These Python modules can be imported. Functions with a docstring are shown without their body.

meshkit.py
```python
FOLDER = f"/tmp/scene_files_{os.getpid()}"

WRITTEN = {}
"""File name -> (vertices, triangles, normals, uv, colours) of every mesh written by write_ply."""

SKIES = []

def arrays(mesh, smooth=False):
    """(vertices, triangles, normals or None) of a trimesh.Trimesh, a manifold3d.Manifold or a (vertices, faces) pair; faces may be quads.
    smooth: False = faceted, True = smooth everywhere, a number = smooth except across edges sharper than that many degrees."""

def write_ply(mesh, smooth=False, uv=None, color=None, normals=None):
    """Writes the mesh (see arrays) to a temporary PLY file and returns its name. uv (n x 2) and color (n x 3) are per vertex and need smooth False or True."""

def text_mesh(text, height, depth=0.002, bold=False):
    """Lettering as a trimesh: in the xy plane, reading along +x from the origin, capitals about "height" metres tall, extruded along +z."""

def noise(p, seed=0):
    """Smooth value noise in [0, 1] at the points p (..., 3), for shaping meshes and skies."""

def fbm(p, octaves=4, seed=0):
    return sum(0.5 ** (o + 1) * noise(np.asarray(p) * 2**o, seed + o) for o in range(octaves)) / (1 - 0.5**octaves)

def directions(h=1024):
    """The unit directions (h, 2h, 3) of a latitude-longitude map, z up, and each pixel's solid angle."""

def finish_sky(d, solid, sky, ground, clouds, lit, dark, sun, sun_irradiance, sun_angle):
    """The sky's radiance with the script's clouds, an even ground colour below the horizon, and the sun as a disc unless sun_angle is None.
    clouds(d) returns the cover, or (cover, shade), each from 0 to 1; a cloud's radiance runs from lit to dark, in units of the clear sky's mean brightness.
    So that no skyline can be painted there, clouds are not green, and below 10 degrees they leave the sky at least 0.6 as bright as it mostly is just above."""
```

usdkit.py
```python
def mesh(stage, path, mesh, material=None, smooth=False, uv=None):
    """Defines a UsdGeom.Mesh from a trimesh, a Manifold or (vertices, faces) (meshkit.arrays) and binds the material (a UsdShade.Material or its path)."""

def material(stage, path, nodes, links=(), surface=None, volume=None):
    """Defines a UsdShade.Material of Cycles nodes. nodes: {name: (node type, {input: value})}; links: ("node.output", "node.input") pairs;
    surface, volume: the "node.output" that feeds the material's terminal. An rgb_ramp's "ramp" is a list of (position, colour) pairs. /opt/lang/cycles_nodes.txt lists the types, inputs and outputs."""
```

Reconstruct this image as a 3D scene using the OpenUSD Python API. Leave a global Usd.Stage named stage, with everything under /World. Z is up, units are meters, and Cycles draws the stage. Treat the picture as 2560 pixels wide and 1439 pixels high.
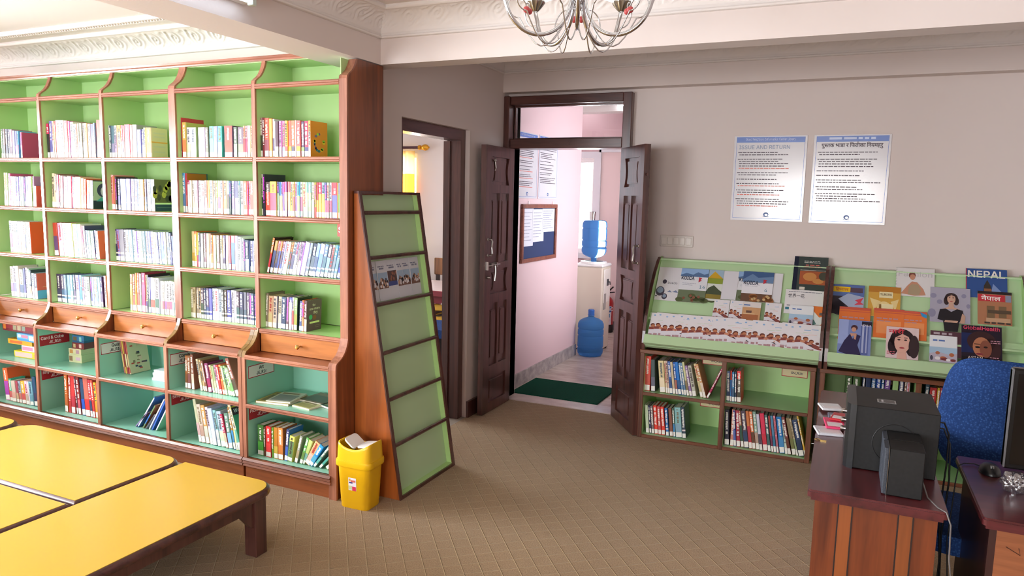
import math, random
import numpy as np, trimesh, usdkit, meshkit
from shapely.geometry import Polygon, box as sbox, Point
from shapely import affinity
from pxr import Usd, UsdGeom, UsdLux, Gf, Sdf

stage = Usd.Stage.CreateInMemory()
UsdGeom.SetStageUpAxis(stage, UsdGeom.Tokens.z)
UsdGeom.SetStageMetersPerUnit(stage, 1.0)
UsdGeom.Xform.Define(stage, '/World')
stage.SetDefaultPrim(stage.GetPrimAtPath('/World'))
rng = random.Random(7)
PI = math.pi

# ------------------------------------------------------------------ camera
EXPOSURE = 0.42
YAW, PITCH, ROLL, FPX = 0.427968, 0.122452, 0.022645, 1807.456      # radians; focal length in pixels of a 2560 px wide picture
cam = UsdGeom.Camera.Define(stage, '/World/camera')
cy, sy, cp, sp = math.cos(YAW), math.sin(YAW), math.cos(PITCH), math.sin(PITCH)
_f = np.array([-sy * cp, cy * cp, -sp]); _r = np.array([cy, sy, 0.0]); _u = np.cross(_r, _f)
_R = math.cos(ROLL) * _r + math.sin(ROLL) * _u; _U = -math.sin(ROLL) * _r + math.cos(ROLL) * _u
cam.AddTransformOp().Set(Gf.Matrix4d(*_R, 0, *_U, 0, *(-_f), 0, 0, 0, 1.6, 1))
cam.CreateHorizontalApertureAttr(36.0); cam.CreateVerticalApertureAttr(36.0 * 1439 / 2560)
cam.CreateFocalLengthAttr(36.0 * FPX / 2560); cam.CreateClippingRangeAttr(Gf.Vec2f(0.05, 100))
cam.CreateExposureAttr(EXPOSURE)

# ------------------------------------------------------------------ sky and daylight through the windows
dome = UsdLux.DomeLight.Define(stage, '/World/sky')
dome.CreateIntensityAttr(1.6); dome.CreateColorAttr(Gf.Vec3f(0.80, 0.90, 1.0))
def window_light(name, centre, w, h, face, power, color):
    """Daylight of one window: an area light the size of the opening, standing in it."""
    L = UsdLux.RectLight.Define(stage, '/World/' + name)
    L.CreateWidthAttr(w); L.CreateHeightAttr(h); L.CreateIntensityAttr(power); L.CreateColorAttr(Gf.Vec3f(*color))
    z = -np.array(face, float); up = np.array([0, 0, 1.0]); x = np.cross(up, z); x /= np.linalg.norm(x); y = np.cross(z, x)
    L.AddTransformOp().Set(Gf.Matrix4d(*x, 0, *y, 0, *z, 0, *centre, 1))
DAY = (0.92, 0.96, 1.0)
window_light('daylight_side', (-6.66, 0.9, 1.45), 2.7, 1.5, (1, 0, 0), 34, DAY)
window_light('daylight_rear', (-4.3, -3.36, 1.45), 2.7, 1.5, (0, 1, 0), 15, DAY)
window_light('daylight_rear_b', (-0.4, -3.36, 1.45), 2.0, 1.5, (0, 1, 0), 9, (1.0, 0.92, 0.85))
window_light('daylight_corridor', (-3.08, 8.76, 1.535), 0.44, 1.17, (0, -1, 0), 22, DAY)
window_light('daylight_corridor_side', (-0.68, 6.6, 1.6), 1.2, 1.3, (-1, 0, 0), 7, DAY)
window_light('daylight_reading_room', (-4.9, 7.06, 1.46), 1.09, 1.23, (0, -1, 0), 24, DAY)
window_light('daylight_reading_side', (-5.78, 5.0, 1.5), 1.6, 1.3, (1, 0, 0), 14, DAY)

# ------------------------------------------------------------------ helpers
def lin(c):
    if isinstance(c, str):
        c = c.lstrip('#')
        c = [int(x * 2, 16) for x in c] if len(c) == 3 else [int(c[i:i + 2], 16) for i in (0, 2, 4)]
        return tuple(((v / 255 + .055) / 1.055) ** 2.4 if v > 10.3 else v / 255 / 12.92 for v in c)
    return tuple(c)
_mats = {}
def plain(c, rough=.5, spec=.5, metal=0, key=None, coat=0, bump=0, bscale=200):
    c = lin(c); k = ('p', tuple(round(x, 4) for x in c), rough, spec, metal, coat, bump, bscale)
    if k not in _mats:
        nodes = {'p': ('principled_bsdf', {'base_color': c, 'roughness': rough, 'specular_ior_level': spec, 'metallic': float(metal), 'coat_weight': float(coat), 'coat_roughness': .15})}
        links = []
        if bump:
            nodes['g'] = ('texture_coordinate', {}); nodes['n'] = ('noise_texture', {'scale': float(bscale), 'detail': 3.0}); nodes['b'] = ('bump', {'strength': float(bump), 'distance': .002})
            links = [('g.object', 'n.vector'), ('n.fac', 'b.height'), ('b.normal', 'p.normal')]
        _mats[k] = usdkit.material(stage, '/World/Looks/paint_%03d' % len(_mats), nodes, links, 'p.BSDF')
    return _mats[k]
def wood(c1, c2, axis='z', rough=.35, scale=9., key='', coat=.3):
    k = ('w', lin(c1), lin(c2), axis, rough, scale)
    if k not in _mats:
        st = {'x': (.09, 1, 1), 'y': (1, .09, 1), 'z': (1, 1, .07)}[axis]
        _mats[k] = usdkit.material(stage, '/World/Looks/wood_%03d' % len(_mats), {
            'g': ('geometry', {}), 'm': ('mapping', {'scale': st}),
            'n': ('noise_texture', {'scale': scale, 'detail': 5.0, 'roughness': .6, 'distortion': 1.2}),
            'n2': ('noise_texture', {'scale': scale * 7, 'detail': 3.0, 'roughness': .6}),
            'r': ('rgb_ramp', {'ramp': [(.3, lin(c2)), (.52, lin(c1)), (.75, tuple(min(1, x * 1.25) for x in lin(c1)))]}),
            'r2': ('rgb_ramp', {'ramp': [(.3, (.72, .72, .72)), (.6, (1, 1, 1))]}),
            'x': ('mix', {'mix_type': 'multiply', 'fac': .8}),
            'p': ('principled_bsdf', {'roughness': rough, 'coat_weight': float(coat), 'coat_roughness': .2})},
            [('g.position', 'm.vector'), ('m.vector', 'n.vector'), ('m.vector', 'n2.vector'), ('n.fac', 'r.fac'), ('n2.fac', 'r2.fac'), ('r.color', 'x.color1'), ('r2.color', 'x.color2'), ('x.color', 'p.base_color')], 'p.BSDF')
    return _mats[k]
def emit(c, s):
    k = ('e', lin(c), s)
    if k not in _mats:
        _mats[k] = usdkit.material(stage, '/World/Looks/lamp_%03d' % len(_mats), {'e': ('emission', {'color': lin(c), 'strength': float(s)})}, [], 'e.emission')
    return _mats[k]
def noisy(name, ca, cb, scale, rough=.6, bump=.2, stretch=(1, 1, 1), lo=.35, hi=.65, spec=.4, dist=.004):
    return usdkit.material(stage, '/World/Looks/' + name, {
        'g': ('geometry', {}), 'm': ('mapping', {'scale': stretch}), 'n': ('noise_texture', {'scale': scale, 'detail': 6.0, 'roughness': .6}),
        'r': ('rgb_ramp', {'ramp': [(lo, lin(ca)), (hi, lin(cb))]}), 'b': ('bump', {'strength': bump, 'distance': dist}),
        'p': ('principled_bsdf', {'roughness': rough, 'specular_ior_level': spec})},
        [('g.position', 'm.vector'), ('m.vector', 'n.vector'), ('n.fac', 'r.fac'), ('r.color', 'p.base_color'), ('n.fac', 'b.height'), ('b.normal', 'p.normal')], 'p.BSDF')
_names = {}
def fresh(parent, name):
    n = _names.get((parent, name), 0); _names[(parent, name)] = n + 1
    return '%s/%s' % (parent, name if n == 0 else '%s_%03d' % (name, n))
class T:
    """A thing: an Xform at its base; its parts are given in the world's coordinates (local=False) or in its own."""
    def __init__(s, name, label, cat, loc=(0, 0, 0), rot=None, group=None, local=False, kind=None):
        s.path = fresh('/World', name); s.loc = np.array(loc, float); s.local = local
        x = UsdGeom.Xform.Define(stage, s.path); x.AddTranslateOp().Set(Gf.Vec3d(*map(float, loc)))
        if rot is not None: x.AddRotateXYZOp().Set(Gf.Vec3f(*map(float, rot)))
        s.prim = x.GetPrim(); tag(s.prim, label, cat, group, kind)
def tag(p, label=None, cat=None, group=None, kind=None):
    for k, v in (('label', label), ('category', cat), ('group', group), ('kind', kind)):
        if v: p.SetCustomDataByKey(k, v)
def put(t, name, mesh, mat, label=None, smooth=False):
    """A part of thing t (or of the part at path t given as (thing, path))."""
    th, parent = (t, t.path) if isinstance(t, T) else t
    if isinstance(mesh, list): mesh = trimesh.util.concatenate(mesh)
    if not th.local:
        mesh = mesh.copy(); mesh.apply_translation(-th.loc)
    p = fresh(parent, name); usdkit.mesh(stage, p, mesh, mat, smooth=smooth)
    if label: stage.GetPrimAtPath(p).SetCustomDataByKey('label', label)
    return (th, p)
def struct(name, mesh, mat, smooth=False):
    if isinstance(mesh, list): mesh = trimesh.util.concatenate(mesh)
    p = fresh('/World', name); usdkit.mesh(stage, p, mesh, mat, smooth=smooth); stage.GetPrimAtPath(p).SetCustomDataByKey('kind', 'structure')
    return p
def single(name, mesh, mat, label, cat, group=None, smooth=False, kind=None):
    if isinstance(mesh, list): mesh = trimesh.util.concatenate(mesh)
    p = fresh('/World', name); usdkit.mesh(stage, p, mesh, mat, smooth=smooth); tag(stage.GetPrimAtPath(p), label, cat, group, kind)
def copy_of(src, name, label, cat, loc, rot=None, group=None):
    p = fresh('/World', name); x = UsdGeom.Xform.Define(stage, p)
    x.GetPrim().GetReferences().AddInternalReference(src.path); x.ClearXformOpOrder() if False else None
    x.GetPrim().GetAttribute('xformOp:translate').Set(Gf.Vec3d(*map(float, loc)))
    if rot is not None: x.GetPrim().GetAttribute('xformOp:rotateXYZ').Set(Gf.Vec3f(*map(float, rot)))
    x.GetPrim().SetInstanceable(True); tag(x.GetPrim(), label, cat, group)
_BF = np.array([[0, 2, 1], [0, 3, 2], [4, 5, 6], [4, 6, 7], [0, 1, 5], [0, 5, 4], [1, 2, 6], [1, 6, 5], [2, 3, 7], [2, 7, 6], [3, 0, 4], [3, 4, 7]])
def bx(x0, x1, y0, y1, z0, z1):
    v = np.array([[x0, y0, z0], [x1, y0, z0], [x1, y1, z0], [x0, y1, z0], [x0, y0, z1], [x1, y0, z1], [x1, y1, z1], [x0, y1, z1]], float)
    return trimesh.Trimesh(v, _BF, process=False)
def rbx(x0, x1, y0, y1, z0, z1, b=.003):
    """A box with chamfered edges."""
    lo, hi = np.array([x0, y0, z0], float), np.array([x1, y1, z1], float); b = min(b, *((hi - lo) * .45)); pts = []
    for i in np.ndindex(2, 2, 2):
        c = np.where(np.array(i) == 0, lo, hi); s = np.where(np.array(i) == 0, 1, -1)
        for k in range(3):
            q = c + s * b; q[k] = c[k]; pts.append(q)
    return trimesh.convex.convex_hull(np.array(pts))
def prism(poly, axis, a, b):
    """Extrudes a polygon: axis x takes (y, z), axis y takes (x, z), axis z takes (x, y)."""
    poly = poly if isinstance(poly, Polygon) else Polygon(poly)
    m = trimesh.creation.extrude_polygon(poly, b - a, engine='earcut'); v = m.vertices.copy(); u, w, t = v[:, 0], v[:, 1], v[:, 2] + a
    m.vertices = np.stack({'x': (t, u, w), 'y': (u, t, w), 'z': (u, w, t)}[axis], 1)
    if axis == 'y': m.invert()
    return m
def tube(pts, r, n=10, cap=True):
    P = np.array(pts, float); m = len(P); rr = np.full(m, r, float) if np.isscalar(r) else np.array(r, float)
    tg = np.gradient(P, axis=0); tg /= np.linalg.norm(tg, axis=1)[:, None]
    ref = np.array([0, 0, 1.0]) if abs(tg[0][2]) < .9 else np.array([1.0, 0, 0]); V = []
    a = np.cross(tg[0], ref); a /= np.linalg.norm(a)
    for i in range(m):
        a = a - tg[i] * (a @ tg[i]); a /= np.linalg.norm(a); b = np.cross(tg[i], a)
        for k in range(n):
            V.append(P[i] + rr[i] * (math.cos(2 * PI * k / n) * a + math.sin(2 * PI * k / n) * b))
    F = []
    for i in range(m - 1):
        for k in range(n):
            p, q = i * n + k, i * n + (k + 1) % n; F += [[p, q, q + n], [p, q + n, p + n]]
    if cap:
        V += [P[0], P[-1]]
        for k in range(n):
            F += [[m * n, (k + 1) % n, k], [m * n + 1, (m - 1) * n + k, (m - 1) * n + (k + 1) % n]]
    t = trimesh.Trimesh(np.array(V), np.array(F), process=False)
    return t
def lathe(prof, c=(0, 0, 0), n=32, sx=1, sy=1, sq=None):
    """Turns (radius, height) pairs round z; sq is a superellipse exponent for squarish plans."""
    V, F = [], []
    for r, z in prof:
        for k in range(n):
            a = 2 * PI * k / n; x, y = math.cos(a), math.sin(a)
            if sq: q = (abs(x) ** sq + abs(y) ** sq) ** (-1 / sq); x, y = x * q, y * q
            V.append((c[0] + r * x * sx, c[1] + r * y * sy, c[2] + z))
    m = len(prof)
    for i in range(m - 1):
        for k in range(n):
            p, q = i * n + k, i * n + (k + 1) % n; F += [[p, q, q + n], [p, q + n, p + n]]
    return trimesh.Trimesh(np.array(V), np.array(F), process=False)
def ball(c, r, sub=2):
    m = trimesh.creation.icosphere(subdivisions=sub, radius=r); m.apply_translation(c); return m
def rrect(x0, x1, y0, y1, r):
    return sbox(x0 + r, y0 + r, x1 - r, y1 - r).buffer(r, quad_segs=8)
def arc(c, r, a0, a1, n=12):
    return [(c[0] + r * math.cos(a0 + (a1 - a0) * i / n), c[1] + r * math.sin(a0 + (a1 - a0) * i / n)) for i in range(n + 1)]
# flat print on a cover: polygons in the item's own (u, v) = (x, z), standing a hair in front of its face at y = 0
def prints(t, name, polys, mat, layer=1, label=None):
    ms = []
    for p in polys:
        p = p if hasattr(p, 'area') else Polygon(p)
        for g in getattr(p, 'geoms', [p]):
            if g.area > 1e-9: ms.append(prism(g, 'y', -.0004 * layer - .0003, -.0004 * layer + .0003))
    if ms: return put(t, name, ms, mat, label)
def lettering(t, s, u, v, h, mat, layer=3, bold=False, width=None, name='lettering', label=None, centre=False, rot=0):
    m = meshkit.text_mesh(s, h, .0005, bold); w = m.bounds[1][0] - m.bounds[0][0]; k = (width / w) if width else 1
    vv = m.vertices.copy(); x = (vv[:, 0] - m.bounds[0][0]) * k; y = vv[:, 1]
    if centre: x = x - w * k / 2
    if rot == 90: x, y = -y, x
    if rot == -90: x, y = y, -x
    m.vertices = np.stack([u + x, -.0004 * layer - vv[:, 2], v + y], 1)
    return put(t, name, m, mat, label)
def glyphs(t, key, u, v, h, mat, layer=3, width=None, name='lettering'):
    ps = []
    for p in GLYPHS[key].split(';'):
        rings = [[tuple(map(float, q.split())) for q in r.split(',')] for r in p.split('|')]; ps.append(Polygon(rings[0], rings[1:]).buffer(0))
    x1 = max(p.bounds[2] for p in ps); y0 = min(p.bounds[1] for p in ps); y1 = max(p.bounds[3] for p in ps); k = h / (y1 - y0); kx = width / x1 if width else k
    prints(t, name, [affinity.affine_transform(p, [kx, 0, 0, k, u, v - y0 * k]) for p in ps], mat, layer)
def ell(cx, cy_, rx, ry, n=20): return Polygon([(cx + rx * math.cos(2 * PI * i / n), cy_ + ry * math.sin(2 * PI * i / n)) for i in range(n)])
def textlines(u0, u1, v, h, r, words=True):
    """One line of print too small to read: word-long bars."""
    out, x = [], u0
    while x < u1 - h:
        w = min(r.uniform(1.5, 5.5) * h, u1 - x); out.append(sbox(x, v, x + w, v + h)); x += w + h * .8
    return out
GLYPHS = {'head': '371 -30,371 -25,374 -25,373 -20,374 -17,380 -13,388 -13,394 -15,402 -22,404 -25,501 -25,502 -30,498 -30,498 -36,496 -40,492 -42,492 -44,500 -51,499 -55,502 -57,502 -62,497 -67,489 -67,483 -64,479 -60,480 -57,484 -56,486 -60,490 -62,496 -62,497 -61,496 -58,490 -59,489 -58,488 -54,492 -53,492 -51,483 -42,484 -36,492 -36,492 -30,480 -30,479 -31,479 -37,467 -37,467 -40,476 -40,481 -44,481 -50,476 -55,474 -55,472 -52,472 -50,474 -50,475 -48,474 -45,469 -45,466 -47,466 -51,468 -54,473 -57,471 -61,468 -61,461 -53,461 -44,462 -43,461 -36,465 -32,474 -32,474 -30,458 -30,456 -31,456 -55,451 -55,451 -44,443 -44,442 -48,437 -48,435 -46,434 -40,438 -38,438 -31,436 -30,430 -30,430 -54,429 -55,424 -55,424 -48,415 -49,411 -47,408 -42,408 -37,411 -37,413 -35,413 -31,412 -30,405 -30,405 -54,399 -55,399 -41,393 -41,392 -46,387 -46,384 -42,385 -36,399 -36,399 -30,381 -30,380 -32,380 -55,375 -55,375 -30|443 -38,451 -39,451 -30,443 -30|415 -42,416 -44,420 -44,424 -42,424 -30,418 -30,419 -35|379 -21,381 -25,396 -24,392 -20,386 -18,380 -19;234 -30,234 -25,237 -25,236 -20,237 -17,243 -13,251 -13,257 -15,265 -22,267 -25,289 -25,290 -16,296 -11,301 -11,307 -16,308 -25,363 -25,363 -30,359 -30,358 -31,358 -55,353 -55,352 -30,337 -30,337 -35,344 -35,347 -37,348 -49,346 -53,341 -52,343 -42,339 -40,337 -42,337 -55,332 -55,331 -49,323 -50,319 -48,317 -44,318 -36,323 -32,331 -32,331 -30,315 -30,313 -31,313 -55,308 -55,308 -30,302 -30,302 -55,297 -55,297 -40,290 -40,287 -41,287 -46,291 -51,293 -51,293 -53,291 -55,288 -55,281 -46,281 -40,283 -37,287 -35,297 -35,297 -31,295 -30,267 -30,267 -36,274 -35,278 -38,279 -47,276 -53,272 -52,271 -49,273 -47,273 -42,270 -40,267 -43,267 -55,262 -55,262 -48,254 -48,249 -44,248 -30,244 -30,243 -32,243 -55,238 -55,238 -30|323 -43,327 -45,330 -44,331 -43,331 -38,328 -37,323 -38|293 -23,295 -25,304 -25,304 -19,301 -15,296 -15,293 -19|254 -40,256 -43,259 -43,262 -41,262 -30,254 -30|242 -21,244 -25,259 -24,255 -20,249 -18,243 -19;205 -30,205 -25,225 -25,226 -26,226 -30,222 -30,222 -36,220 -40,216 -43,216 -45,224 -51,222 -55,219 -55,207 -42,208 -36,216 -36,216 -30;118 -34,118 -28,122 -25,128 -25,131 -27,134 -39,139 -38,139 -30,134 -30,134 -25,197 -25,197 -30,193 -30,192 -31,192 -55,187 -55,187 -30,181 -30,181 -37,170 -37,170 -40,178 -40,182 -42,183 -44,183 -51,178 -55,167 -54,159 -48,161 -44,164 -44,167 -48,171 -50,178 -49,177 -45,169 -46,164 -41,164 -36,166 -33,176 -32,176 -30,158 -30,156 -31,156 -55,151 -55,151 -30,145 -30,145 -55,139 -54,139 -44,133 -44,132 -48,127 -48,123 -43,125 -38,121 -37|126 -32,126 -30,123 -30,123 -32;1 -30,1 -25,107 -25,107 -30,93 -30,93 -35,100 -35,103 -37,104 -49,102 -53,97 -52,99 -42,95 -40,93 -42,93 -55,88 -55,87 -49,79 -50,75 -48,73 -44,74 -36,79 -32,87 -32,87 -30,69 -30,69 -55,64 -55,64 -40,57 -40,54 -41,55 -48,60 -51,58 -55,55 -55,48 -46,49 -38,54 -35,64 -35,64 -31,63 -30,41 -30,41 -39,46 -39,46 -44,37 -44,45 -52,43 -55,40 -55,28 -42,29 -36,35 -36,36 -33,35 -30,24 -30,24 -52,29 -57,29 -62,24 -67,13 -66,6 -60,7 -57,11 -56,13 -60,17 -62,23 -62,24 -60,23 -58,17 -59,15 -56,15 -54,19 -53,19 -48,10 -48,5 -44,4 -30|79 -43,83 -45,86 -44,87 -43,87 -38,84 -37,79 -38|10 -40,12 -43,18 -42,19 -32,18 -30,10 -30', 'nepal': '1 -30,1 -25,17 -25,14 -18,8 -19,7 -16,8 -13,17 -14,20 -17,23 -25,93 -25,93 -30,89 -31,89 -55,83 -54,83 -40,80 -41,78 -46,73 -44,74 -41,73 -39,69 -40,69 -45,76 -51,75 -55,72 -55,69 -53,63 -45,63 -39,66 -35,68 -34,80 -35,83 -34,83 -30,61 -30,59 -31,59 -55,54 -55,54 -30,48 -30,48 -55,43 -55,43 -48,34 -48,29 -44,28 -30,24 -30,24 -54,18 -55,18 -41,12 -41,11 -46,6 -46,3 -42,4 -36,18 -36,18 -30|34 -40,36 -43,42 -42,43 -32,42 -30,34 -30', 'nari': '1 -30,1 -25,45 -25,45 -16,49 -13,57 -14,61 -18,62 -24,68 -25,68 -30,64 -30,63 -31,63 -55,58 -55,58 -30,53 -30,53 -36,51 -40,47 -42,47 -45,55 -51,53 -55,50 -55,38 -42,39 -36,47 -36,46 -30,36 -30,34 -31,34 -55,29 -55,29 -30,25 -30,24 -54,18 -55,18 -41,12 -41,11 -46,6 -46,3 -42,4 -36,18 -36,18 -30|50 -19,52 -25,57 -25,56 -20,54 -18', 'himal': '1 -30,1 -25,4 -25,3 -20,4 -17,10 -13,18 -13,24 -15,32 -22,34 -25,104 -25,104 -30,100 -31,100 -55,94 -54,94 -40,91 -41,89 -46,84 -44,85 -41,84 -39,80 -40,80 -45,87 -51,86 -55,83 -55,80 -53,74 -45,74 -39,77 -35,79 -34,91 -35,94 -34,94 -30,72 -30,70 -31,70 -55,65 -55,65 -30,60 -30,59 -32,59 -55,54 -55,54 -44,46 -44,45 -48,40 -48,38 -46,37 -40,41 -39,41 -31,40 -30,35 -30,33 -31,33 -37,21 -37,21 -40,30 -40,35 -44,35 -50,30 -55,28 -55,26 -52,26 -50,28 -50,29 -48,28 -45,23 -45,20 -47,20 -51,22 -54,27 -57,25 -61,22 -61,15 -53,15 -44,16 -43,15 -36,19 -32,28 -32,28 -30,12 -30,10 -31,10 -55,5 -55,5 -30|46 -38,54 -39,54 -30,46 -30|9 -21,11 -25,26 -24,22 -20,16 -18,10 -19', 'cjk': '147 -45,149 -43,154 -42,154 -29,157 -29,157 -39,163 -37,167 -33,169 -33,170 -34,169 -37,157 -43,157 -53,159 -54,169 -54,170 -47,171 -47,173 -48,173 -54,170 -57,156 -57,154 -55,154 -45,148 -47;134 -21,144 -21,145 -16,148 -17,148 -21,159 -21,159 -16,162 -16,162 -21,172 -21,172 -24,162 -24,162 -28,159 -28,159 -24,148 -24,147 -32,144 -36,144 -58,141 -58,141 -42,139 -42,138 -44,134 -44,134 -41,139 -38,139 -36,144 -31,144 -24,134 -24;89 -39,89 -35,129 -35,129 -39;46 -46,46 -43,53 -41,57 -37,50 -36,50 -18,80 -18,80 -36,73 -37,76 -40,85 -43,85 -45,81 -46,77 -43,74 -43,74 -58,71 -58,72 -40,68 -36,62 -36,58 -40,58 -42,60 -42,60 -49,58 -53,51 -58,49 -57,49 -55,56 -50,57 -42,55 -42,48 -47|68 -28,67 -33,77 -33,77 -28|68 -21,67 -25,77 -25,77 -21|62 -33,63 -28,53 -28,53 -33|62 -25,63 -21,53 -21,53 -25;1 -31,1 -28,8 -28,8 -18,11 -18,11 -28,19 -28,19 -17,22 -17,22 -27,24 -28,30 -28,31 -17,34 -17,34 -28,41 -28,41 -31,34 -31,34 -45,19 -45,19 -31,11 -31,11 -52,40 -52,40 -55,8 -55,8 -31|22 -41,31 -42,31 -31,22 -31'}
# ------------------------------------------------------------------ materials of the room
WALL = plain('#dacdc8', .7, .3, bump=.15, bscale=60)
CEIL = plain('#e2dad6', .7, .3)
PINK = plain('#d9b9bc', .65, .3, bump=.1, bscale=60)
WHITEP = plain('#dcdce0', .6, .3)
DARKWOOD = wood('#5a352f', '#3a211e', 'z', .28, 9, coat=.4)
DARKWOODX = wood('#5a352f', '#3a211e', 'x', .28, 9, coat=.4)
BROWN = wood('#8a4a26', '#5c2c16', 'z', .35, 7, coat=.3)
BROWNX = wood('#96522c', '#6c371c', 'x', .35, 7, coat=.3)
BROWNY = wood('#8a4a26', '#5c2c16', 'y', .35, 7, coat=.3)
EDGEX = wood('#ab7058', '#8a5340', 'x', .3, 10, coat=.4)
EDGEZ = wood('#ab7058', '#8a5340', 'z', .3, 10, coat=.4)
GREEN = plain('#b2d490', .38, .45)
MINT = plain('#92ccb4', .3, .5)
PALEGREEN = plain('#b6d2a4', .45, .4)
CHROME = plain('#c8c6c4', .18, .5, 1)
BRASS = plain('#d8b46a', .2, .5, 1)
STEEL = plain('#b8b4b0', .3, .5, 1)
BLACK = plain('#0c0c0d', .45, .4)
WHITE = plain('#ecebe8', .5, .4)
CARPET = usdkit.material(stage, '/World/Looks/carpet', {
    'g': ('geometry', {}), 'm': ('mapping', {'rotation': (0, 0, math.radians(-39)), 'scale': (12.5, 12.5, 12.5)}), 's': ('separate_xyz', {}),
    'fx': ('math', {'math_type': 'fraction'}), 'fy': ('math', {'math_type': 'fraction'}),
    'ax': ('math', {'math_type': 'subtract', 'value2': .5}), 'ay': ('math', {'math_type': 'subtract', 'value2': .5}),
    'bx': ('math', {'math_type': 'absolute'}), 'by': ('math', {'math_type': 'absolute'}), 'mx': ('math', {'math_type': 'maximum'}), 'mn': ('math', {'math_type': 'add'}),
    'line': ('map_range', {'range_type': 'smoothstep', 'from_min': .455, 'from_max': .495, 'clamp': True}),
    'dia': ('map_range', {'range_type': 'smoothstep', 'from_min': .17, 'from_max': .10, 'to_min': 0., 'to_max': 1., 'clamp': True}),
    'n': ('noise_texture', {'scale': 160.0, 'detail': 3.0}), 'nb': ('noise_texture', {'scale': 1.3, 'detail': 2.0}),
    'r': ('rgb_ramp', {'ramp': [(.3, lin('#8b7050')), (.7, lin('#a68a66'))]}), 'rb': ('rgb_ramp', {'ramp': [(.3, (.92, .92, .92)), (.7, (1.05, 1.05, 1.05))]}),
    'x': ('mix', {'mix_type': 'mix', 'color2': lin('#b9a27e')}), 'f': ('math', {'math_type': 'multiply', 'value2': .55}),
    'y': ('mix', {'mix_type': 'multiply', 'fac': 1.0}), 'hh': ('math', {'math_type': 'multiply_add', 'value2': .6}),
    'b': ('bump', {'strength': .5, 'distance': .006}), 'p': ('principled_bsdf', {'roughness': .95, 'specular_ior_level': .15, 'sheen_weight': .15})},
    [('g.position', 'm.vector'), ('m.vector', 's.vector'), ('s.x', 'fx.value1'), ('s.y', 'fy.value1'), ('fx.value', 'ax.value1'), ('fy.value', 'ay.value1'), ('ax.value', 'bx.value1'), ('ay.value', 'by.value1'),
     ('bx.value', 'mx.value1'), ('by.value', 'mx.value2'), ('mx.value', 'line.value'), ('g.position', 'n.vector'), ('g.position', 'nb.vector'), ('n.fac', 'r.fac'), ('nb.fac', 'rb.fac'),
     ('line.result', 'f.value1'), ('f.value', 'x.fac'), ('r.color', 'x.color1'), ('x.color', 'y.color1'), ('rb.color', 'y.color2'), ('y.color', 'p.base_color'),
     ('n.fac', 'hh.value1'), ('line.result', 'hh.value3'), ('hh.value', 'b.height'), ('b.normal', 'p.normal')], 'p.BSDF')
TILE = noisy('marble_floor', '#a89488', '#cdbfb4', 4.0, .25, .02, (1, 2.5, 1))
MARBLE = noisy('marble_skirting', '#8f8484', '#b9aeaa', 7.0, .3, .02, (1, 2, 2))
GLASS = usdkit.material(stage, '/World/Looks/pane_glass', {'t': ('transparent_bsdf', {}), 'g': ('glossy_bsdf', {'roughness': .02}), 'f': ('fresnel', {'IOR': 1.5}), 'm': ('mix_closure', {})},
                        [('f.fac', 'm.fac'), ('t.BSDF', 'm.closure1'), ('g.BSDF', 'm.closure2')], 'm.closure')
WATERBLUE = usdkit.material(stage, '/World/Looks/blue_plastic', {'p': ('principled_bsdf', {'base_color': lin('#5f9fe0'), 'roughness': .12, 'transmission_weight': .75, 'ior': 1.12, 'specular_ior_level': .5}), }, [], 'p.BSDF')

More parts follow.
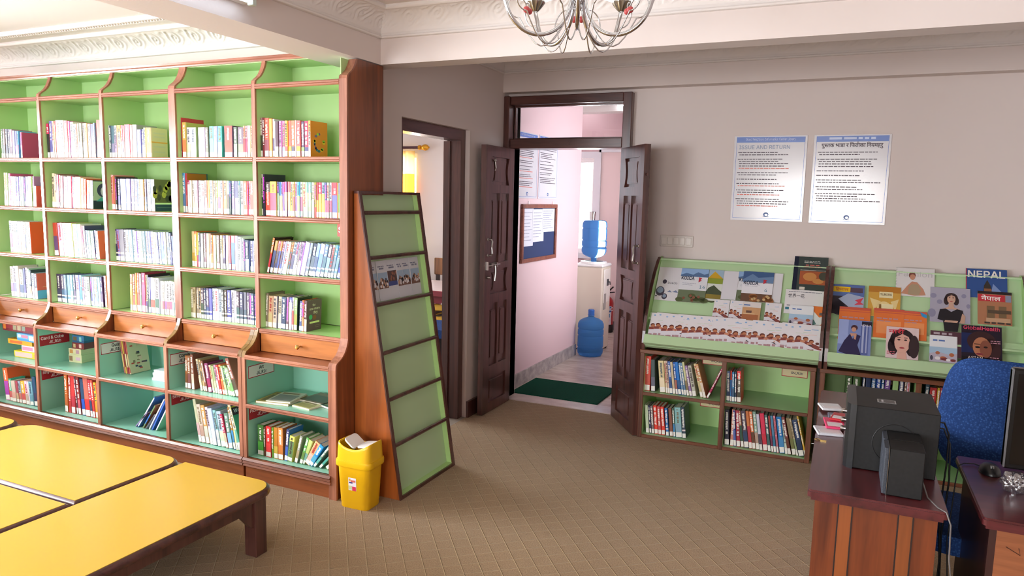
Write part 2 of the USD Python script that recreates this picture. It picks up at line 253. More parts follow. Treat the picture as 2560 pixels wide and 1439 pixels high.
# ------------------------------------------------------------------ room shell
YF, YB, XW = 5.19, 3.375, -2.43           # far wall, wall behind the bookcase, wall with the small doorway
struct('floor', [bx(-6.6, 2.7, -3.3, YB + .05, -.1, 0), bx(XW, 2.7, YB + .05, 5.17, -.1, 0)], CARPET)
struct('floor', bx(-3.4, -.8, 5.17, 8.7, -.1, 0), TILE)
struct('floor', bx(-5.7, XW, YB + .1, 7.0, -.1, -.001), noisy('vinyl_floor', '#8a7d70', '#a59a8c', 5.0, .4, .02))
struct('wall_far', [bx(XW - .1, -2.385, YF, YF + .13, 0, 2.75), bx(-1.50, 2.7, YF, YF + .13, 0, 2.75), bx(-2.385, -1.50, YF, YF + .13, 2.37, 2.75), bx(XW, 2.7, 5.085, YF, 2.40, 2.75)], WALL)
DY0, DY1, DZ = 3.70, 4.56, 2.07
struct('wall_left', [bx(XW - .16, XW, YB, DY0, 0, 2.75), bx(XW - .16, XW, DY1, 5.19, 0, 2.75), bx(XW - .16, XW, DY0, DY1, DZ, 2.75)], WALL)
struct('wall_bookcase', bx(-6.6, XW, YB, YB + .1, 0, 2.75), WALL)
def holed(axis, a0, a1, t0, t1, holes, z1=2.75):
    """A wall along x or y from a0 to a1, t0..t1 thick, with window openings (h0, h1, z0, z1)."""
    out, cur = [], a0
    for h0, h1, za, zb in sorted(holes):
        for q in ((cur, h0, 0, z1), (h0, h1, 0, za), (h0, h1, zb, z1)):
            out.append(bx(q[0], q[1], t0, t1, q[2], q[3]) if axis == 'x' else bx(t0, t1, q[0], q[1], q[2], q[3]))
        cur = h1
    out.append(bx(cur, a1, t0, t1, 0, z1) if axis == 'x' else bx(t0, t1, cur, a1, 0, z1))
    return out
struct('wall_side', holed('y', -3.3, YB + .1, -6.72, -6.6, [(-.45, 2.25, .7, 2.2)]), WALL)
struct('wall_rear', holed('x', -6.6, 2.7, -3.42, -3.3, [(-5.65, -2.95, .7, 2.2), (-1.4, .6, .7, 2.2)]), WALL)
struct('wall_right', bx(2.7, 2.8, -3.3, 5.3, 0, 2.75), WALL)
struct('ceiling', [bx(-6.7, 2.8, -3.4, 3.40, 2.58, 2.68), bx(XW - .1, 2.8, 3.40, 5.3, 2.70, 2.8)], CEIL)
struct('ceiling_beam', bx(-2.60, -2.33, -3.3, 3.34, 2.30, 2.60), WALL)
struct('ceiling_beam', bx(XW, 2.7, 3.34, 3.475, 2.30, 2.72), WALL)
def window(name, axis, h0, h1, z0, z1, t):
    w = T(name, None, None, (0, 0, 0), kind='structure'); fr = []
    q = lambda a0, a1, za, zb, d=.03: bx(a0, a1, t - d, t + d, za, zb) if axis == 'x' else bx(t - d, t + d, a0, a1, za, zb)
    n = max(1, round((h1 - h0) / .7)); fr += [q(h0, h1, z0, z0 + .05), q(h0, h1, z1 - .05, z1)]
    for i in range(n + 1):
        m = h0 + (h1 - h0) * i / n; fr.append(q(max(h0, m - .025), min(h1, m + .025), z0 + .05, z1 - .05))
    put(w, 'window_frame', fr, WHITE); put(w, 'pane', q(h0 + .02, h1 - .02, z0 + .05, z1 - .05, .003), GLASS)
window('window_1', 'y', -.45, 2.25, .7, 2.2, -6.63); window('window_2', 'x', -5.65, -2.95, .7, 2.2, -3.33); window('window_3', 'x', -1.4, .6, .7, 2.2, -3.33)

# plaster cornices with a carved scroll band
def cornice(axis, a0, a1, wall, out, z0, z1, depth, step=.009):
    """Runs along x or y from a0 to a1 against the plane `wall`, standing out in the direction `out` (+1 / -1)."""
    prof = [(0, z0), (.016, z0), (.020, z0 + .006), (.016, z0 + .013), (.010, z0 + .015), (.014, z0 + .021), (.010, z0 + .026)]
    N = 26; x0, zz0 = prof[-1]; x1, zz1 = depth - .012, z1 - .022
    cove = [(x0 + (x1 - x0) * (1 - math.cos(PI / 2 * i / N)), zz0 + (zz1 - zz0) * math.sin(PI / 2 * i / N)) for i in range(1, N + 1)]
    tail = [(depth - .006, z1 - .024), (depth + .004, z1 - .014), (depth, z1 - .004), (depth, z1)]
    P = np.array(prof + cove + tail); m = len(P); S = np.arange(a0, a1 + 1e-6, step); tt = np.zeros(m); tt[len(prof):len(prof) + N] = np.linspace(0, 1, N)
    d = np.gradient(P, axis=0); nrm = np.stack([d[:, 1], -d[:, 0]], 1); nrm /= np.linalg.norm(nrm, axis=1)[:, None]
    s, t = np.meshgrid(S, tt, indexing='ij'); win = np.clip(np.minimum(t - .06, .94 - t) * 9, 0, 1); L = .17
    ph = ((s / L) % 1) - .5; vv = t - .5 + .16 * np.sin(2 * PI * s / L); rad = np.hypot(ph * 1.5, vv * 1.25); ang = np.arctan2(vv, ph)
    rel = np.clip(np.sin(rad * 24 - ang * 2.0), 0, 1) * np.exp(-rad * 1.2) + .5 * np.clip(np.sin(2 * PI * s / .034 + t * 9), 0, 1) * np.clip(np.abs(vv) * 2 - .3, 0, 1)
    rel = rel * win * .0085
    o = P[None, :, 0] + rel * nrm[None, :, 0]; z = P[None, :, 1] + rel * nrm[None, :, 1]
    A = np.repeat(S[:, None], m, 1); Wc = wall + out * o
    V = np.stack([A, Wc, z] if axis == 'x' else [Wc, A, z], -1).reshape(-1, 3); i, j = np.meshgrid(np.arange(len(S) - 1), np.arange(m - 1), indexing='ij'); a = (i * m + j).ravel()
    F = np.stack([a, a + 1, a + m + 1, a + m], 1)
    if (axis == 'x') == (out > 0): F = F[:, ::-1]
    return trimesh.Trimesh(V, np.vstack([F[:, [0, 1, 2]], F[:, [0, 2, 3]]]), process=False)
struct('trim_1', cornice('x', -2.33, 2.7, 3.34, -1, 2.432, 2.58, .10), CEIL, smooth=True)
struct('trim_2', cornice('y', -.6, 3.34, -2.33, 1, 2.432, 2.58, .10), CEIL, smooth=True)
struct('trim_3', cornice('x', -6.6, -2.60, YB, -1, 2.455, 2.58, .20), CEIL, smooth=True)
struct('trim_4', cornice('x', XW, 2.7, 5.085, -1, 2.535, 2.70, .11), CEIL, smooth=True)
struct('trim_5', cornice('y', 3.475, 5.085, XW, 1, 2.535, 2.70, .11), CEIL, smooth=True)
bead = [bx(-6.6, -2.60, 2.965, 3.05, 2.568, 2.58), bx(-6.6, -2.60, 2.972, 2.984, 2.556, 2.57), bx(-6.6, -2.60, 3.03, 3.042, 2.56, 2.57)]
for i in range(170):
    b = ball((-6.55 + i * .0233, 3.008, 2.565), .0105, 1); bead.append(b)
struct('trim_6', bead, CEIL)
# skirtings: dark timber, seen by the small doorway and on the far wall
struct('baseboard_left', [bx(XW, XW + .018, 4.56, 5.14, 0, .12)], DARKWOOD)
struct('baseboard_far', [bx(-1.40, 2.7, YF - .018, YF, 0, .12)], DARKWOODX)

# small doorway with its recessed frame
d1 = T('door_frame', 'dark brown timber frame of the small doorway beside the tall display rack', 'door frame', (-2.5, 4.2, 0), kind='structure')
put(d1, 'jamb', [bx(-2.575, -2.465, 4.495, 4.56, 0, 2.07), bx(-2.595, -2.545, 4.48, 4.50, 0, 1.99)], DARKWOOD); put(d1, 'jamb', bx(-2.575, -2.465, 3.70, 3.765, 0, 2.07), DARKWOOD)
put(d1, 'door_head', bx(-2.575, -2.465, 3.765, 4.495, 1.995, 2.07), wood('#5a352f', '#3a211e', 'y', .28, 9, coat=.4))
# main doorway: jambs, head, transom bar and fanlight
d2 = T('door_frame', 'dark brown frame of the double doorway with a clear glass fanlight', 'door frame', (-1.94, 5.2, 0), kind='structure')
put(d2, 'jamb', rbx(-2.43, -2.385, 5.10, 5.32, 0, 2.375, .004), DARKWOOD); put(d2, 'jamb', rbx(-1.50, -1.435, 5.13, 5.32, 0, 2.375, .004), DARKWOOD)
put(d2, 'door_head', rbx(-2.385, -1.50, 5.13, 5.32, 2.312, 2.375, .004), DARKWOODX)
put(d2, 'transom_bar', [rbx(-2.385, -1.50, 5.13, 5.32, 1.985, 2.055, .004), bx(-1.98, -1.90, 5.123, 5.13, 2.005, 2.035)], DARKWOODX)
put(d2, 'fanlight_bead', [bx(-2.385, -1.50, 5.20, 5.235, 2.055, 2.068), bx(-2.385, -1.50, 5.20, 5.235, 2.30, 2.312), bx(-2.385, -2.372, 5.20, 5.235, 2.068, 2.30), bx(-1.513, -1.50, 5.20, 5.235, 2.068, 2.30)], DARKWOODX)
put(d2, 'fanlight_pane', bx(-2.372, -1.513, 5.216, 5.220, 2.068, 2.30), GLASS)
struct('threshold', bx(-2.385, -1.50, 5.15, 5.33, -.02, .006), noisy('threshold_stone', '#b9a8a0', '#d3c5bc', 6.0, .35, .02))

def door_leaf(name, label, loc, rotz, bolt):
    """Carved leaf .475 wide, 1.975 high: local x from the hinge, the seen face at y = 0, thickness towards +y."""
    t = T(name, label, 'door', loc, (0, 0, rotz), local=True, kind='structure'); w, h, th = .475, 1.97, .042
    recess = [(.095, .385, 1.70, 1.90), (.095, .225, 1.13, 1.64), (.255, .385, 1.13, 1.64), (.095, .385, .90, 1.08), (.095, .225, .36, .83), (.255, .385, .36, .83), (.095, .385, .08, .27)]
    body = trimesh.creation.box((w, th, h)); body.apply_translation((w / 2, th / 2, h / 2 + .008)); face = sbox(0, .008, w, h + .008)
    holes = []
    for i, (a, b, c, d) in enumerate(recess):
        if i in (0, 3):       # pinched oval opening
            pts = []
            for s in np.linspace(0, 1, 13): pts.append((a + .028 * math.sin(PI * s), c + (d - c) * s))
            for s in np.linspace(1, 0, 13): pts.append((b - .028 * math.sin(PI * s), c + (d - c) * s))
            holes.append(Polygon(pts))
        else: holes.append(sbox(a, c, b, d))
    fr = face
    for q in holes: fr = fr.difference(q)
    put(t, 'leaf_frame', [prism(fr, 'y', 0, .016), bx(0, w, .016, th, .008, h + .008)], DARKWOOD)
    for i, q in enumerate(holes):
        a, c, b, d = q.bounds; m = min(b - a, d - c)
        f = q.buffer(-.022) if i in (0, 3, 6) else sbox(a + .03 + .0001, c + .045, b - .03, d - .045).buffer(-.02).buffer(.02 if i else .01)
        if i in (1, 2, 4, 5): f = sbox(a + .036, c + .07, b - .036, d - .07).buffer(.018, quad_segs=4)
        ins = f.buffer(-.008); put(t, 'panel', [prism(f, 'y', .009, .016), prism(ins, 'y', .004, .0091)], DARKWOOD)
    X = (lambda x: w - x) if bolt else (lambda x: x)
    Tm, Rx = trimesh.transformations.translation_matrix, trimesh.transformations.rotation_matrix(PI / 2, (1, 0, 0))
    rose = lambda x, z: lathe([(0, .004), (.011, .004), (.013, 0), (.013, -.002)][::-1], n=14).apply_transform(Tm((x, 0, z)) @ Rx)
    hx = X(.43)
    put(t, 'handle', [tube([(hx, 0, 1.305), (hx, -.03, 1.305), (hx, -.036, 1.29), (hx, -.032, 1.25), (hx, -.036, 1.205), (hx, -.03, 1.19), (hx, 0, 1.19)], [.007, .006, .008, .006, .008, .006, .007]), rose(hx, 1.305), rose(hx, 1.19)], STEEL, 'polished metal pull handle')
    if bolt:
        bb = lambda a, b, *r: bx(min(X(a), X(b)), max(X(a), X(b)), *r)
        put(t, 'bolt', [tube([(X(.25), -.014, 1.115), (X(.46), -.014, 1.115)], .005), bb(.30, .312, -.02, 0, 1.10, 1.13), bb(.39, .402, -.02, 0, 1.10, 1.13), bb(.455, .463, -.022, 0, 1.085, 1.145), tube([(X(.36), -.014, 1.115), (X(.36), -.03, 1.112), (X(.362), -.034, 1.07), (X(.372), -.032, 1.0)], [.005, .006, .008, .009], 8), tube([(X(.44), -.002, 1.03), (X(.44), -.03, 1.03)], .009)], STEEL, 'steel slide bolt with hanging hasp')
        put(t, 'hook', [ball((X(.36), -.012, 1.875), .012, 2), tube([(X(.36), -.012, 1.87), (X(.36), -.02, 1.82), (X(.358), -.012, 1.80)], .005, 8)], STEEL)
    else:
        put(t, 'peg', tube([(.475, .02, 1.78), (.495, .02, 1.78)], .008), DARKWOOD)
    return t
door_leaf('door_1', 'left carved dark wooden door leaf with slide bolt, folded back to the wall', (-2.335, 4.637, 0), 90, True)
door_leaf('door_2', 'right carved dark wooden door leaf standing open beside the magazine racks', (-1.497, 5.118, 0), -55, False)
# ------------------------------------------------------------------ the long bookcase: two upper units on two lower cabinets
XD = [-5.37, -4.773, -4.177, -3.57, -2.953, -2.356]
BT, BKY = .011, 3.345                                  # half a board, the back panel
ZS = {'A': 2.183, 'B': 1.795, 'C': 1.476, 'D': 1.157, 'E': .847}
OG_UP = [(3.055, 2.185)] + [(3.055 + .085 * (1 - math.cos(a)), 2.195 + .13 * math.sin(a)) for a in np.linspace(0.12, PI / 2, 9)][1:] 
OG_UP = [(3.055, 2.185), (3.058, 2.20), (3.075, 2.215), (3.093, 2.228), (3.108, 2.245), (3.12, 2.265), (3.13, 2.287), (3.137, 2.31), (3.14, 2.335)]
OG_LOW = [(2.95, .70), (2.952, .722), (2.962, .735), (2.985, .747), (3.008, .762), (3.028, .783), (3.042, .808), (3.05, .83), (3.055, .85)]
def edging(path, x, half, r=.0085, back=.004):
    """A rounded hardwood lipping that follows the front edge `path` (y, z) of a board."""
    p = Polygon([(y - r, z) for y, z in path] + [(y + back, z) for y, z in path[::-1]]); return prism(p, 'x', x - half, x + half)
def shelf_edge(x0, x1, y, z, h=.027, d=.010):
    q = [(y - d * .55, z - h), (y - d, z - h + .005), (y - d, z - h * .62), (y - d * .6, z - h * .55), (y - d, z - h * .45), (y - d, z - .005), (y - d * .55, z), (y + .004, z), (y + .004, z - h)]
    return prism(Polygon(q), 'x', x0, x1)
def upper(label, i0, i1, end):
    t = T('bookcase', label, 'bookcase', ((XD[i0] + XD[i1]) / 2, 3.2, .85))
    xs = XD[i0:i1 + 1]; off = {i0: BT + .002 if i0 == 3 else 0, i1: -BT - .002 if i1 == 3 else 0}
    put(t, 'back_panel', bx(xs[0], xs[-1], BKY, BKY + .014, .85, 2.335), GREEN)
    for k, x in enumerate(xs):
        i = i0 + k
        if end and i == i1: continue
        x += off.get(i, 0)
        prof = [(3.057, .85), (3.057, 2.185)] + [(y + .002, z) for y, z in OG_UP[1:-1]] + [(3.142, 2.32), (BKY, 2.32), (BKY, .85)]
        put(t, 'divider', prism(Polygon(prof), 'x', x - BT, x + BT), GREEN)
        put(t, 'divider_edging', edging([(3.055, .85)] + OG_UP, x, BT + .002), EDGEZ)
    for key, z in ZS.items():
        for k in range(len(xs) - 1):
            a = xs[k] + BT + max(0, off.get(i0 + k, 0)); b = xs[k + 1] - BT + min(0, off.get(i0 + k + 1, 0))
            if end and i0 + k + 1 == i1: b = -2.38
            s = put(t, 'shelf', bx(a, b, 3.058, BKY, z - .022, z), GREEN)
            put(s, 'shelf_edging', shelf_edge(a, b, 3.055, z + .001), EDGEX)
    tx1 = -2.605 if end else xs[-1]
    put(t, 'top_board', bx(xs[0], tx1, 3.145, BKY, 2.315, 2.333), GREEN)
    put(t, 'crown_rail', prism(Polygon([(3.128, 2.318), (3.124, 2.326), (3.128, 2.334), (3.122, 2.344), (3.146, 2.346), (3.146, 2.318)]), 'x', xs[0], tx1), EDGEX)
    if end:
        prof = [(2.95, 0), (2.95, .70)] + OG_LOW[1:] + [(3.055, 2.185)] + [(y, min(z, 2.296)) for y, z in OG_UP[1:]] + [(3.372, 2.296), (3.372, 0)]
        put(t, 'end_panel', prism(Polygon(prof), 'x', -2.376, -2.335), BROWN, 'broad brown wooden end panel')
        put(t, 'end_panel_lining', bx(-2.38, -2.376, 3.06, BKY, .86, 2.29), GREEN)
        put(t, 'end_panel_edging', [edging([(2.95, 0)] + OG_LOW, -2.3555, .0245), edging([(3.055, .85)] + [(y, min(z, 2.294)) for y, z in OG_UP], -2.3555, .0245)], EDGEZ)
        sg = put(t, 'label_plate', bx(-2.412, -2.381, 3.068, 3.070, 1.385, 1.465), plain('#c23434', .5), 'small red card hanging at the right end of the third shelf')
        m = meshkit.text_mesh('S', .03, .001, True); m.vertices = np.stack([m.vertices[:, 0] - 2.406, 3.0675 - m.vertices[:, 2], m.vertices[:, 1] + 1.405], 1); put(sg, 'lettering', m, WHITE)
    return t
upper('right two bays of the tall wood-edged green bookcase, with the brown end panel', 3, 5, True)
upper('left bays of the tall wood-edged green bookcase, running out of the picture', 0, 3, False)
SIGNS = {(4, 'G'): ('Art', 'JE_R1r', 0), (4, 'H'): ('Picture', 'JE_R2r', 1), (3, 'G'): ('Comic', 'JE_R1d', 0), (3, 'H'): ('Simple First W', 'JE_R2d', 1), (2, 'G'): ('Quiz', 'JE_R1c', 0), (1, 'G'): ('Card & Cube', 'JE_R1b', 1), (1, 'H'): ('Rhyme', 'JE_R2b', 1)}
REDCARD, REDTXT, GREYTXT = plain('#a8202c', .5), plain('#f2dcdc', .5), plain('#3c4046', .6)
def lower(label, i0, i1):
    t = T('low_cabinet', label, 'cabinet', ((XD[i0] + XD[i1]) / 2, 3.1, 0)); xs = list(XD[i0:i1 + 1])
    if i1 == 4: xs[-1] = -2.991
    if i0 == 4: xs[0] = -2.963
    if i1 == 5: xs[-1] = -2.376 + BT
    BK = 3.33
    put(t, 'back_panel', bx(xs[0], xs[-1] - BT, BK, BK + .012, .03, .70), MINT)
    put(t, 'plinth', [bx(xs[0] - BT, xs[-1] - BT * (i1 == 5), 2.955, 3.3, 0, .105), prism(Polygon([(2.942, .078), (2.934, .083), (2.938, .094), (2.930, .10), (2.934, .112), (2.927, .118), (2.936, .13), (2.96, .13), (2.96, .078)]), 'x', xs[0] - BT, xs[-1] + BT * (i1 != 5))], BROWNX)
    for k, x in enumerate(xs):
        i = i0 + k
        if not (i == 5):
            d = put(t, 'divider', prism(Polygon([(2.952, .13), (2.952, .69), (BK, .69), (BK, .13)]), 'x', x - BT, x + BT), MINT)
            put(t, 'divider_edging', edging([(2.95, .13), (2.95, .70)], x, BT + .001), EDGEZ)
            put(t, 'bracket', prism(Polygon(OG_LOW + [(3.06, .85), (3.06, .70)]), 'x', x - BT, x + BT), BROWN); put(t, 'bracket_edging', edging(OG_LOW, x, BT + .002, .006), wood('#8a6a3a', '#6a4a24', 'z', .3, 10))
            for row in 'GH':
                if (i, row) in SIGNS and k < len(xs) - 1:
                    a, b, red = SIGNS[(i, row)]; z1, z0 = (.645, .575) if row == 'G' else (.408, .338)
                    if (i, row) == (1, 'G'): z1, z0 = .636, .566
                    w = .20; X = x + BT
                    pl = put(t, 'label_plate', bx(X, X + .002, 2.965, 2.965 + w, z0, z1), REDCARD if red else plain('#dfe2dc', .4), ('red' if red else 'white') + ' shelf label reading %s %s' % (a, b))
                    if not red: put(pl, 'label_border', [bx(X + .002, X + .0026, 2.965, 2.965 + w, z0, z0 + .004), bx(X + .002, X + .0026, 2.965, 2.965 + w, z1 - .004, z1), bx(X + .002, X + .0026, 2.965, 2.969, z0, z1), bx(X + .002, X + .0026, 2.961 + w, 2.965 + w, z0, z1)], REDCARD)
                    for s, h, zz in ((a, .019, z0 + .040), (b, .017, z0 + .012)):
                        m = meshkit.text_mesh(s, h, .0006, True); ww = m.bounds[1][0] - m.bounds[0][0]; kx = min(1, (w - .014) / ww); off = (w - ww * kx) / 2 if s == b or red == 0 else .006
                        m.vertices = np.stack([X + .002 + m.vertices[:, 2], 2.965 + off + m.vertices[:, 0] * kx, zz + m.vertices[:, 1]], 1); put(pl, 'lettering', m, REDTXT if red else GREYTXT)
    for k in range(len(xs) - 1):
        a, b = xs[k] + BT, xs[k + 1] - BT
        for z, h in ((.437, .024), (.130, .02)):
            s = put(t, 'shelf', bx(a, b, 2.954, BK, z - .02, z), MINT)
            if z > .2: put(s, 'shelf_edging', shelf_edge(a, b, 2.95, z + .001, h), EDGEX)
        put(t, 'counter_top', bx(a, b, 2.954, 3.075, .695, .714), BROWNX); put(t, 'counter_edging', shelf_edge(a, b, 2.95, .715, .026), EDGEX)
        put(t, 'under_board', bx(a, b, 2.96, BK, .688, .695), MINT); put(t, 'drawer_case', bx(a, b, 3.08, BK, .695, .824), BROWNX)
        dr = put(t, 'drawer', rbx(a + .004, b - .004, 3.062, 3.08, .716, .822, .002), wood('#b06a34', '#7c441f', 'x', .3, 6, coat=.4), 'honey brown drawer front')
        m = lathe([(.0045, 0), (.0045, .012), (.012, .02), (.013, .026), (.009, .032), (0, .033)], n=18); m.apply_transform(trimesh.transformations.translation_matrix(((a + b) / 2, 3.062, .772)) @ trimesh.transformations.rotation_matrix(PI / 2, (1, 0, 0)))
        put(dr, 'knob', m, BRASS, 'round brass knob', smooth=40)
lower('rightmost low cabinet with one drawer under the tall bookcase', 4, 5)
lower('long low cabinet with drawers under the left part of the bookcase', 0, 4)

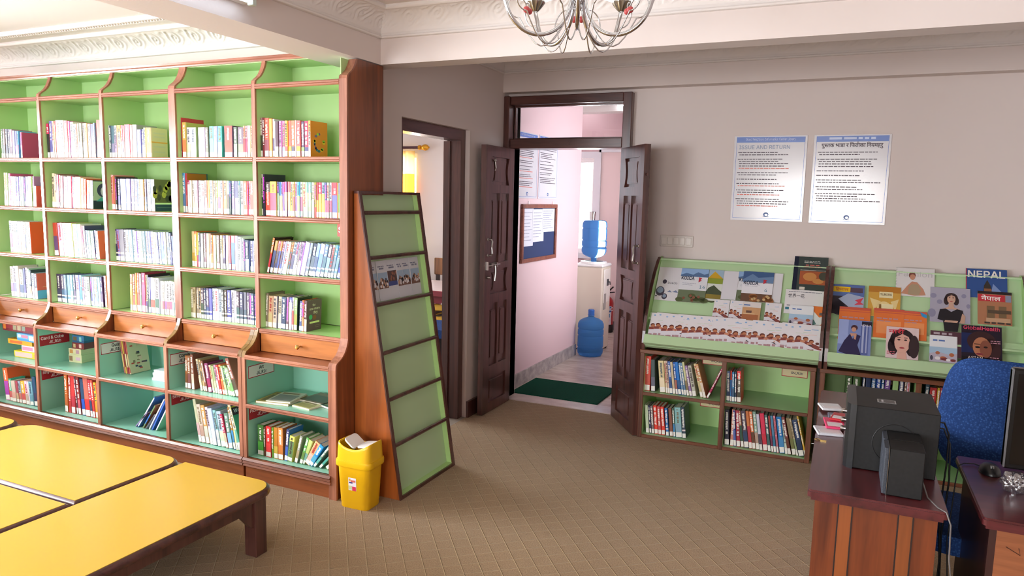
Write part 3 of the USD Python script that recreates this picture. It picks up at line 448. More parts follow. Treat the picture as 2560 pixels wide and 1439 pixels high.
# ------------------------------------------------------------------ books
BOOKS = '''=B4 3085 1806
-2948 -2928 214 0.0 977 443 @.45
-2927 -2912 214 0.0 712 n
-2911 -2881 211 0.0 d76 a67
-2880 -2859 206 0.0 eb6
-2858 -2846 205 0.0 dde 657 @.5
-2844 -2837 192 0.0 eef
-2836 -2814 191 0.0 534 dda @.7
-2813 -2793 192 0.0 c8c dbb @.72
-2792 -2772 192 0.0 e7a 8ac @.72
-2771 -2751 193 0.0 fc5 f55 @.7
-2750 -2728 193 0.0 f65 dc3 @.7
-2728 -2703 193 0.0 e75 556 @.7
-2701 -2692 194 0.0 edd
-2691 -2663 192 0.0 e66 dc3 @.7
-2660 -2639 187 0.0 546 8c6 @.72
-2638 -2612 189 0.0 e35 447 @.72
-2612 -2596 190 0.0 f94 fba @.3 cov=d72 cover
=C4 3085 1487
-2955 -2932 228 0.0 ccb 354 @.55
-2931 -2919 228 0.0 324 n cov=334
-2917 -2882 187 0.0 655 f54 @.3
-2881 -2834 189 0.0 fd3 c57 @.33 cov=b93
-2833 -2819 188 0.0 448 797 @.33
-2818 -2808 188 0.0 59e dc8 @.4
-2807 -2795 188 0.0 88c dc7 @.4
-2794 -2779 188 0.0 e58 75a @.35
-2778 -2760 189 0.0 859 ed8 @.3
-2759 -2741 189 0.0 e66 ed8 @.3
-2740 -2724 189 0.0 bcb ed5 @.3
-2723 -2707 189 0.0 ec7 e55 @.42
-2706 -2691 189 0.0 99c 86b @.42
-2691 -2673 189 0.0 4be ce7 @.4
-2673 -2655 189 0.0 ccb b68 @.42
-2654 -2634 188 0.0 bd9 ed9 @.3
-2633 -2617 188 0.0 8cb ed9 @.3
-2616 -2595 188 0.0 7aa ee8 @.3
-2593 -2576 187 0.0 eec ccc @.5
-2575 -2563 187 0.0 a93 c33 @.7 n
-2562 -2549 187 0.0 b34 e94 @.5
-2548 -2528 187 0.0 e35 ed5 @.32
-2527 -2504 187 0.0 89b ed5 @.32
-2503 -2493 187 0.0 448 e68 @.5
-2493 -2477 187 0.0 bcb e57 @.5
-2476 -2461 187 0.0 dcd e57 @.5
-2461 -2426 187 0.0 f34 66a @.35
-2425 -2418 186 0.0 c93 n
-2417 -2387 186 0.0 57a 6b6 @.32
=D4 3095 1168
-2924 -2909 204 13.9 e72 c34 @.45 cov=322
-2905 -2883 187 13.9 b95 347 @.3
-2882 -2864 185 13.9 d8a 336 @.3
-2863 -2849 186 13.9 d96 459 @.3
-2848 -2832 184 13.8 c9c 56a @.3
-2831 -2822 186 13.8 bce
-2821 -2801 185 13.8 dde
-2800 -2786 185 13.8 ddc
-2785 -2772 185 13.8 ea7 467 @.3
-2771 -2749 184 13.8 9ab 557 @.4
-2748 -2731 186 13.7 98b ccd @.4
-2730 -2718 187 13.7 eee
-2717 -2695 186 13.7 c9d dee @.6
-2690 -2658 188 13.7 ccf eef @.4
-2657 -2637 186 13.6 89a 789 @.5 b
-2636 -2610 183 13.6 235 567 @.4 b
-2609 -2585 184 13.6 8ad 568 @.4 b
-2584 -2555 183 13.5 ccf 79b @.3 b
-2555 -2530 183 13.5 68a 578 @.4 b
-2529 -2505 183 13.5 656 8ad @.4 b
-2504 -2484 181 13.5 9aa 567 @.3 b
-2483 -2465 181 13.4 59c 789 @.4 b
-2464 -2445 180 13.4 9ac 79a @.4 b
-2444 -2424 180 13.4 89c 45b @.3
-2423 -2406 180 13.4 47c 8be @.5
=E4 3100 858
-2946 -2930 195 2.9 876
-2930 -2898 181 2.9 ca8 cb8
-2897 -2868 181 2.9 ecb
-2867 -2859 182 2.8 667 n
-2858 -2834 182 2.8 dca ecb
-2834 -2799 181 2.8 457 346 @.12
-2798 -2782 184 2.8 a89 645 @.75
-2781 -2760 183 2.8 66b eee @.15
-2759 -2746 185 2.7 eed c55 @.4
-2745 -2722 184 2.7 8a6 994 @.5 cov=343
-2707 -2687 169 2.7 458
-2687 -2673 174 2.6 d63 c85
-2673 -2654 173 2.6 533 edb @.6 cov=645 title
=B3 3085 1806
-3589 -3560 232 0.0 baa 978 @.4
-3559 -3543 230 0.0 c34 678 @.5
-3537 -3505 202 0.0 ca5 d85 @.5 cov=bb6
-3504 -3475 173 0.0 dcc eda
-3474 -3425 172 0.0 dde ded cov=9b7
-3410 -3355 171 0.0 bac ccd
-3354 -3330 170 0.0 776
-3326 -3292 175 0.0 6bb 7cb @.4
-3291 -3258 174 0.0 88b 88a
-3257 -3224 174 0.0 5cb 8ca @.5
-3208 -3145 175 0.0 d43 e42 @.5 cov=646
-3140 -3112 167 0.0 565 898
-3110 -3068 166 0.0 767 887
-3067 -3053 172 0.0 ca8 c33 @.4
-3052 -3037 171 0.0 e9a d25 @.4
-3036 -3014 173 0.0 fed fca @.5
-3013 -2999 171 0.0 dba
-2998 -2984 172 0.0 ec7
=C3 3085 1487
-3550 -3527 231 0.0 48b 57a
-3526 -3511 229 0.0 a34 a66 cov=b72
-3510 -3492 189 0.0 a36 edd @.12
-3491 -3474 189 0.0 ddc
-3472 -3458 189 0.0 edc ba8 @.5
-3457 -3424 189 0.0 978 b86 @.7
-3421 -3399 189 0.0 eef
-3398 -3374 187 0.0 dde cbd @.5
-3373 -3352 190 0.0 d98 d99
-3350 -3335 190 0.0 eb6
-3333 -3307 190 0.0 edc
-3306 -3290 189 0.0 dcb 9aa @.5
-3290 -3274 190 0.0 bd9 ccb
-3272 -3253 190 0.0 dea e57 @.5
-3251 -3230 190 0.0 ecc edd
-3227 -3202 190 0.0 ea7 fb5
-3201 -3180 189 0.0 ade 543 @.4
-3178 -3167 188 0.0 468 232 @.5 n
-3166 -3143 188 0.0 aad 97a @.5
-3141 -3114 188 0.0 557 ba9 @.5
-3113 -3102 188 0.0 9de eed @.12
-3101 -3077 188 0.0 edd
-3076 -3050 188 0.0 f64
-3049 -3038 188 0.0 c35 n
-3038 -3025 189 0.0 eab
-3025 -3001 189 0.0 c76 e54 @.4
-2998 -2981 188 0.0 ede
=D3 3100 1168
-3507 -3486 211 0.0 cb8 b94 @.6
-3485 -3464 210 0.0 e63 db5 @.06
-3463 -3452 206 0.0 bb3 a34 @.65 n
-3451 -3436 205 0.0 667 568
-3435 -3411 201 0.0 999 bbb @.4
-3409 -3392 204 0.0 867
-3391 -3366 203 0.0 dc9 cb9
-3365 -3352 203 0.0 977 eef @.6
-3351 -3336 196 0.0 f95 d73 @.6
-3333 -3309 194 0.0 bca bdb
-3307 -3281 195 0.0 766 b33 @.82
-3280 -3260 196 0.0 cb8 dca
-3259 -3237 196 0.0 547 324 @.7
-3236 -3216 197 0.0 eed dda
-3214 -3196 196 0.0 b56 448 @.8
-3196 -3166 197 0.0 d89 57a @.2
-3165 -3143 198 0.0 aac edf @.2
-3142 -3122 194 0.0 eef
-3110 -3099 185 0.0 eee
-3098 -3087 181 0.0 447 n
-3086 -3059 177 0.0 235 dee @.6
-3058 -3052 176 0.0 458 n
-3051 -3030 174 0.0 99d
-3029 -3004 175 0.0 eef
=E3 3115 858
-3549 -3524 184 0.0 a97
-3523 -3503 185 0.0 ba8 cb9
-3497 -3479 185 0.0 a98
-3478 -3462 185 0.0 cb9
-3461 -3438 184 0.0 656 565 @.5 b
-3437 -3420 185 0.0 346 b
-3419 -3397 186 0.0 657 458 @.6 b
-3396 -3372 186 0.0 66b b
-3370 -3350 188 0.0 cde
-3349 -3318 189 0.0 dde
-3317 -3297 186 0.0 cde
-3295 -3275 184 0.0 555 b
-3274 -3255 186 0.0 543 b
-3254 -3220 187 0.0 448 b
-3218 -3196 189 0.0 dde
-3195 -3179 187 0.0 ede
-3178 -3154 184 0.0 545 355 @.5 b
-3153 -3126 184 0.0 446 345 b
-3125 -3101 184 0.0 667 456 b
-3100 -3082 184 0.0 657 b
-3081 -3066 183 0.0 767 b
-3065 -3044 182 0.0 457 b
-3042 -3026 179 0.0 347 b
=B2 3085 1806
-4213 -4177 174 0.0 96a 95b
-4177 -4162 198 0.0 dde
-4162 -4145 196 0.0 456
-4145 -4116 195 0.0 689 99b
-4115 -4094 197 0.0 ddd a8a @.3
-4092 -4059 198 0.0 ea4 ec8 @.2
-4058 -4038 197 0.0 c56 88a @.5
-4037 -4027 195 0.0 ddd
-4025 -3978 200 0.0 e67 e78
-3977 -3958 197 0.0 dcc
-3956 -3917 198 0.0 999
-3915 -3879 168 0.0 77b 68b
-3877 -3859 171 0.0 669 98a
-3858 -3841 178 0.0 eea
-3840 -3795 178 0.0 d93 d63 cov=cb9 lines
=C2 3085 1487
-4203 -4178 216 0.0 77c a8a @.2
-4178 -4149 216 0.0 eaa e88
-4148 -4129 209 0.0 b64
-4128 -4116 205 0.0 454 cov=434
-4107 -4086 192 0.0 446 55a
-4085 -4033 192 0.0 9ac b
-4031 -3992 193 0.0 87b 9ab b
-3991 -3960 193 0.0 99a b
-3959 -3933 193 0.0 9ad b
-3931 -3909 191 0.0 bba b
-3908 -3873 191 0.0 b83 976 b
-3871 -3853 192 0.0 546 358 b
-3852 -3818 192 0.0 9ab 8aa b
-3817 -3784 192 0.0 99c cov=775 photo b
=D2 3100 1168
-4200 -4180 235 0.0 992 aa3
-4171 -4146 199 -2.9 426 335 b
-4145 -4125 197 -2.9 98c b
-4124 -4085 198 -2.9 aab b
-4084 -4065 197 -3.0 bbc b
-4064 -4034 198 -3.0 9ab b
-4033 -4005 199 -3.0 ace b
-4004 -3984 198 -3.0 bcb b
-3983 -3963 194 -3.1 86b b
-3962 -3939 195 -3.1 eee b
-3937 -3915 194 -3.1 abb b
-3913 -3891 195 -3.1 9bc b
-3890 -3867 196 -3.1 9ac b
-3866 -3845 196 -3.2 88c b
-3843 -3820 195 -3.2 efe
-3819 -3798 192 -3.2 ccb bcc
-3797 -3777 192 -3.2 558 66a
-3777 -3757 193 -3.2 bce
-3756 -3733 194 -3.3 77b 58c @.4
-3732 -3711 195 -3.3 ddd beb
-3710 -3683 196 -3.3 456 667 b
-3682 -3665 193 -3.3 447 n
-3664 -3650 177 -3.3 458 ece cov=b56
=E2 3100 858
-4054 -4033 232 1.0 dc9 eb5 @.3
-4032 -4010 234 1.0 843 b54 @.6
-4009 -3995 242 1.0 e93 ec4
-3995 -3973 243 0.9 a54 c54
-3972 -3952 240 0.9 999 787
-3951 -3919 246 0.9 b36 c47 @.3
-3918 -3905 236 0.9 db6 537 @.7
-3904 -3890 237 0.9 334 n cov=323
-3889 -3871 222 0.8 77b 465 @.6
-3870 -3833 222 0.8 eee e54 @.62
-3832 -3802 222 0.8 dde 465 @.58
-3788 -3767 205 0.8 eee c98 @.6
-3766 -3751 206 0.7 eee a56 @.6
-3750 -3733 207 0.7 dde 96a @.6
-3732 -3714 208 0.7 eee b67 @.6
-3713 -3686 210 0.7 eee e57 @.6
-3685 -3665 209 0.7 eee 8a9 @.6
-3664 -3645 208 0.6 dde 689 @.6
=B1 3085 1806
-4758 -4733 222 -0.4 d36 333 @.3 cov=723
-4731 -4704 237 -0.4 77b 66a
-4703 -4686 237 -0.4 dca cbb
-4684 -4669 236 -0.4 d55 c94 @.3
-4668 -4617 240 -0.4 eee 77b @.45
-4616 -4589 239 -0.5 eee
-4587 -4550 236 -0.5 d66 e65
-4548 -4529 233 -0.5 b6a 96a
-4527 -4497 228 -0.5 ddc
-4496 -4476 214 -0.6 dcc a87
-4475 -4460 215 -0.6 eba
-4459 -4438 217 -0.6 887 669
-4437 -4410 217 -0.6 887 ba9
-4409 -4391 216 -0.6 b98 a9b
-4390 -4362 216 -0.7 db8 cb9
-4361 -4335 211 -0.7 cbc ddc
-4334 -4304 210 -0.7 557 658
-4303 -4288 216 -0.7 79b ded
-4277 -4237 233 0.0 e54 f54
=C1 3085 1487
-4744 -4717 221 2.6 dca
-4716 -4694 218 2.6 864 b97
-4693 -4670 214 2.6 a46 86a @.3
-4669 -4658 211 2.5 dcc
-4657 -4630 206 2.5 956 88a @.4
-4629 -4590 202 2.5 cbc ded
-4589 -4547 204 2.5 e57 eed @.52
-4546 -4531 201 2.5 658 n
-4530 -4508 198 2.4 ddd ecd
-4507 -4456 199 2.4 eca ed8
-4455 -4427 192 2.4 e97 c85
-4426 -4405 188 2.4 c42 b53
-4404 -4376 182 2.3 c84 436 @.5
-4375 -4340 180 2.3 658 cbd cov=343 portrait
=D1 3095 1168
-4814 -4756 219 -3.4 ec8 dca cov=d93
-4754 -4712 218 -3.4 b43 647 @.4
-4711 -4663 218 -3.5 dac eed
-4662 -4622 219 -3.5 dd9 ddd
-4622 -4592 219 -3.5 edd
-4591 -4559 221 -3.5 dd8 ddd
-4558 -4513 217 -3.6 acd 8ae @.2
-4512 -4477 217 -3.6 eee eed
-4471 -4457 209 -3.6 a67 967
-4455 -4436 209 -3.7 dcd cov=447
-4435 -4415 180 -3.7 8ab ccd
-4414 -4391 179 -3.7 bcc
-4390 -4368 178 -3.7 7a9 cdb
-4367 -4350 180 -3.7 346 c46 @.7
-4349 -4333 183 -3.7 99c
-4332 -4312 180 -3.8 e98 ded cov=d65
=E1 3100 858
-4761 -4716 188 -1.4 435 446 b
-4715 -4687 188 -1.5 668 579 b
-4686 -4660 186 -1.5 79a 68a b
-4659 -4626 187 -1.5 68a 58b b
-4625 -4596 189 -1.5 69a 8bb b
-4595 -4571 192 -1.6 335 546 b
-4570 -4532 193 -1.6 88c 9bd b
-4526 -4506 194 -1.6 ade 48c @.4
-4505 -4486 186 -1.6 99b cbd
-4485 -4460 187 -1.7 ede
-4459 -4427 187 -1.7 9a9 bcb
-4426 -4411 189 -1.7 558 66a
-4410 -4392 190 -1.7 bcf
-4391 -4371 189 -1.7 eee
-4370 -4350 191 -1.7 9bc 79b
-4349 -4324 191 -1.8 8ab bcc
-4323 -4305 194 -1.8 436 657
-4289 -4270 205 -1.8 ece cov=c63
=B0 3085 1806
-5356 -5327 199 1.1 666
-5327 -5300 198 1.1 887 555
-5299 -5275 198 1.0 777
-5274 -5247 197 1.0 888 666
-5246 -5226 197 1.0 676
-5225 -5200 197 1.0 766 555
-5199 -5177 196 1.0 667 445
-5176 -5154 195 0.9 556
-5154 -5126 192 0.9 a89 534 @.6
-5125 -5096 183 0.9 88b 669 @.6
-5095 -5072 181 0.9 558 85a
-5071 -5054 179 0.9 5ad 736 @.5
-5036 -5019 171 0.8 a46 e8a @.5 cov=a36
=C0 3085 1487
-5419 -5374 221 2.1 367
-5373 -5336 222 2.1 8a9
-5335 -5303 222 2.0 a43
-5302 -5276 222 2.0 353 7cb @.5
-5275 -5247 222 2.0 835
-5245 -5225 223 2.0 eca cb9
-5223 -5202 223 2.0 9b8 bca
-5202 -5177 218 1.9 c58 e7a @.3
-5176 -5149 200 1.9 ede
-5149 -5122 198 1.9 dee
-5121 -5108 199 1.9 79a
-5107 -5083 196 1.9 76a 88b b
-5082 -5065 200 1.9 dee
-5064 -5036 197 1.8 9ab 7aa b
-5035 -5022 193 1.8 769
-5021 -4990 199 1.8 66b 77c
-4989 -4958 201 1.8 eef ded
-4957 -4946 200 1.8 ac7 6a7
-4944 -4927 201 1.8 969 735 @.5
-4925 -4902 138 1.7 e98 cov=c44
=D0 3100 1168
-5473 -5445 211 -0.9 ddd
-5444 -5417 212 -0.9 ede
-5416 -5389 213 -0.9 dcc
-5388 -5361 214 -1.0 ede
-5360 -5337 215 -1.0 ddd 777 @.3
-5336 -5309 216 -1.0 eee 568 @.35
-5308 -5288 217 -1.0 eee dde
-5288 -5265 215 -1.0 eee d9b @.4
-5264 -5241 216 -1.1 eee 86a @.4
-5240 -5214 215 -1.1 eee b6a @.4
-5213 -5186 214 -1.1 eee eaa @.4
-5186 -5166 214 -1.1 eee dcd @.4
-5165 -5143 214 -1.1 eee 99b @.4
-5142 -5113 214 -1.1 eee ea9 @.4
-5112 -5086 214 -1.2 eee ecc @.4
-5085 -5063 213 -1.2 eee 77c @.4
-5062 -5040 213 -1.2 eee 7be @.4
-5039 -5009 213 -1.2 eef cov=c53
=E0 3100 858
-5501 -5466 211 -0.9 5a7
-5466 -5428 213 -0.9 5b8
-5427 -5393 218 -1.0 4b8
-5392 -5354 222 -1.0 5b8 6b8
-5352 -5319 224 -1.0 ec5 bc3
-5308 -5287 224 -1.0 965 857
-5286 -5261 223 -1.1 dcd bbf
-5260 -5228 208 -1.1 ede 98b
-5226 -5194 213 -1.1 cbd 88b
-5193 -5165 215 -1.1 edd dcd
-5161 -5119 195 -1.1 bcc 568
-5118 -5095 203 -1.2 447 66a
-5094 -5073 209 -1.2 ede
-5072 -5051 203 -1.2 acb dee
-5050 -5026 195 -1.2 345 b98
-5025 -4997 176 -1.2 abd edd
-4996 -4968 173 -1.3 445 ecc cov=c55 redblue
=H4 3000 136
-2929 -2884 177 0.0 473 5a4
-2882 -2870 170 0.0 743 n
-2868 -2830 177 0.0 d33 e44
-2827 -2812 176 0.0 693 n
-2810 -2780 180 0.0 b72 ca4 @.6
-2779 -2743 182 0.0 d84 c73 cov=b62
-2736 -2715 181 5.8 447 46b cov=37b
-2715 -2679 149 8.8 dd6 685 @.2
-2665 -2644 163 14.7 998 a97
-2630 -2609 163 18.7 6a5 684
-2627 -2595 153 23.7 bc7 7a9
-2602 -2561 154 29.6 ea7 dba
-2575 -2540 147 33.6 39d 5ac
-2540 -2520 163 39.6 798 6ba
-2503 -2483 178 43.5 698 5a9
-2472 -2439 223 51.5 bc3 4a6
=H3 3000 136
-3382 -3358 259 -10.5 bb9 caa
-3358 -3326 231 -10.6 cba b98
-3324 -3294 230 -10.6 c95 ccb
-3292 -3270 223 -10.6 dcd cdd
-3268 -3235 219 -10.7 bce ddd
-3232 -3207 213 -10.7 8bb ccc
-3205 -3168 210 -10.7 abc cdb
-3166 -3145 200 -13.8 b35 cb9
-3143 -3110 208 -10.8 687 8bd
-3108 -3091 250 -10.8 a73 48b
-3089 -3076 254 -10.8 cb4 dd9
-3073 -3049 271 -16.9 dca 6a9 cov=486 world
=G3 3020 446
-3506 -3485 199 0.6 a63 853
-3481 -3457 202 -0.5 964 855
-3450 -3428 210 -2.5 854 dcb
-3376 -3358 190 -11.6 cb9 dda
-3356 -3342 187 -11.6 ca7
-3339 -3324 182 -11.6 854
-3312 -3284 172 -11.6 836 925
-3281 -3264 165 -11.7 dda bb9
-3262 -3244 162 -11.7 9a7 cc9
-3242 -3225 170 -11.7 c8a dcb
-3222 -3205 172 -11.7 d43 c33
-3203 -3184 175 -11.7 e95 c63
-3182 -3163 171 -13.8 8a7 ab8
-3160 -3143 175 -14.8 9b8
-3141 -3124 173 -16.8 8a6
-3122 -3101 171 -19.8 9a8 7a6
-3099 -3071 230 -21.8 954 543
=H1 3020 136
-4620 -4589 259 0.0 c62 b63
-4585 -4559 263 1.5 b33 n
-4557 -4519 257 0.5 c33 b34
-4504 -4491 252 -4.6 645
-4489 -4462 249 -4.6 933 c56 @.6
-4451 -4417 244 -4.6 246 25b
-4414 -4368 254 -4.7 c65 d33
-4366 -4344 249 -4.7 c34 346
-4342 -4322 248 -4.7 e54 c33
-4320 -4296 235 -4.7 eb3 d93
-4293 -4272 233 -4.8 e43 n
=H0 3000 136
-5228 -5179 225 -6.0 e63 a4a @.4
-5177 -5149 157 -6.1 4a8 c66
-5146 -5102 148 -6.1 cba da9
-5099 -5075 150 -6.1 a45 ca8
-5073 -5045 153 -6.1 9ab c76
-5043 -5001 158 -6.2 ea3 c55
-4999 -4968 162 -6.2 dbc ba9
-4967 -4955 163 -6.2 edd
-4953 -4916 164 -6.2 7ab 69a
-4912 -4877 203 -6.3 246 335 cov=256
=S3 4790 325
-1175 -1131 240 0.0 d43 c54
-1123 -1094 218 -3.1 455 667
-1062 -1024 218 -6.2 dc9 edb
-1022 -1008 221 -6.2 dca
-1006 -994 223 -7.2 dba
-994 -974 221 -7.2 46a 358
-973 -955 218 -8.3 cb9
-953 -938 220 -8.3 36b a65
-936 -915 222 -9.3 27c 258
-914 -899 220 -9.3 79b
-897 -882 222 -10.4 68a
-879 -863 230 -11.4 cc9 875
-861 -843 207 -12.4 97a
-842 -816 209 -12.4 bba
-791 -772 229 -14.5 dc9 cb8
-770 -751 229 -16.5 c96 dcb
-756 -742 246 22.5 b36
=S4 4790 325
-624 -601 199 -2.7 67a 346 @.2
-599 -590 205 -2.7 e54 27b @.3
-588 -574 198 -2.7 48b 357
-573 -559 200 -2.7 345
-557 -532 207 -2.8 e44 443 @.25
=T3 4790 35
-1144 -1121 193 -6.1 cdb
-1119 -1106 193 -6.1 446
-1104 -1086 193 -6.1 877
-1084 -1060 198 -6.1 e43
-1058 -1037 196 -6.1 c55
-1035 -1011 196 -6.2 e43
-1005 -985 191 -6.2 37b b
-980 -957 195 -6.2 854
-955 -940 196 -6.3 576 48b
-938 -895 206 -6.3 8bb 8ab
-895 -870 213 -6.3 345 b
=T4 4790 35
-619 -589 238 -2.7 334
-584 -563 244 0.0 c87
-561 -544 241 -4.7 448 56a
-542 -518 243 -4.8 a34
-514 -494 243 -8.8 b86 354 @.4
-493 -463 245 -8.8 545 346
-462 -442 248 -8.9 c74 b34 @.4
-441 -421 248 -8.9 e85 643
-419 -398 251 -8.9 8a9 b98
-397 -378 238 -8.9 ccd 545
-375 -347 246 -9.0 d35 c34
-346 -327 240 -9.0 577 466
-324 -311 237 -9.0 a44 735
-310 -294 240 -9.1 58a 379
-292 -279 242 -9.1 e9a b67
-275 -243 238 -9.1 27b 48b
-242 -226 241 -9.1 cdc
-224 -204 244 -13.2 844 632
-199 -176 241 -13.2 875 774
-174 -162 242 -14.2 cb9 9a7
-160 -127 236 -14.2 346 235
-125 -114 266 -14.3 da4
=U0 4790 325
73 110 262 0.0 352 dc4 cov=352
113 154 261 0.0 352 dc4
166 181 269 0.0 346
184 212 275 0.0 235 cca @.8
215 239 275 0.0 258
241 266 279 0.0 149
268 284 278 0.0 258
286 317 274 0.0 648 d45 @.4
329 359 283 0.0 9b7 cd9
364 388 283 0.0 446
391 403 279 0.0 865 dcd
404 420 281 0.0 dcd
=U1 4790 325
499 521 260 0.0 356 ddc
524 559 241 0.0 b33
561 576 244 0.0 b92
577 593 246 0.0 a34
598 627 240 0.0 dde
628 646 240 0.0 cdd
648 674 243 0.0 27c'''
def near_name(c):
    r, g, b = [int(x, 16) / 15 for x in c]; mx, mn = max(r, g, b), min(r, g, b); s = (mx - mn) / (mx + 1e-6); l = (mx + mn) / 2
    if s < .14 or mx - mn < .1: return 'white' if l > .87 else 'pale grey' if l > .7 else 'grey' if l > .42 else 'charcoal' if l > .2 else 'black'
    h = (math.degrees(math.atan2(math.sqrt(3) * (g - b), 2 * r - g - b))) % 360
    n = 'red' if h < 12 or h > 345 else 'orange' if h < 38 else 'yellow' if h < 66 else 'green' if h < 165 else 'teal' if h < 195 else 'blue' if h < 250 else 'purple' if h < 300 else 'pink'
    if n == 'orange' and (l < .5 and mx < .78): n = 'brown'
    if n == 'orange' and s < .4 and l > .6: n = 'tan'
    if n == 'yellow' and s < .35 and l > .6: n = 'cream'
    if n == 'yellow' and l < .5: n = 'olive'
    if n == 'red' and l > .65: n = 'pink'
    return n if n in ('tan', 'cream', 'brown', 'olive') else ('pale ' if l > .72 else 'dark ' if l < .33 else '') + n
ORD = 'first second third fourth fifth sixth seventh eighth ninth tenth eleventh twelfth thirteenth fourteenth fifteenth sixteenth seventeenth eighteenth nineteenth twentieth twenty-first twenty-second twenty-third twenty-fourth twenty-fifth twenty-sixth twenty-seventh twenty-eighth twenty-ninth thirtieth'.split()
BAYN = ['far-left bay', 'second-left bay', 'middle bay', 'second-right bay', 'rightmost bay']
ROWN = {'B': 'top book shelf', 'C': 'second shelf', 'D': 'third shelf', 'E': 'fourth shelf'}
PLACE = {'H4': 'bottom shelf beside yellow bin', 'H3': 'bottom shelf by Simple First label', 'G3': 'upper cubby under second-right drawer', 'H1': 'bottom shelf under board game boxes', 'H0': 'bottom-left cubby under boxed games',
         'S3': 'upper-left cubby of low rack cabinet', 'S4': 'upper-right cubby of low rack cabinet', 'T3': 'lower-left cubby of low rack cabinet', 'T4': 'lower-right cubby of low rack cabinet', 'U0': 'shelf behind the black subwoofer', 'U1': 'shelf left of the blue chair'}
GROUPS = {'S': 'reference books in the low cabinet under the brochures', 'T': 'reference books in the low cabinet under the brochures', 'U': 'reference books behind the desks'}
PAPER, TAG = plain('#e6dfcf', .8, .2), plain('#efebe4', .6, .3)
_cover_cache = {}
def book_meshes(w, h, d, kind):
    k = 1 - .25 * (kind == 'thin'); r = min(w * .3, .004); t = min(.0016, w * .2)
    q = [(0, d), (0, r), (r * .3, r * .3), (r, 0), (w - r, 0), (w - r * .3, r * .3), (w, r), (w, d), (w - t, d), (w - t, r + t), (t, r + t), (t, d)]
    return prism(Polygon(q), 'z', 0, h), bx(t, w - t, r + t, d - .003, .002, h - .003)
def cover_art(B, kind, w, d, h):
    """Printed front cover, on the right-hand face x = w of the book: (y, z) rectangles and shapes."""
    def face(name, polys, c, layer=1, label=None):
        put(B, name, [prism(p if hasattr(p, 'area') else Polygon(p), 'x', w + .0004 * (layer - 1), w + .0004 * layer + .0002) for p in polys], plain(c, .4), label)
    def words(s, y, z, hh, c, layer=2):
        m = meshkit.text_mesh(s, hh, .0004); m.vertices = np.stack([w + .0004 * layer + m.vertices[:, 2], y + m.vertices[:, 0], z + m.vertices[:, 1]], 1); put(B, 'lettering', m, plain(c, .5))
    if kind == 'title':
        words('for', d * .36, h * .80, .014, '#e8dcd0'); words('one more', d * .16, h * .68, .014, '#e8dcd0'); words('day', d * .42, h * .555, .016, '#e8dcd0')
        face('emblem', [ell(d * .26, h * .45, .014, .014)], '#3fae78'); face('emblem', [ell(d * .52, h * .43, .015, .014)], '#8a4a34'); face('author_strip', [sbox(d * .2, h * .24, d * .86, h * .30)], '#e0e0a0')
        face('small_print', [sbox(d * .55, h * .155, d * .92, h * .16), sbox(d * .6, h * .095, d * .9, h * .1)], '#b89a98')
    elif kind == 'cover':
        r = random.Random(3)
        for c, n in (('#6a4a8a', 5), ('#d8b030', 4), ('#3a6a8a', 3), ('#8ab040', 3)): face('emblem', [ell(d * .5 + math.cos(a) * d * .27, h * .42 + math.sin(a) * d * .33, .006 + r.random() * .006, .007) for a in [r.random() * 6.3 for _ in range(n)]], c)
    elif kind == 'portrait':
        face('cover_print', [sbox(.002, h * .03, d - .002, h * .97)], '#a9c088'); face('cover_print', [sbox(.002, h * .03, d - .002, h * .3)], '#2c3a30', 2); face('cover_print', [ell(d * .55, h * .66, d * .34, h * .24)], '#3c4048', 3)
        face('cover_print', [ell(d * .66, h * .62, d * .26, h * .2)], '#c9c8b4', 4); face('cover_print', [[(d * .15, h * .27), (d * .45, h * .42), (d * .8, h * .27)]], '#4fae88', 5)
    elif kind == 'photo':
        r = random.Random(5); face('cover_print', [sbox(.002, h * .27, d - .002, h * .99)], '#5c5a3c'); face('cover_print', [ell(d * r.random(), h * (.4 + .5 * r.random()), .016, .02) for _ in range(9)], '#a8a24c', 2); face('cover_print', [ell(d * r.random(), h * (.35 + .4 * r.random()), .012, .02) for _ in range(7)], '#3a3a34', 3)
        face('cover_print', [sbox(.002, h * .22, d - .002, h * .27)], '#d6e8b8', 2); face('cover_print', [sbox(.002, .002, d - .002, h * .22)], '#26405a', 2); face('small_print', [sbox(d * .1, h * .115, d * .9, h * .122)], '#8aa890', 3)
    elif kind == 'lines':
        face('cover_print', [sbox(.001, h * .5, d - .001, h * .545)], '#d89a4a'); face('small_print', [sbox(d * .15, h * z, d * .85, h * (z + .05)) for z in (.8, .68, .36, .18)], '#c3b7a4')
    elif kind == 'redblue':
        face('cover_print', [sbox(.001, .001, d - .001, h * .34)], '#5aa0e0'); face('small_print', [sbox(d * .3, h * .46, d * .95, h * .47)], '#d8c0a0')
    elif kind == 'world':
        face('cover_print', [sbox(.001, h * .75, d - .001, h * .99)], '#3c2a34'); words('World', .012, h * .80, .022, '#d8e4e4'); face('cover_print', [ell(d * .4, h * .45, .03, .04)], '#5aa080', 2)
_made = {}
def spines():
    """Every standing book of the table: (cell, index, x0, x1, h, lean, y, z, c1, c2, flags)."""
    out, cell = [], None
    for line in BOOKS.strip().splitlines():
        if line[0] == '=': cell, y, z = line[1:].split(); y, z, n = int(y) / 1000, int(z) / 1000, 0; continue
        q = line.split(); cols = [c for c in q[4:] if len(c) == 3 and all(ch in '0123456789abcdef' for ch in c)]; fl = [c for c in q[4:] if c not in cols]; n += 1
        out.append((cell, n, int(q[0]) / 1000, int(q[1]) / 1000, int(q[2]) / 1000, float(q[3]), y, z, cols[0], cols[1] if len(cols) > 1 else None, fl))
    return out
ROWZ = {'B': 1.795, 'C': 1.476, 'D': 1.157, 'E': .847, 'G': .437, 'H': .13, 'S': .318, 'T': .022, 'U': .318}
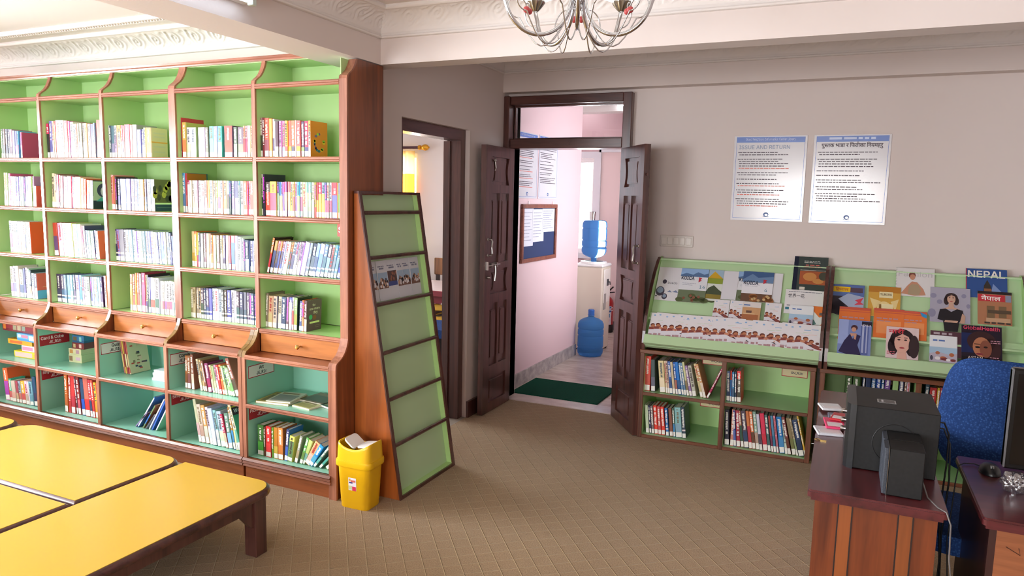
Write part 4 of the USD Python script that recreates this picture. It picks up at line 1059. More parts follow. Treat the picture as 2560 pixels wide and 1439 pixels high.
ALL = [b for b in spines() if not (b[0] in ('B0', 'C0', 'D0', 'E0') and b[3] < -5.24)]
UP = sorted([b for b in ALL if b[0][0] in 'BCDE'], key=lambda b: -(b[3] - b[2]) * b[4]); SOLO = set((b[0], b[1]) for b in UP[:300]); REST = []
for cell, n, x0, x1, h, lean, y, _z, c1, c2, fl in ALL:
    z = ROWZ[cell[0]] + .0006; th = math.radians(lean); w = max(.004, (x1 - x0) * math.cos(th) - .0004); R = random.Random(cell + str(n)); solo = cell[0] not in 'BCDE' or (cell, n) in SOLO
    lim = BKY - .006 - y if cell[0] in 'BCDE' else .25; d = min(lim, h * R.uniform(.62, .74)); cov = next((f[4:] for f in fl if f.startswith('cov=')), None); fr = next((float(f[1:]) for f in fl if f[0] == '@'), .55)
    art = next((f for f in fl if f in ('title', 'cover', 'portrait', 'photo', 'lines', 'redblue', 'world')), None)
    if cell == 'B4' and art: d = .137
    yj = y + R.uniform(-.002, .003)
    org = (x1 - w * math.cos(th), yj, z + w * math.sin(th)) if lean > 0 else (x0, yj, z)
    row, bay = cell[0], int(cell[1]); base = cov or c1
    nm = near_name(c1); kind = 'paperback' if row in 'BCDE' else 'picture book' if row in 'GH' else 'reference book'
    desc = ('slim ' if w < .013 else 'thick ' if w > .034 else '') + nm + ' ' + kind + ((' with %s lower band' % near_name(c2)) if c2 and near_name(c2) != nm else '')
    where = '%s, %s' % (ROWN[row], BAYN[bay]) if row in 'BCDE' else PLACE[cell]
    lab = ' '.join(('%s, %s from left, %s' % (desc, ORD[n - 1], where)).split()[:16])
    if cell == 'E4' and art == 'title': lab = 'dark plum novel titled for one more day, standing last on the fourth shelf'
    if solo:
        B = T('paperback' if row in 'BCDE' else kind.replace(' ', '_'), lab, 'book' if row in 'BCDE' else kind, org, (0, lean, 0) if lean else None, ('paperbacks on the %s, %s' % (ROWN[row], BAYN[bay])) if row in 'BCDE' else GROUPS.get(row, 'picture books in the low cabinets'), local=True)
    pieces = []
    def add(name, mesh, c, rough=.42, label=None):
        if solo: put(B, name, mesh, c if not isinstance(c, str) else plain(c, rough), label)
        else: pieces.append((mesh, c))
    cv, pg = book_meshes(w, h, d, '')
    add('cover', cv, base); add('page_block', pg, PAPER if solo else 'edc')
    ww = w * .5 * .96
    def patch(za, zb, k=1): return bx(w / 2 - ww * (1 if w < .012 else .93), w / 2 + ww * (1 if w < .012 else .93), -.0003 * k, .0012, za, zb)
    lz = h * .17 if 'b' not in fl else h * .15
    if cov: add('spine_band', patch(h * (1 - fr) if c2 else .001, h - .001), c1)
    if c2: add('spine_band', patch(.001, h * (1 - fr)), c2)
    if 'b' in fl: add('spine_band', patch(h * .225, h * .275, 2), 'edd')
    if 'n' not in fl: add('spine_label', patch(.004 if 'b' not in fl else .002, lz, 2), TAG if solo else 'eee')
    if w > .009 and R.random() < .8:
        l = sum(int(ch, 16) for ch in c1) / 45; tc = ('f4f0e8' if l < .62 else R.choice(['433', '345', 'a33', '555', '764'])); tc = tc[:3] if len(tc) == 6 and not solo else tc
        za = h * (1 - fr) + .006 if c2 else h * .3; zb = h * .93; za = za if zb - za > .04 else h * .3; ms = []; zz = zb; tw = min(w * .26, .006)
        while zz > za + .004:
            s = R.uniform(.0025, .006); o = R.choice((-.3, 0, .3)) * tw
            if R.random() > .14: ms.append(bx(w / 2 - tw + o, w / 2 + tw + o * .5, -.0009, 0, zz - s, zz))
            zz -= s + .0016
        if ms: add('spine_title', trimesh.util.concatenate(ms), tc)
    if solo and art: cover_art(B, art, w, d, h)
    if not solo:
        M = trimesh.transformations.translation_matrix(org) @ trimesh.transformations.rotation_matrix(th, (0, 1, 0))
        for m, c in pieces:
            m = m.copy(); m.apply_transform(M); REST.append((m, lin(c)))
if REST:
    m = trimesh.util.concatenate([q[0] for q in REST]); cols = np.concatenate([np.repeat([q[1]], len(q[0].vertices), 0) for q in REST])
    vc = usdkit.material(stage, '/World/Looks/book_colours', {'a': ('attribute', {'attribute': 'tint'}), 'p': ('principled_bsdf', {'roughness': .45})}, [('a.color', 'p.base_color')], 'p.BSDF')
    p = fresh('/World', 'thin_paperbacks'); g = usdkit.mesh(stage, p, m, vc)
    from pxr import Vt
    UsdGeom.PrimvarsAPI(g).CreatePrimvar('tint', Sdf.ValueTypeNames.Color3fArray, 'vertex').Set(Vt.Vec3fArray.FromNumpy(cols.astype(np.float32)))
    tag(g.GetPrim(), 'thinnest paperbacks squeezed in among the others on the tall green bookcase', 'book', None, 'stuff')
# ------------------------------------------------------------------ boxes, comics and loose magazines in the low cabinets
def carton(name, label, cat, loc, w, d, h, rz, c, side=None, marks=(), group=None):
    """A lidded box: local x = width, y = depth, front at y = 0."""
    t = T(name, label, cat, loc, (0, 0, rz), group, local=True)
    put(t, 'tray', rbx(.001, w - .001, .001, d - .001, 0, h * .7, .001), plain(side or c, .45)); put(t, 'lid', rbx(0, w, 0, d, h * .28, h, .0015), plain(c, .4))
    for nm, x0, x1, z0, z1, mc in marks: put(t, nm, bx(w * x0, w * x1, -.0006, .0002, h * z0, h * z1), plain(mc, .45))
    return t
GZ = .4375
G1 = 'board game boxes stacked under the Card and Cube label'
carton('game_box', 'pale cream game box, lowest of the stack under Card & Cube sign', 'game box', (-4.71, 3.12, GZ), .115, .20, .055, 6, '#c9c69a', None, [('print', .05, .3, .2, .8, '#8a6a4a'), ('print', .55, .9, .3, .7, '#c8a8b8')], G1)
carton('game_box', 'white and orange dotted game box, second from bottom under Card & Cube sign', 'game box', (-4.705, 3.118, GZ + .0555), .112, .20, .042, 5, '#d2c79c', '#c9c69a', [('print', .1, .35, .2, .8, '#c08a4a'), ('print', .6, .85, .2, .8, '#b48a9a')], G1)
carton('game_box', 'dark red game box, second from top under Card & Cube sign', 'game box', (-4.665, 3.118, GZ + .098), .105, .19, .043, 5, '#7a2a30', None, [('print', .1, .3, .2, .8, '#b8a070'), ('print', .6, .8, .2, .8, '#d8b8a8')], G1)
carton('game_box', 'blue game box, topmost of the stack under Card & Cube sign', 'game box', (-4.662, 3.118, GZ + .1415), .108, .19, .050, 4, '#2f6c98', '#24527a', [('print', .1, .4, .3, .8, '#6a5a3c'), ('print', .6, .8, .2, .8, '#7ab8b8')], G1)
# sides of the game boxes turned to the room get their prints on the long right-hand faces too
G0 = 'board games piled in the far-left cubby'
carton('game_box', 'flat yellow picture game box, lowest in far-left cubby', 'game box', (-5.17, 3.04, GZ), .245, .22, .046, 3, '#d8c020', '#b8a818', [('print', .05, .75, .15, .85, '#d8a8a0'), ('print', .8, .95, .25, .75, '#e0a020')], G0)
carton('game_box', 'white and pink game box, second from bottom in far-left cubby', 'game box', (-5.10, 3.05, GZ + .0465), .19, .22, .040, 2, '#e8c4cc', None, [('print', .05, .6, .2, .8, '#e080a0')], G0)
carton('game_box', 'orange yellow game box beneath the blue one in far-left cubby', 'game box', (-5.24, 3.045, GZ + .087), .25, .22, .036, 2, '#d8a028', None, [('print', .1, .6, .2, .7, '#c86020')], G0)
carton('game_box', 'pale blue game box with red lettering, far-left cubby', 'game box', (-5.12, 3.035, GZ + .1235), .215, .22, .050, -2, '#5aa8e8', '#3a86d8', [('print', .06, .22, .45, .85, '#e8f0f8'), ('print', .25, .6, .45, .85, '#e07890'), ('print', .65, .95, .2, .85, '#d8e8d0')], G0)
carton('game_box', 'red game box with three picture squares, topmost in far-left cubby', 'game box', (-5.30, 3.05, GZ + .174), .385, .22, .062, 1, '#982434', '#7a1c2a', [('print', .03, .1, .2, .8, '#e08030'), ('print', .30, .40, .2, .8, '#a09a7a'), ('print', .42, .52, .2, .8, '#b8a888'), ('print', .54, .64, .2, .8, '#8a9a8a')], G0)
def bookflat(name, label, cat, loc, w, d, h, rz, c, page='#e6dfcf', group=None, art=None):
    t = T(name, label, cat, loc, (0, 0, rz), group, local=True)
    put(t, 'cover', [bx(0, w, 0, d, 0, .0008), bx(0, w, 0, d, h - .0008, h), bx(0, .001, 0, d, 0, h)], plain(c, .35)); put(t, 'page_block', bx(.001, w - .002, .002, d - .002, .0008, h - .0008), plain(page, .8))
    if art: put(t, 'cover_print', [bx(w * .08, w * .92, d * .1, d * .7, h, h + .0004)], plain(art, .35)); put(t, 'cover_title', [bx(w * .1, w * .8, d * .78, d * .9, h, h + .0004)], plain('#8a6a4a', .4))
    return t
for i, (lab, loc, w, d, h, rz, c, art) in enumerate([
    ('wide yellow and brown magazine lying under the others on Art shelf', (-2.925, 2.99, GZ), .21, .20, .012, 8, '#b8a050', '#7c6a40'), ('grey comic magazine lying on top of the pile, Art shelf', (-2.86, 3.0, GZ + .0125), .15, .19, .008, 12, '#d2cdb8', '#8a8c88'),
    ('brown picture magazine lying at the back of Art shelf', (-2.74, 3.13, GZ), .2, .17, .012, -6, '#7a5a3c', '#4a3a28'), ('small yellow-edged booklet lying at right on Art shelf', (-2.70, 3.03, GZ), .135, .095, .009, -8, '#d8cf9a', '#a89a5a'),
    ('dark green patterned magazine at the right rear of Art shelf', (-2.565, 3.10, GZ), .16, .2, .012, -15, '#3c4a34', '#6a6a44')]): bookflat('magazine', lab, 'magazine', loc, w, d, h, rz, c, group='magazines lying on the Art shelf', art=art)
for i in range(4): bookflat('white_booklet', ['lowest white booklet of the small pile, middle cubby', 'second white booklet from bottom, middle cubby pile', 'third white booklet from bottom, middle cubby pile', 'topmost white booklet of the pile, middle cubby'][i], 'booklet', (-3.83 + .004 * i, 3.055 + .006 * (i % 2), GZ + .0165 * i), .22, .18, .016, (4, -3, 6, 2)[i], '#e4e6ee', '#d8dae6', 'white booklets piled in the middle cubby')
def leaner(name, label, cat, x, y, z, w, h, d, lean, c1, c2=None, group=None, art=None, cov=None):
    th = math.radians(lean); org = (x, y, z) if lean <= 0 else (x - w * math.cos(th), y, z + w * math.sin(th))
    t = T(name, label, cat, org, (0, lean, 0), group, local=True); cv, pg = book_meshes(w, h, d, ''); put(t, 'cover', cv, plain(cov or c1, .4)); put(t, 'page_block', pg, PAPER)
    put(t, 'spine_band', bx(w * .06, w * .94, -.0004, .001, h * .03, h * .97), plain(c1, .4))
    if c2: put(t, 'spine_band', bx(w * .06, w * .94, -.0008, .001, h * .2, h * .6), plain(c2, .4))
    if art:
        R = random.Random(label)
        for c in art: put(t, 'cover_print', [bx(w, w + .0005, a, a + R.uniform(.015, .04), b, b + R.uniform(.006, .022)) for a, b in [(R.uniform(.01, d - .05), R.uniform(.02, h - .04)) for _ in range(4)]], plain(c, .4))
    return t
CG = 'comic books under the Quiz label'
for i, (x, c1, c2) in enumerate([(-4.118, '#a86a5a', '#d8b070'), (-4.104, '#c8a84a', '#8a3a3a'), (-4.087, '#9a3c44', '#d8c8a0'), (-4.07, '#b0524a', '#c8b080')]):
    leaner('comic_book', ['reddish comic book, leftmost under Quiz label', 'yellow-spined comic book, second under Quiz label', 'dark red comic book, third under Quiz label', 'worn comic book with speckled cream cover facing out, under Quiz label'][i], 'comic', x, 3.085, GZ + .0003, .013, .215, .145, -9, c1, c2, CG, cov='#c9bf9a' if i == 3 else None, art=['#b8463c', '#3a3a58', '#d8b8a0', '#8a7a5a'] if i == 3 else None)
HG = 'slim books leaning right in the empty middle cubby'
for i, (x, c1, c2, cov, L, h) in enumerate([(-3.945, '#8a7aa8', None, '#7a6a9a', 46, .15), (-3.925, '#e8e8f0', None, '#3f78c8', 37, .265), (-3.88, '#6a8a5a', '#3f78c8', '#8a5a3c', 36, .20), (-3.855, '#5a5a64', None, '#8a8c94', 40, .13), (-3.825, '#e6e6f0', None, '#dcdce6', 34, .255), (-3.80, '#3f6cd0', None, '#2f58b8', 32, .235), (-3.765, '#e8ecee', None, '#8fb8a0', 33, .235)]):
    leaner('slim_book', ['short lilac slim book at the left of the leaning row', 'tall white-spined slim book with blue cover, leaning right', 'green and blue slim book under the white ones', 'grey booklet lying low among the leaning row', 'cream white tall slim book in the leaning row', 'bright blue slim book in the leaning row', 'white-spined slim book with green cover, last of the leaning row'][i], 'picture book', x, 3.02, .1305, .009, h, .17, L, c1, c2, HG, cov=cov)

# ------------------------------------------------------------------ low yellow reading tables
def low_table(label, x0, x1, y0, y1, round_, legs):
    """round_: which corners are rounded: 'e' right side, 'n' far side, 's' near side."""
    t = T('low_table', label, 'table', ((x0 + x1) / 2, (y0 + y1) / 2, 0), group=None); R = .11
    rad = {'sw': 's' in round_, 'se': 's' in round_ or 'e' in round_, 'ne': 'n' in round_ or 'e' in round_, 'nw': 'n' in round_}
    def plan(m):
        a0, a1, b0, b1, p = x0 + m, x1 - m, y0 + m, y1 - m, []
        for k, (cx, cy_, s, e) in {'sw': (a0, b0, PI, 1.5 * PI), 'se': (a1, b0, 1.5 * PI, 2 * PI), 'ne': (a1, b1, 0, PI / 2), 'nw': (a0, b1, PI / 2, PI)}.items():
            r = (R - m) if rad[k] else .004; p += arc((cx + (r if 'w' in k else -r), cy_ + (r if 's' in k else -r)), r, s, e, 10)
        return Polygon(p)
    rings = [(.012, .278), (.003, .284), (0, .293), (.002, .303), (.008, .310), (.016, .3135)]
    V, F, n = [], [], None
    for m, z in rings:
        c = list(plan(m).exterior.coords)[:-1]; n = len(c); V += [(a, b, z) for a, b in c]
    for i in range(len(rings) - 1):
        for k in range(n): p, q = i * n + k, i * n + (k + 1) % n; F += [[p, q, q + n], [p, q + n, p + n]]
    put(t, 'tabletop', [trimesh.Trimesh(np.array(V), np.array(F), process=False), prism(plan(.012), 'z', .276, .3115)], DARKWOODX, smooth=35)
    put(t, 'laminate', prism(plan(.017), 'z', .3115, .3155), plain('#d9b040', .26, .5), 'glossy yellow laminate')
    ins = .045; a0, a1, b0, b1 = x0 + ins, x1 - ins, y0 + ins, y1 - ins; L = .068
    put(t, 'apron', [bx(a0 + .012, a0 + .034, b0 + L, b1 - L, .215, .277), bx(a1 - .034, a1 - .012, b0 + L, b1 - L, .215, .277), bx(a0 + L, a1 - L, b0 + .012, b0 + .034, .215, .277), bx(a0 + L, a1 - L, b1 - .034, b1 - .012, .215, .277)], DARKWOOD)
    for sx in (0, 1):
        for s2 in (0, 1):
            xx = a1 - L if sx else a0; yy = b1 - L if s2 else b0; lg = put(t, 'leg', rbx(xx, xx + L, yy, yy + L, 0, .277, .004), DARKWOOD)
            for ax in 'xy':
                tri = (lambda o, g: [(o, .216), (o, .135), (o + g * .02, .15), (o + g * .075, .216)]); g = (-1 if (sx if ax == 'x' else s2) else 1)
                o = (xx + (L if g > 0 else 0)) if ax == 'x' else (yy + (L if g > 0 else 0)); q = Polygon(tri(o, g)).buffer(0)
                lo = (yy if not s2 else yy + L - .034) if ax == 'x' else (xx if not sx else xx + L - .034)
                put(lg, 'corner_brace', prism(q, 'y' if ax == 'x' else 'x', lo + (.012 if not (s2 if ax == 'x' else sx) else 0), lo + (.034 if not (s2 if ax == 'x' else sx) else .022)), DARKWOOD)
low_table('yellow low table nearest the bin, its long side towards the open floor', -2.805, -2.212, 1.20, 2.405, 'e', 4)
low_table('yellow low table by the bookcase left of the bin-side table, far corners rounded', -4.025, -2.812, 1.852, 2.425, 'n', 4)
low_table('yellow low table at the lower left edge, partly cropped', -4.025, -2.812, 1.272, 1.845, 's', 4)
low_table('yellow low table at far left, only a corner showing', -5.25, -4.05, 1.852, 2.425, 'n', 4)

# ------------------------------------------------------------------ yellow swing-lid bin
b = T('waste_bin', 'yellow plastic bin with white swing lid, standing at the end of the bookcase', 'bin', (-2.195, 2.965, 0), (0, 0, 2), local=True)
YEL, YEL2 = plain('#dca80c', .32, .45), plain('#e2b014', .3, .45)
sq = lambda prof, sx, sy: lathe(prof, (0, 0, 0), 48, sx, sy, 7)
put(b, 'bucket', sq([(0, .004), (.80, .004), (.83, .0), (.86, .008), (.865, .03), (.88, .032), (.985, .222), (1.0, .228), (1.0, .235)], .098, .073), YEL, smooth=40)
put(b, 'collar', sq([(1.0, .226), (1.07, .222), (1.105, .228), (1.11, .246), (1.09, .256), (1.02, .258)], .098, .073), YEL2, smooth=40)
hood = sq([(1.05, .255), (1.035, .262), (1.02, .29), (1.0, .315), (.985, .325), (.93, .330), (.90, .324)], .098, .073); v = hood.vertices.copy(); up = np.clip((v[:, 2] - .262) / .06, 0, 1); v[:, 2] += up * (.036 * (np.abs(v[:, 0]) / .098) ** 2 - .012); hood.vertices = v
put(b, 'lid_hood', hood, YEL2, smooth=50)
put(b, 'lid_well', sq([(.93, .30), (.9, .27), (.88, .262), (0, .262)][::-1], .098, .073), YEL)
fl = prism(rrect(-.052, .052, 0, .075, .02), 'z', 0, .008); M_ = trimesh.transformations
f1 = fl.copy(); f1.apply_transform(M_.translation_matrix((-.012, 0, .30)) @ M_.rotation_matrix(PI / 2, (0, 0, 1)) @ M_.rotation_matrix(math.radians(38), (1, 0, 0))); f1.apply_translation((.005, 0, .012))
f2 = fl.copy(); f2.apply_transform(M_.translation_matrix((.012, 0, .322)) @ M_.rotation_matrix(-PI / 2, (0, 0, 1)) @ M_.rotation_matrix(math.radians(8), (1, 0, 0)))
put(b, 'lid_flap', f1, WHITE, 'white swing flap, tipped up'); put(b, 'lid_flap', f2, WHITE, 'white swing flap, lying back')
st = [('sticker', -.025, .022, .10, .168, '#e6e2ea', 0), ('sticker_print', -.002, .02, .10, .122, '#d8365a', 1), ('sticker_print', -.024, -.004, .105, .125, '#c8d0a0', 1), ('sticker_print', -.01, .018, .146, .156, '#d86a5a', 1), ('sticker_print', -.02, .0, .138, .146, '#4a4a90', 1), ('sticker_print', -.022, -.012, .15, .162, '#e0b040', 1)]
for nm, xa, xb, za, zb, c, l in st:
    y = lambda z: -.073 * (.88 + .105 * (z - .032) / .19) - .0006 * (l + 1)
    V = np.array([[xa, y(za), za], [xb, y(za), za], [xb, y(zb), zb], [xa, y(zb), zb]]); V2 = V + [0, .0009, 0]; m = trimesh.Trimesh(np.vstack([V, V2]), np.array([[0, 1, 2], [0, 2, 3], [4, 6, 5], [4, 7, 6], [0, 4, 5], [0, 5, 1], [1, 5, 6], [1, 6, 2], [2, 6, 7], [2, 7, 3], [3, 7, 4], [3, 4, 0]]), process=False)
    put(b, nm, m, plain(c, .4))

# ------------------------------------------------------------------ tall leaning-front brochure rack
RY0, RY1, RT = 3.10, 3.69, 1.622
rk = T('display_rack', 'tall wedge-shaped wooden display rack with green front beside the bookcase end', 'display rack', (-2.19, 3.4, 0))
fx = lambda z: -2.038 - .262 * z / RT
prof = [(-2.328, 0), (fx(0), 0), (fx(RT), RT), (-2.328, RT)]
put(rk, 'side_panel', prism(Polygon(prof), 'y', RY0, RY0 + .02), wood('#a85a26', '#7a3a16', 'z', .3, 5, coat=.5), 'orange brown triangular side'); put(rk, 'side_panel', prism(Polygon(prof), 'y', RY1 - .02, RY1), BROWN)
put(rk, 'side_lining', prism(Polygon([(fx(0.02) - .055, .02), (fx(.02) - .006, .02), (fx(RT - .01) - .006, RT - .01), (fx(RT - .01) - .055 + .02, RT - .01)]), 'y', RY1 - .024, RY1 - .02), plain('#b2d68c', .4), 'bright green inner cheek'); put(rk, 'side_lining', prism(Polygon([(fx(0.02) - .055, .02), (fx(.02) - .006, .02), (fx(RT - .01) - .006, RT - .01), (fx(RT - .01) - .055 + .02, RT - .01)]), 'y', RY0 + .02, RY0 + .024), plain('#b2d68c', .4))
ln = lambda off, za, zb, th: [(fx(za) - off, za), (fx(za) - off + th, za), (fx(zb) - off + th, zb), (fx(zb) - off, zb)]
put(rk, 'backboard', prism(Polygon(ln(.048, .015, RT - .012, .010)), 'y', RY0 + .02, RY1 - .02), PALEGREEN)
put(rk, 'base_rail', [bx(fx(0) - .06, fx(0) + .004, RY0 + .02, RY1 - .02, 0, .018)], DARKWOOD); put(rk, 'base_shelf', bx(fx(0) - .06, fx(0) - .006, RY0 + .02, RY1 - .02, .018, .021), plain('#b2d68c', .4)); put(rk, 'top_rail', bx(-2.328, fx(RT) + .004, RY0 - .002, RY1 + .002, RT - .012, RT + .002), DARKWOOD)
for y in (RY0, RY1 - .02): put(rk, 'front_edging', prism(Polygon(ln(.004, .0, RT, .008)), 'y', y - .001, y + .021), DARKWOOD)
RODZ = [1.51, 1.275, 1.029, .774, .528, .284]
for z in RODZ: put(rk, 'rod', tube([(fx(z) - .004, RY0 + .02, z), (fx(z) - .004, RY1 - .02, z)], .011, 14), DARKWOOD)
# six folded leaflets standing behind the third rod
tilt = math.degrees(math.atan2(.262, RT))
def leaflet_geo(t, w, h, kind):
    put(t, 'sheet', bx(0, w, 0, .0016, 0, h), plain('#cfd0d6', .4)); R = random.Random(kind)
    prints(t, 'print', textlines(w * .12, w * .7, h * .84, .006, R) + textlines(w * .25, w * .8, h * .78, .009, R), plain('#7a7e94', .5), 1)
    if kind == 'dark':
        prints(t, 'picture', [sbox(w * .1, h * .42, w * .95, h * .72)], plain('#5a4440', .4), 1); prints(t, 'picture', [sbox(w * .1, h * .34, w * .95, h * .45)], plain('#3c4a86', .4), 2); prints(t, 'picture', [ell(w * R.uniform(.2, .9), h * R.uniform(.5, .68), .007, .009) for _ in range(6)], plain('#96604c', .4), 3)
    else:
        prints(t, 'picture', [sbox(w * .06, h * .30, w * .96, h * .70)], plain('#9cb4cc', .4), 1); prints(t, 'picture', [Polygon([(w * .06, h * .30), (w * .96, h * .30), (w * .96, h * .46), (w * .6, h * .52), (w * .4, h * .58), (w * .06, h * .42)])], plain('#7a5a50', .4), 2)
        prints(t, 'picture', [ell(w * R.uniform(.15, .9), h * R.uniform(.34, .52), .008, .010) for _ in range(7)], plain('#c8a088', .4), 3); prints(t, 'picture', [ell(w * R.uniform(.15, .9), h * R.uniform(.36, .54), .006, .007) for _ in range(6)], plain('#2f2a34', .4), 4); prints(t, 'picture', [ell(w * R.uniform(.15, .9), h * R.uniform(.33, .45), .007, .008) for _ in range(4)], plain('#e0dce0', .4), 5)
def rot_leaf(name, label, cat, loc, group, h, w, kind):
    # stands on the sloping rack: local x runs along +y, local z up the slope
    M = Gf.Matrix4d(0, 1, 0, 0, -math.cos(math.radians(tilt)), 0, -math.sin(math.radians(tilt)), 0, -math.sin(math.radians(tilt)), 0, math.cos(math.radians(tilt)), 0, *loc, 1)
    p = fresh('/World', name); x = UsdGeom.Xform.Define(stage, p); x.AddTransformOp().Set(M); tag(x.GetPrim(), label, cat, group)
    t = T.__new__(T); t.path, t.loc, t.local, t.prim = p, np.zeros(3), True, x.GetPrim(); leaflet_geo(t, w, h, kind); return t
for i, (y, w, k, lab) in enumerate([(3.132, .078, 'a', 'leftmost grey leaflet on the tall rack'), (3.205, .098, 'b', 'second leaflet from left on the tall rack'), (3.297, .105, 'dark', 'leaflet with dark crowd photo, third from left on the tall rack'), (3.392, .062, 'c', 'narrow leaflet right of the dark-photo one, tall rack'), (3.452, .078, 'd', 'second leaflet from right on the tall rack'), (3.527, .098, 'e', 'rightmost grey leaflet on the tall rack')]):
    rot_leaf('leaflet', lab, 'leaflet', (fx(1.035) - .034 + .003 * (i % 2), y, 1.037), 'grey leaflets on the tall display rack', .218, w, k)
rot_leaf('leaflet', 'sliver of a blue leaflet behind the leftmost one on the tall rack', 'leaflet', (fx(1.10) - .0375, 3.122, 1.10), 'grey leaflets on the tall display rack', .14, .03, 'z')

# ------------------------------------------------------------------ posters, notice board, switches
GLOSSW = plain('#d8d5da', .16, .6, coat=.6)
BLUEINK, DARKINK, REDINK = plain('#5d7cc4', .25, .5, coat=.4), plain('#4a3c48', .4), plain('#d86a5a', .4)
def poster(label, loc, rz, w, h, nepali, seed, group):
    t = T('poster', label, 'poster', loc, (0, 0, rz), group, local=True); R = random.Random(seed)
    put(t, 'sheet', rbx(0, w, 0, .004, 0, h, .0008), GLOSSW)
    put(t, 'header', bx(w * .03, w * .97, -.0005, .0006, h * .925, h * .985), BLUEINK)
    if nepali: prints(t, 'header_print', textlines(w * .2, w * .8, h * .946, .014, R), plain('#c8d4f0', .4), 3)
    else: lettering(t, 'Good Neighbors Information Center Library', w * .5, h * .945, .016, plain('#c8d4f0', .4), 3, width=w * .68, centre=True)
    if nepali: glyphs(t, 'head', w * .10, h * .845, h * .075, DARKINK, 2, width=w * .80)
    else: lettering(t, 'ISSUE AND RETURN', w * .07, h * .845, h * .044, plain('#7488a8', .4), 2, width=w * .70)
    z, blocks = h * .80, ([(2, 0), (4, 0), (1, 0), (1, 0), (2, 0), (2, 0), (4, 0)] if nepali else [(2, 0), (5, 1), (2, 0), (1, 0), (2, 1), (3, 1), (4, 1)])
    dark, red = [], []
    for nl, rd in blocks:
        for k in range(nl):
            L = textlines(w * (.06 if k == 0 else .08), w * R.uniform(.6, .95 if nepali else .8), z, h * .0095, R); (red if (rd and k == nl - 1) else dark).extend(L); z -= h * .027
        z -= h * .024
    prints(t, 'rules_print', dark, DARKINK, 1); prints(t, 'rules_print', red, REDINK, 1)
    b = sbox(w * .03, h * .025, w * .97, h * .925); prints(t, 'border', [b.difference(b.buffer(-.0022))], BLUEINK, 1)
    prints(t, 'logo', [ell(w * .5, h * .075, .017, .014).difference(ell(w * .505, h * .07, .010, .008)), sbox(w * .46, h * .045, w * .54, h * .05)], plain('#41609c', .4), 2)
    return t
poster('glossy English rules poster, left of the two on the far wall', (-.722, 5.1848, 1.492), 0, .462, .566, False, 1, 'library rules posters on the far wall')
poster('glossy Nepali rules poster, right of the two on the far wall', (-.220, 5.1848, 1.488), 0, .450, .570, True, 2, 'library rules posters on the far wall')
poster('rules poster on the pink corridor wall, nearer the doorway', (-2.4645, 5.45, 1.607), 90, .43, .548, False, 3, 'posters on the pink corridor wall')
poster('rules poster on the pink corridor wall, farther from the doorway', (-2.4645, 5.91, 1.607), 90, .45, .552, True, 4, 'posters on the pink corridor wall')
nb = T('notice_board', 'small wooden framed notice board with blue cloth on the pink wall', 'notice board', (-2.468, 5.55, 1.06), (0, 0, 90), local=True); W_, H_ = .80, .50
put(nb, 'cloth', bx(.03, W_ - .03, -.006, -.001, .03, H_ - .03), plain('#1f2f5c', .8)); FW = wood('#8a4c3a', '#6a3626', 'x', .4, 9)
for q in ((0, W_, 0, .035), (0, W_, H_ - .035, H_), (0, .035, .035, H_ - .035), (W_ - .035, W_, .035, H_ - .035)): put(nb, 'frame_rail', rbx(q[0], q[1], -.022, -.001, q[2], q[3], .004), FW)
put(nb, 'hook', [tube([(.15, -.01, H_), (.15, -.006, H_ + .025)], .003, 6), tube([(.72, -.01, H_), (.72, -.006, H_ + .025)], .003, 6)], STEEL)
for i, (a, b_, c, d, r) in enumerate([(.045, .26, .14, .462, 0), (.24, .50, .17, .455, 1), (.46, .755, .25, .46, -1)]):
    pp = T('notice_sheet', ['white sheet pinned at left of the notice board', 'white sheet pinned at the middle of the notice board', 'white sheet pinned at right of the notice board'][i], 'paper', (-2.468 + .0065 + .0012 * i, 5.55 + a, 1.06 + c), (0, 0, 90), 'sheets on the notice board', local=True)
    put(pp, 'sheet', bx(0, b_ - a, -.0009, 0, 0, d - c), plain('#d8d4de', .6)); R = random.Random(i); prints(pp, 'print', sum([textlines(.02, (b_ - a) * R.uniform(.5, .9), (d - c) * z, .006, R) for z in np.linspace(.15, .88, 9)], []), plain('#9a98ac', .6), 3)
sw = T('switch_panel', 'pale switch plate on the far wall above the brochure rack', 'switch', (-1.085, 5.188, 1.33)); put(sw, 'plate', rbx(-1.20, -.965, 5.180, 5.190, 1.288, 1.368, .003), plain('#cfc4bc', .4))
for i in range(5): put(sw, 'rocker', rbx(-1.19 + .044 * i, -1.19 + .044 * i + .036, 5.175, 5.1805, 1.302, 1.354, .002), plain('#d6ccc4', .35))
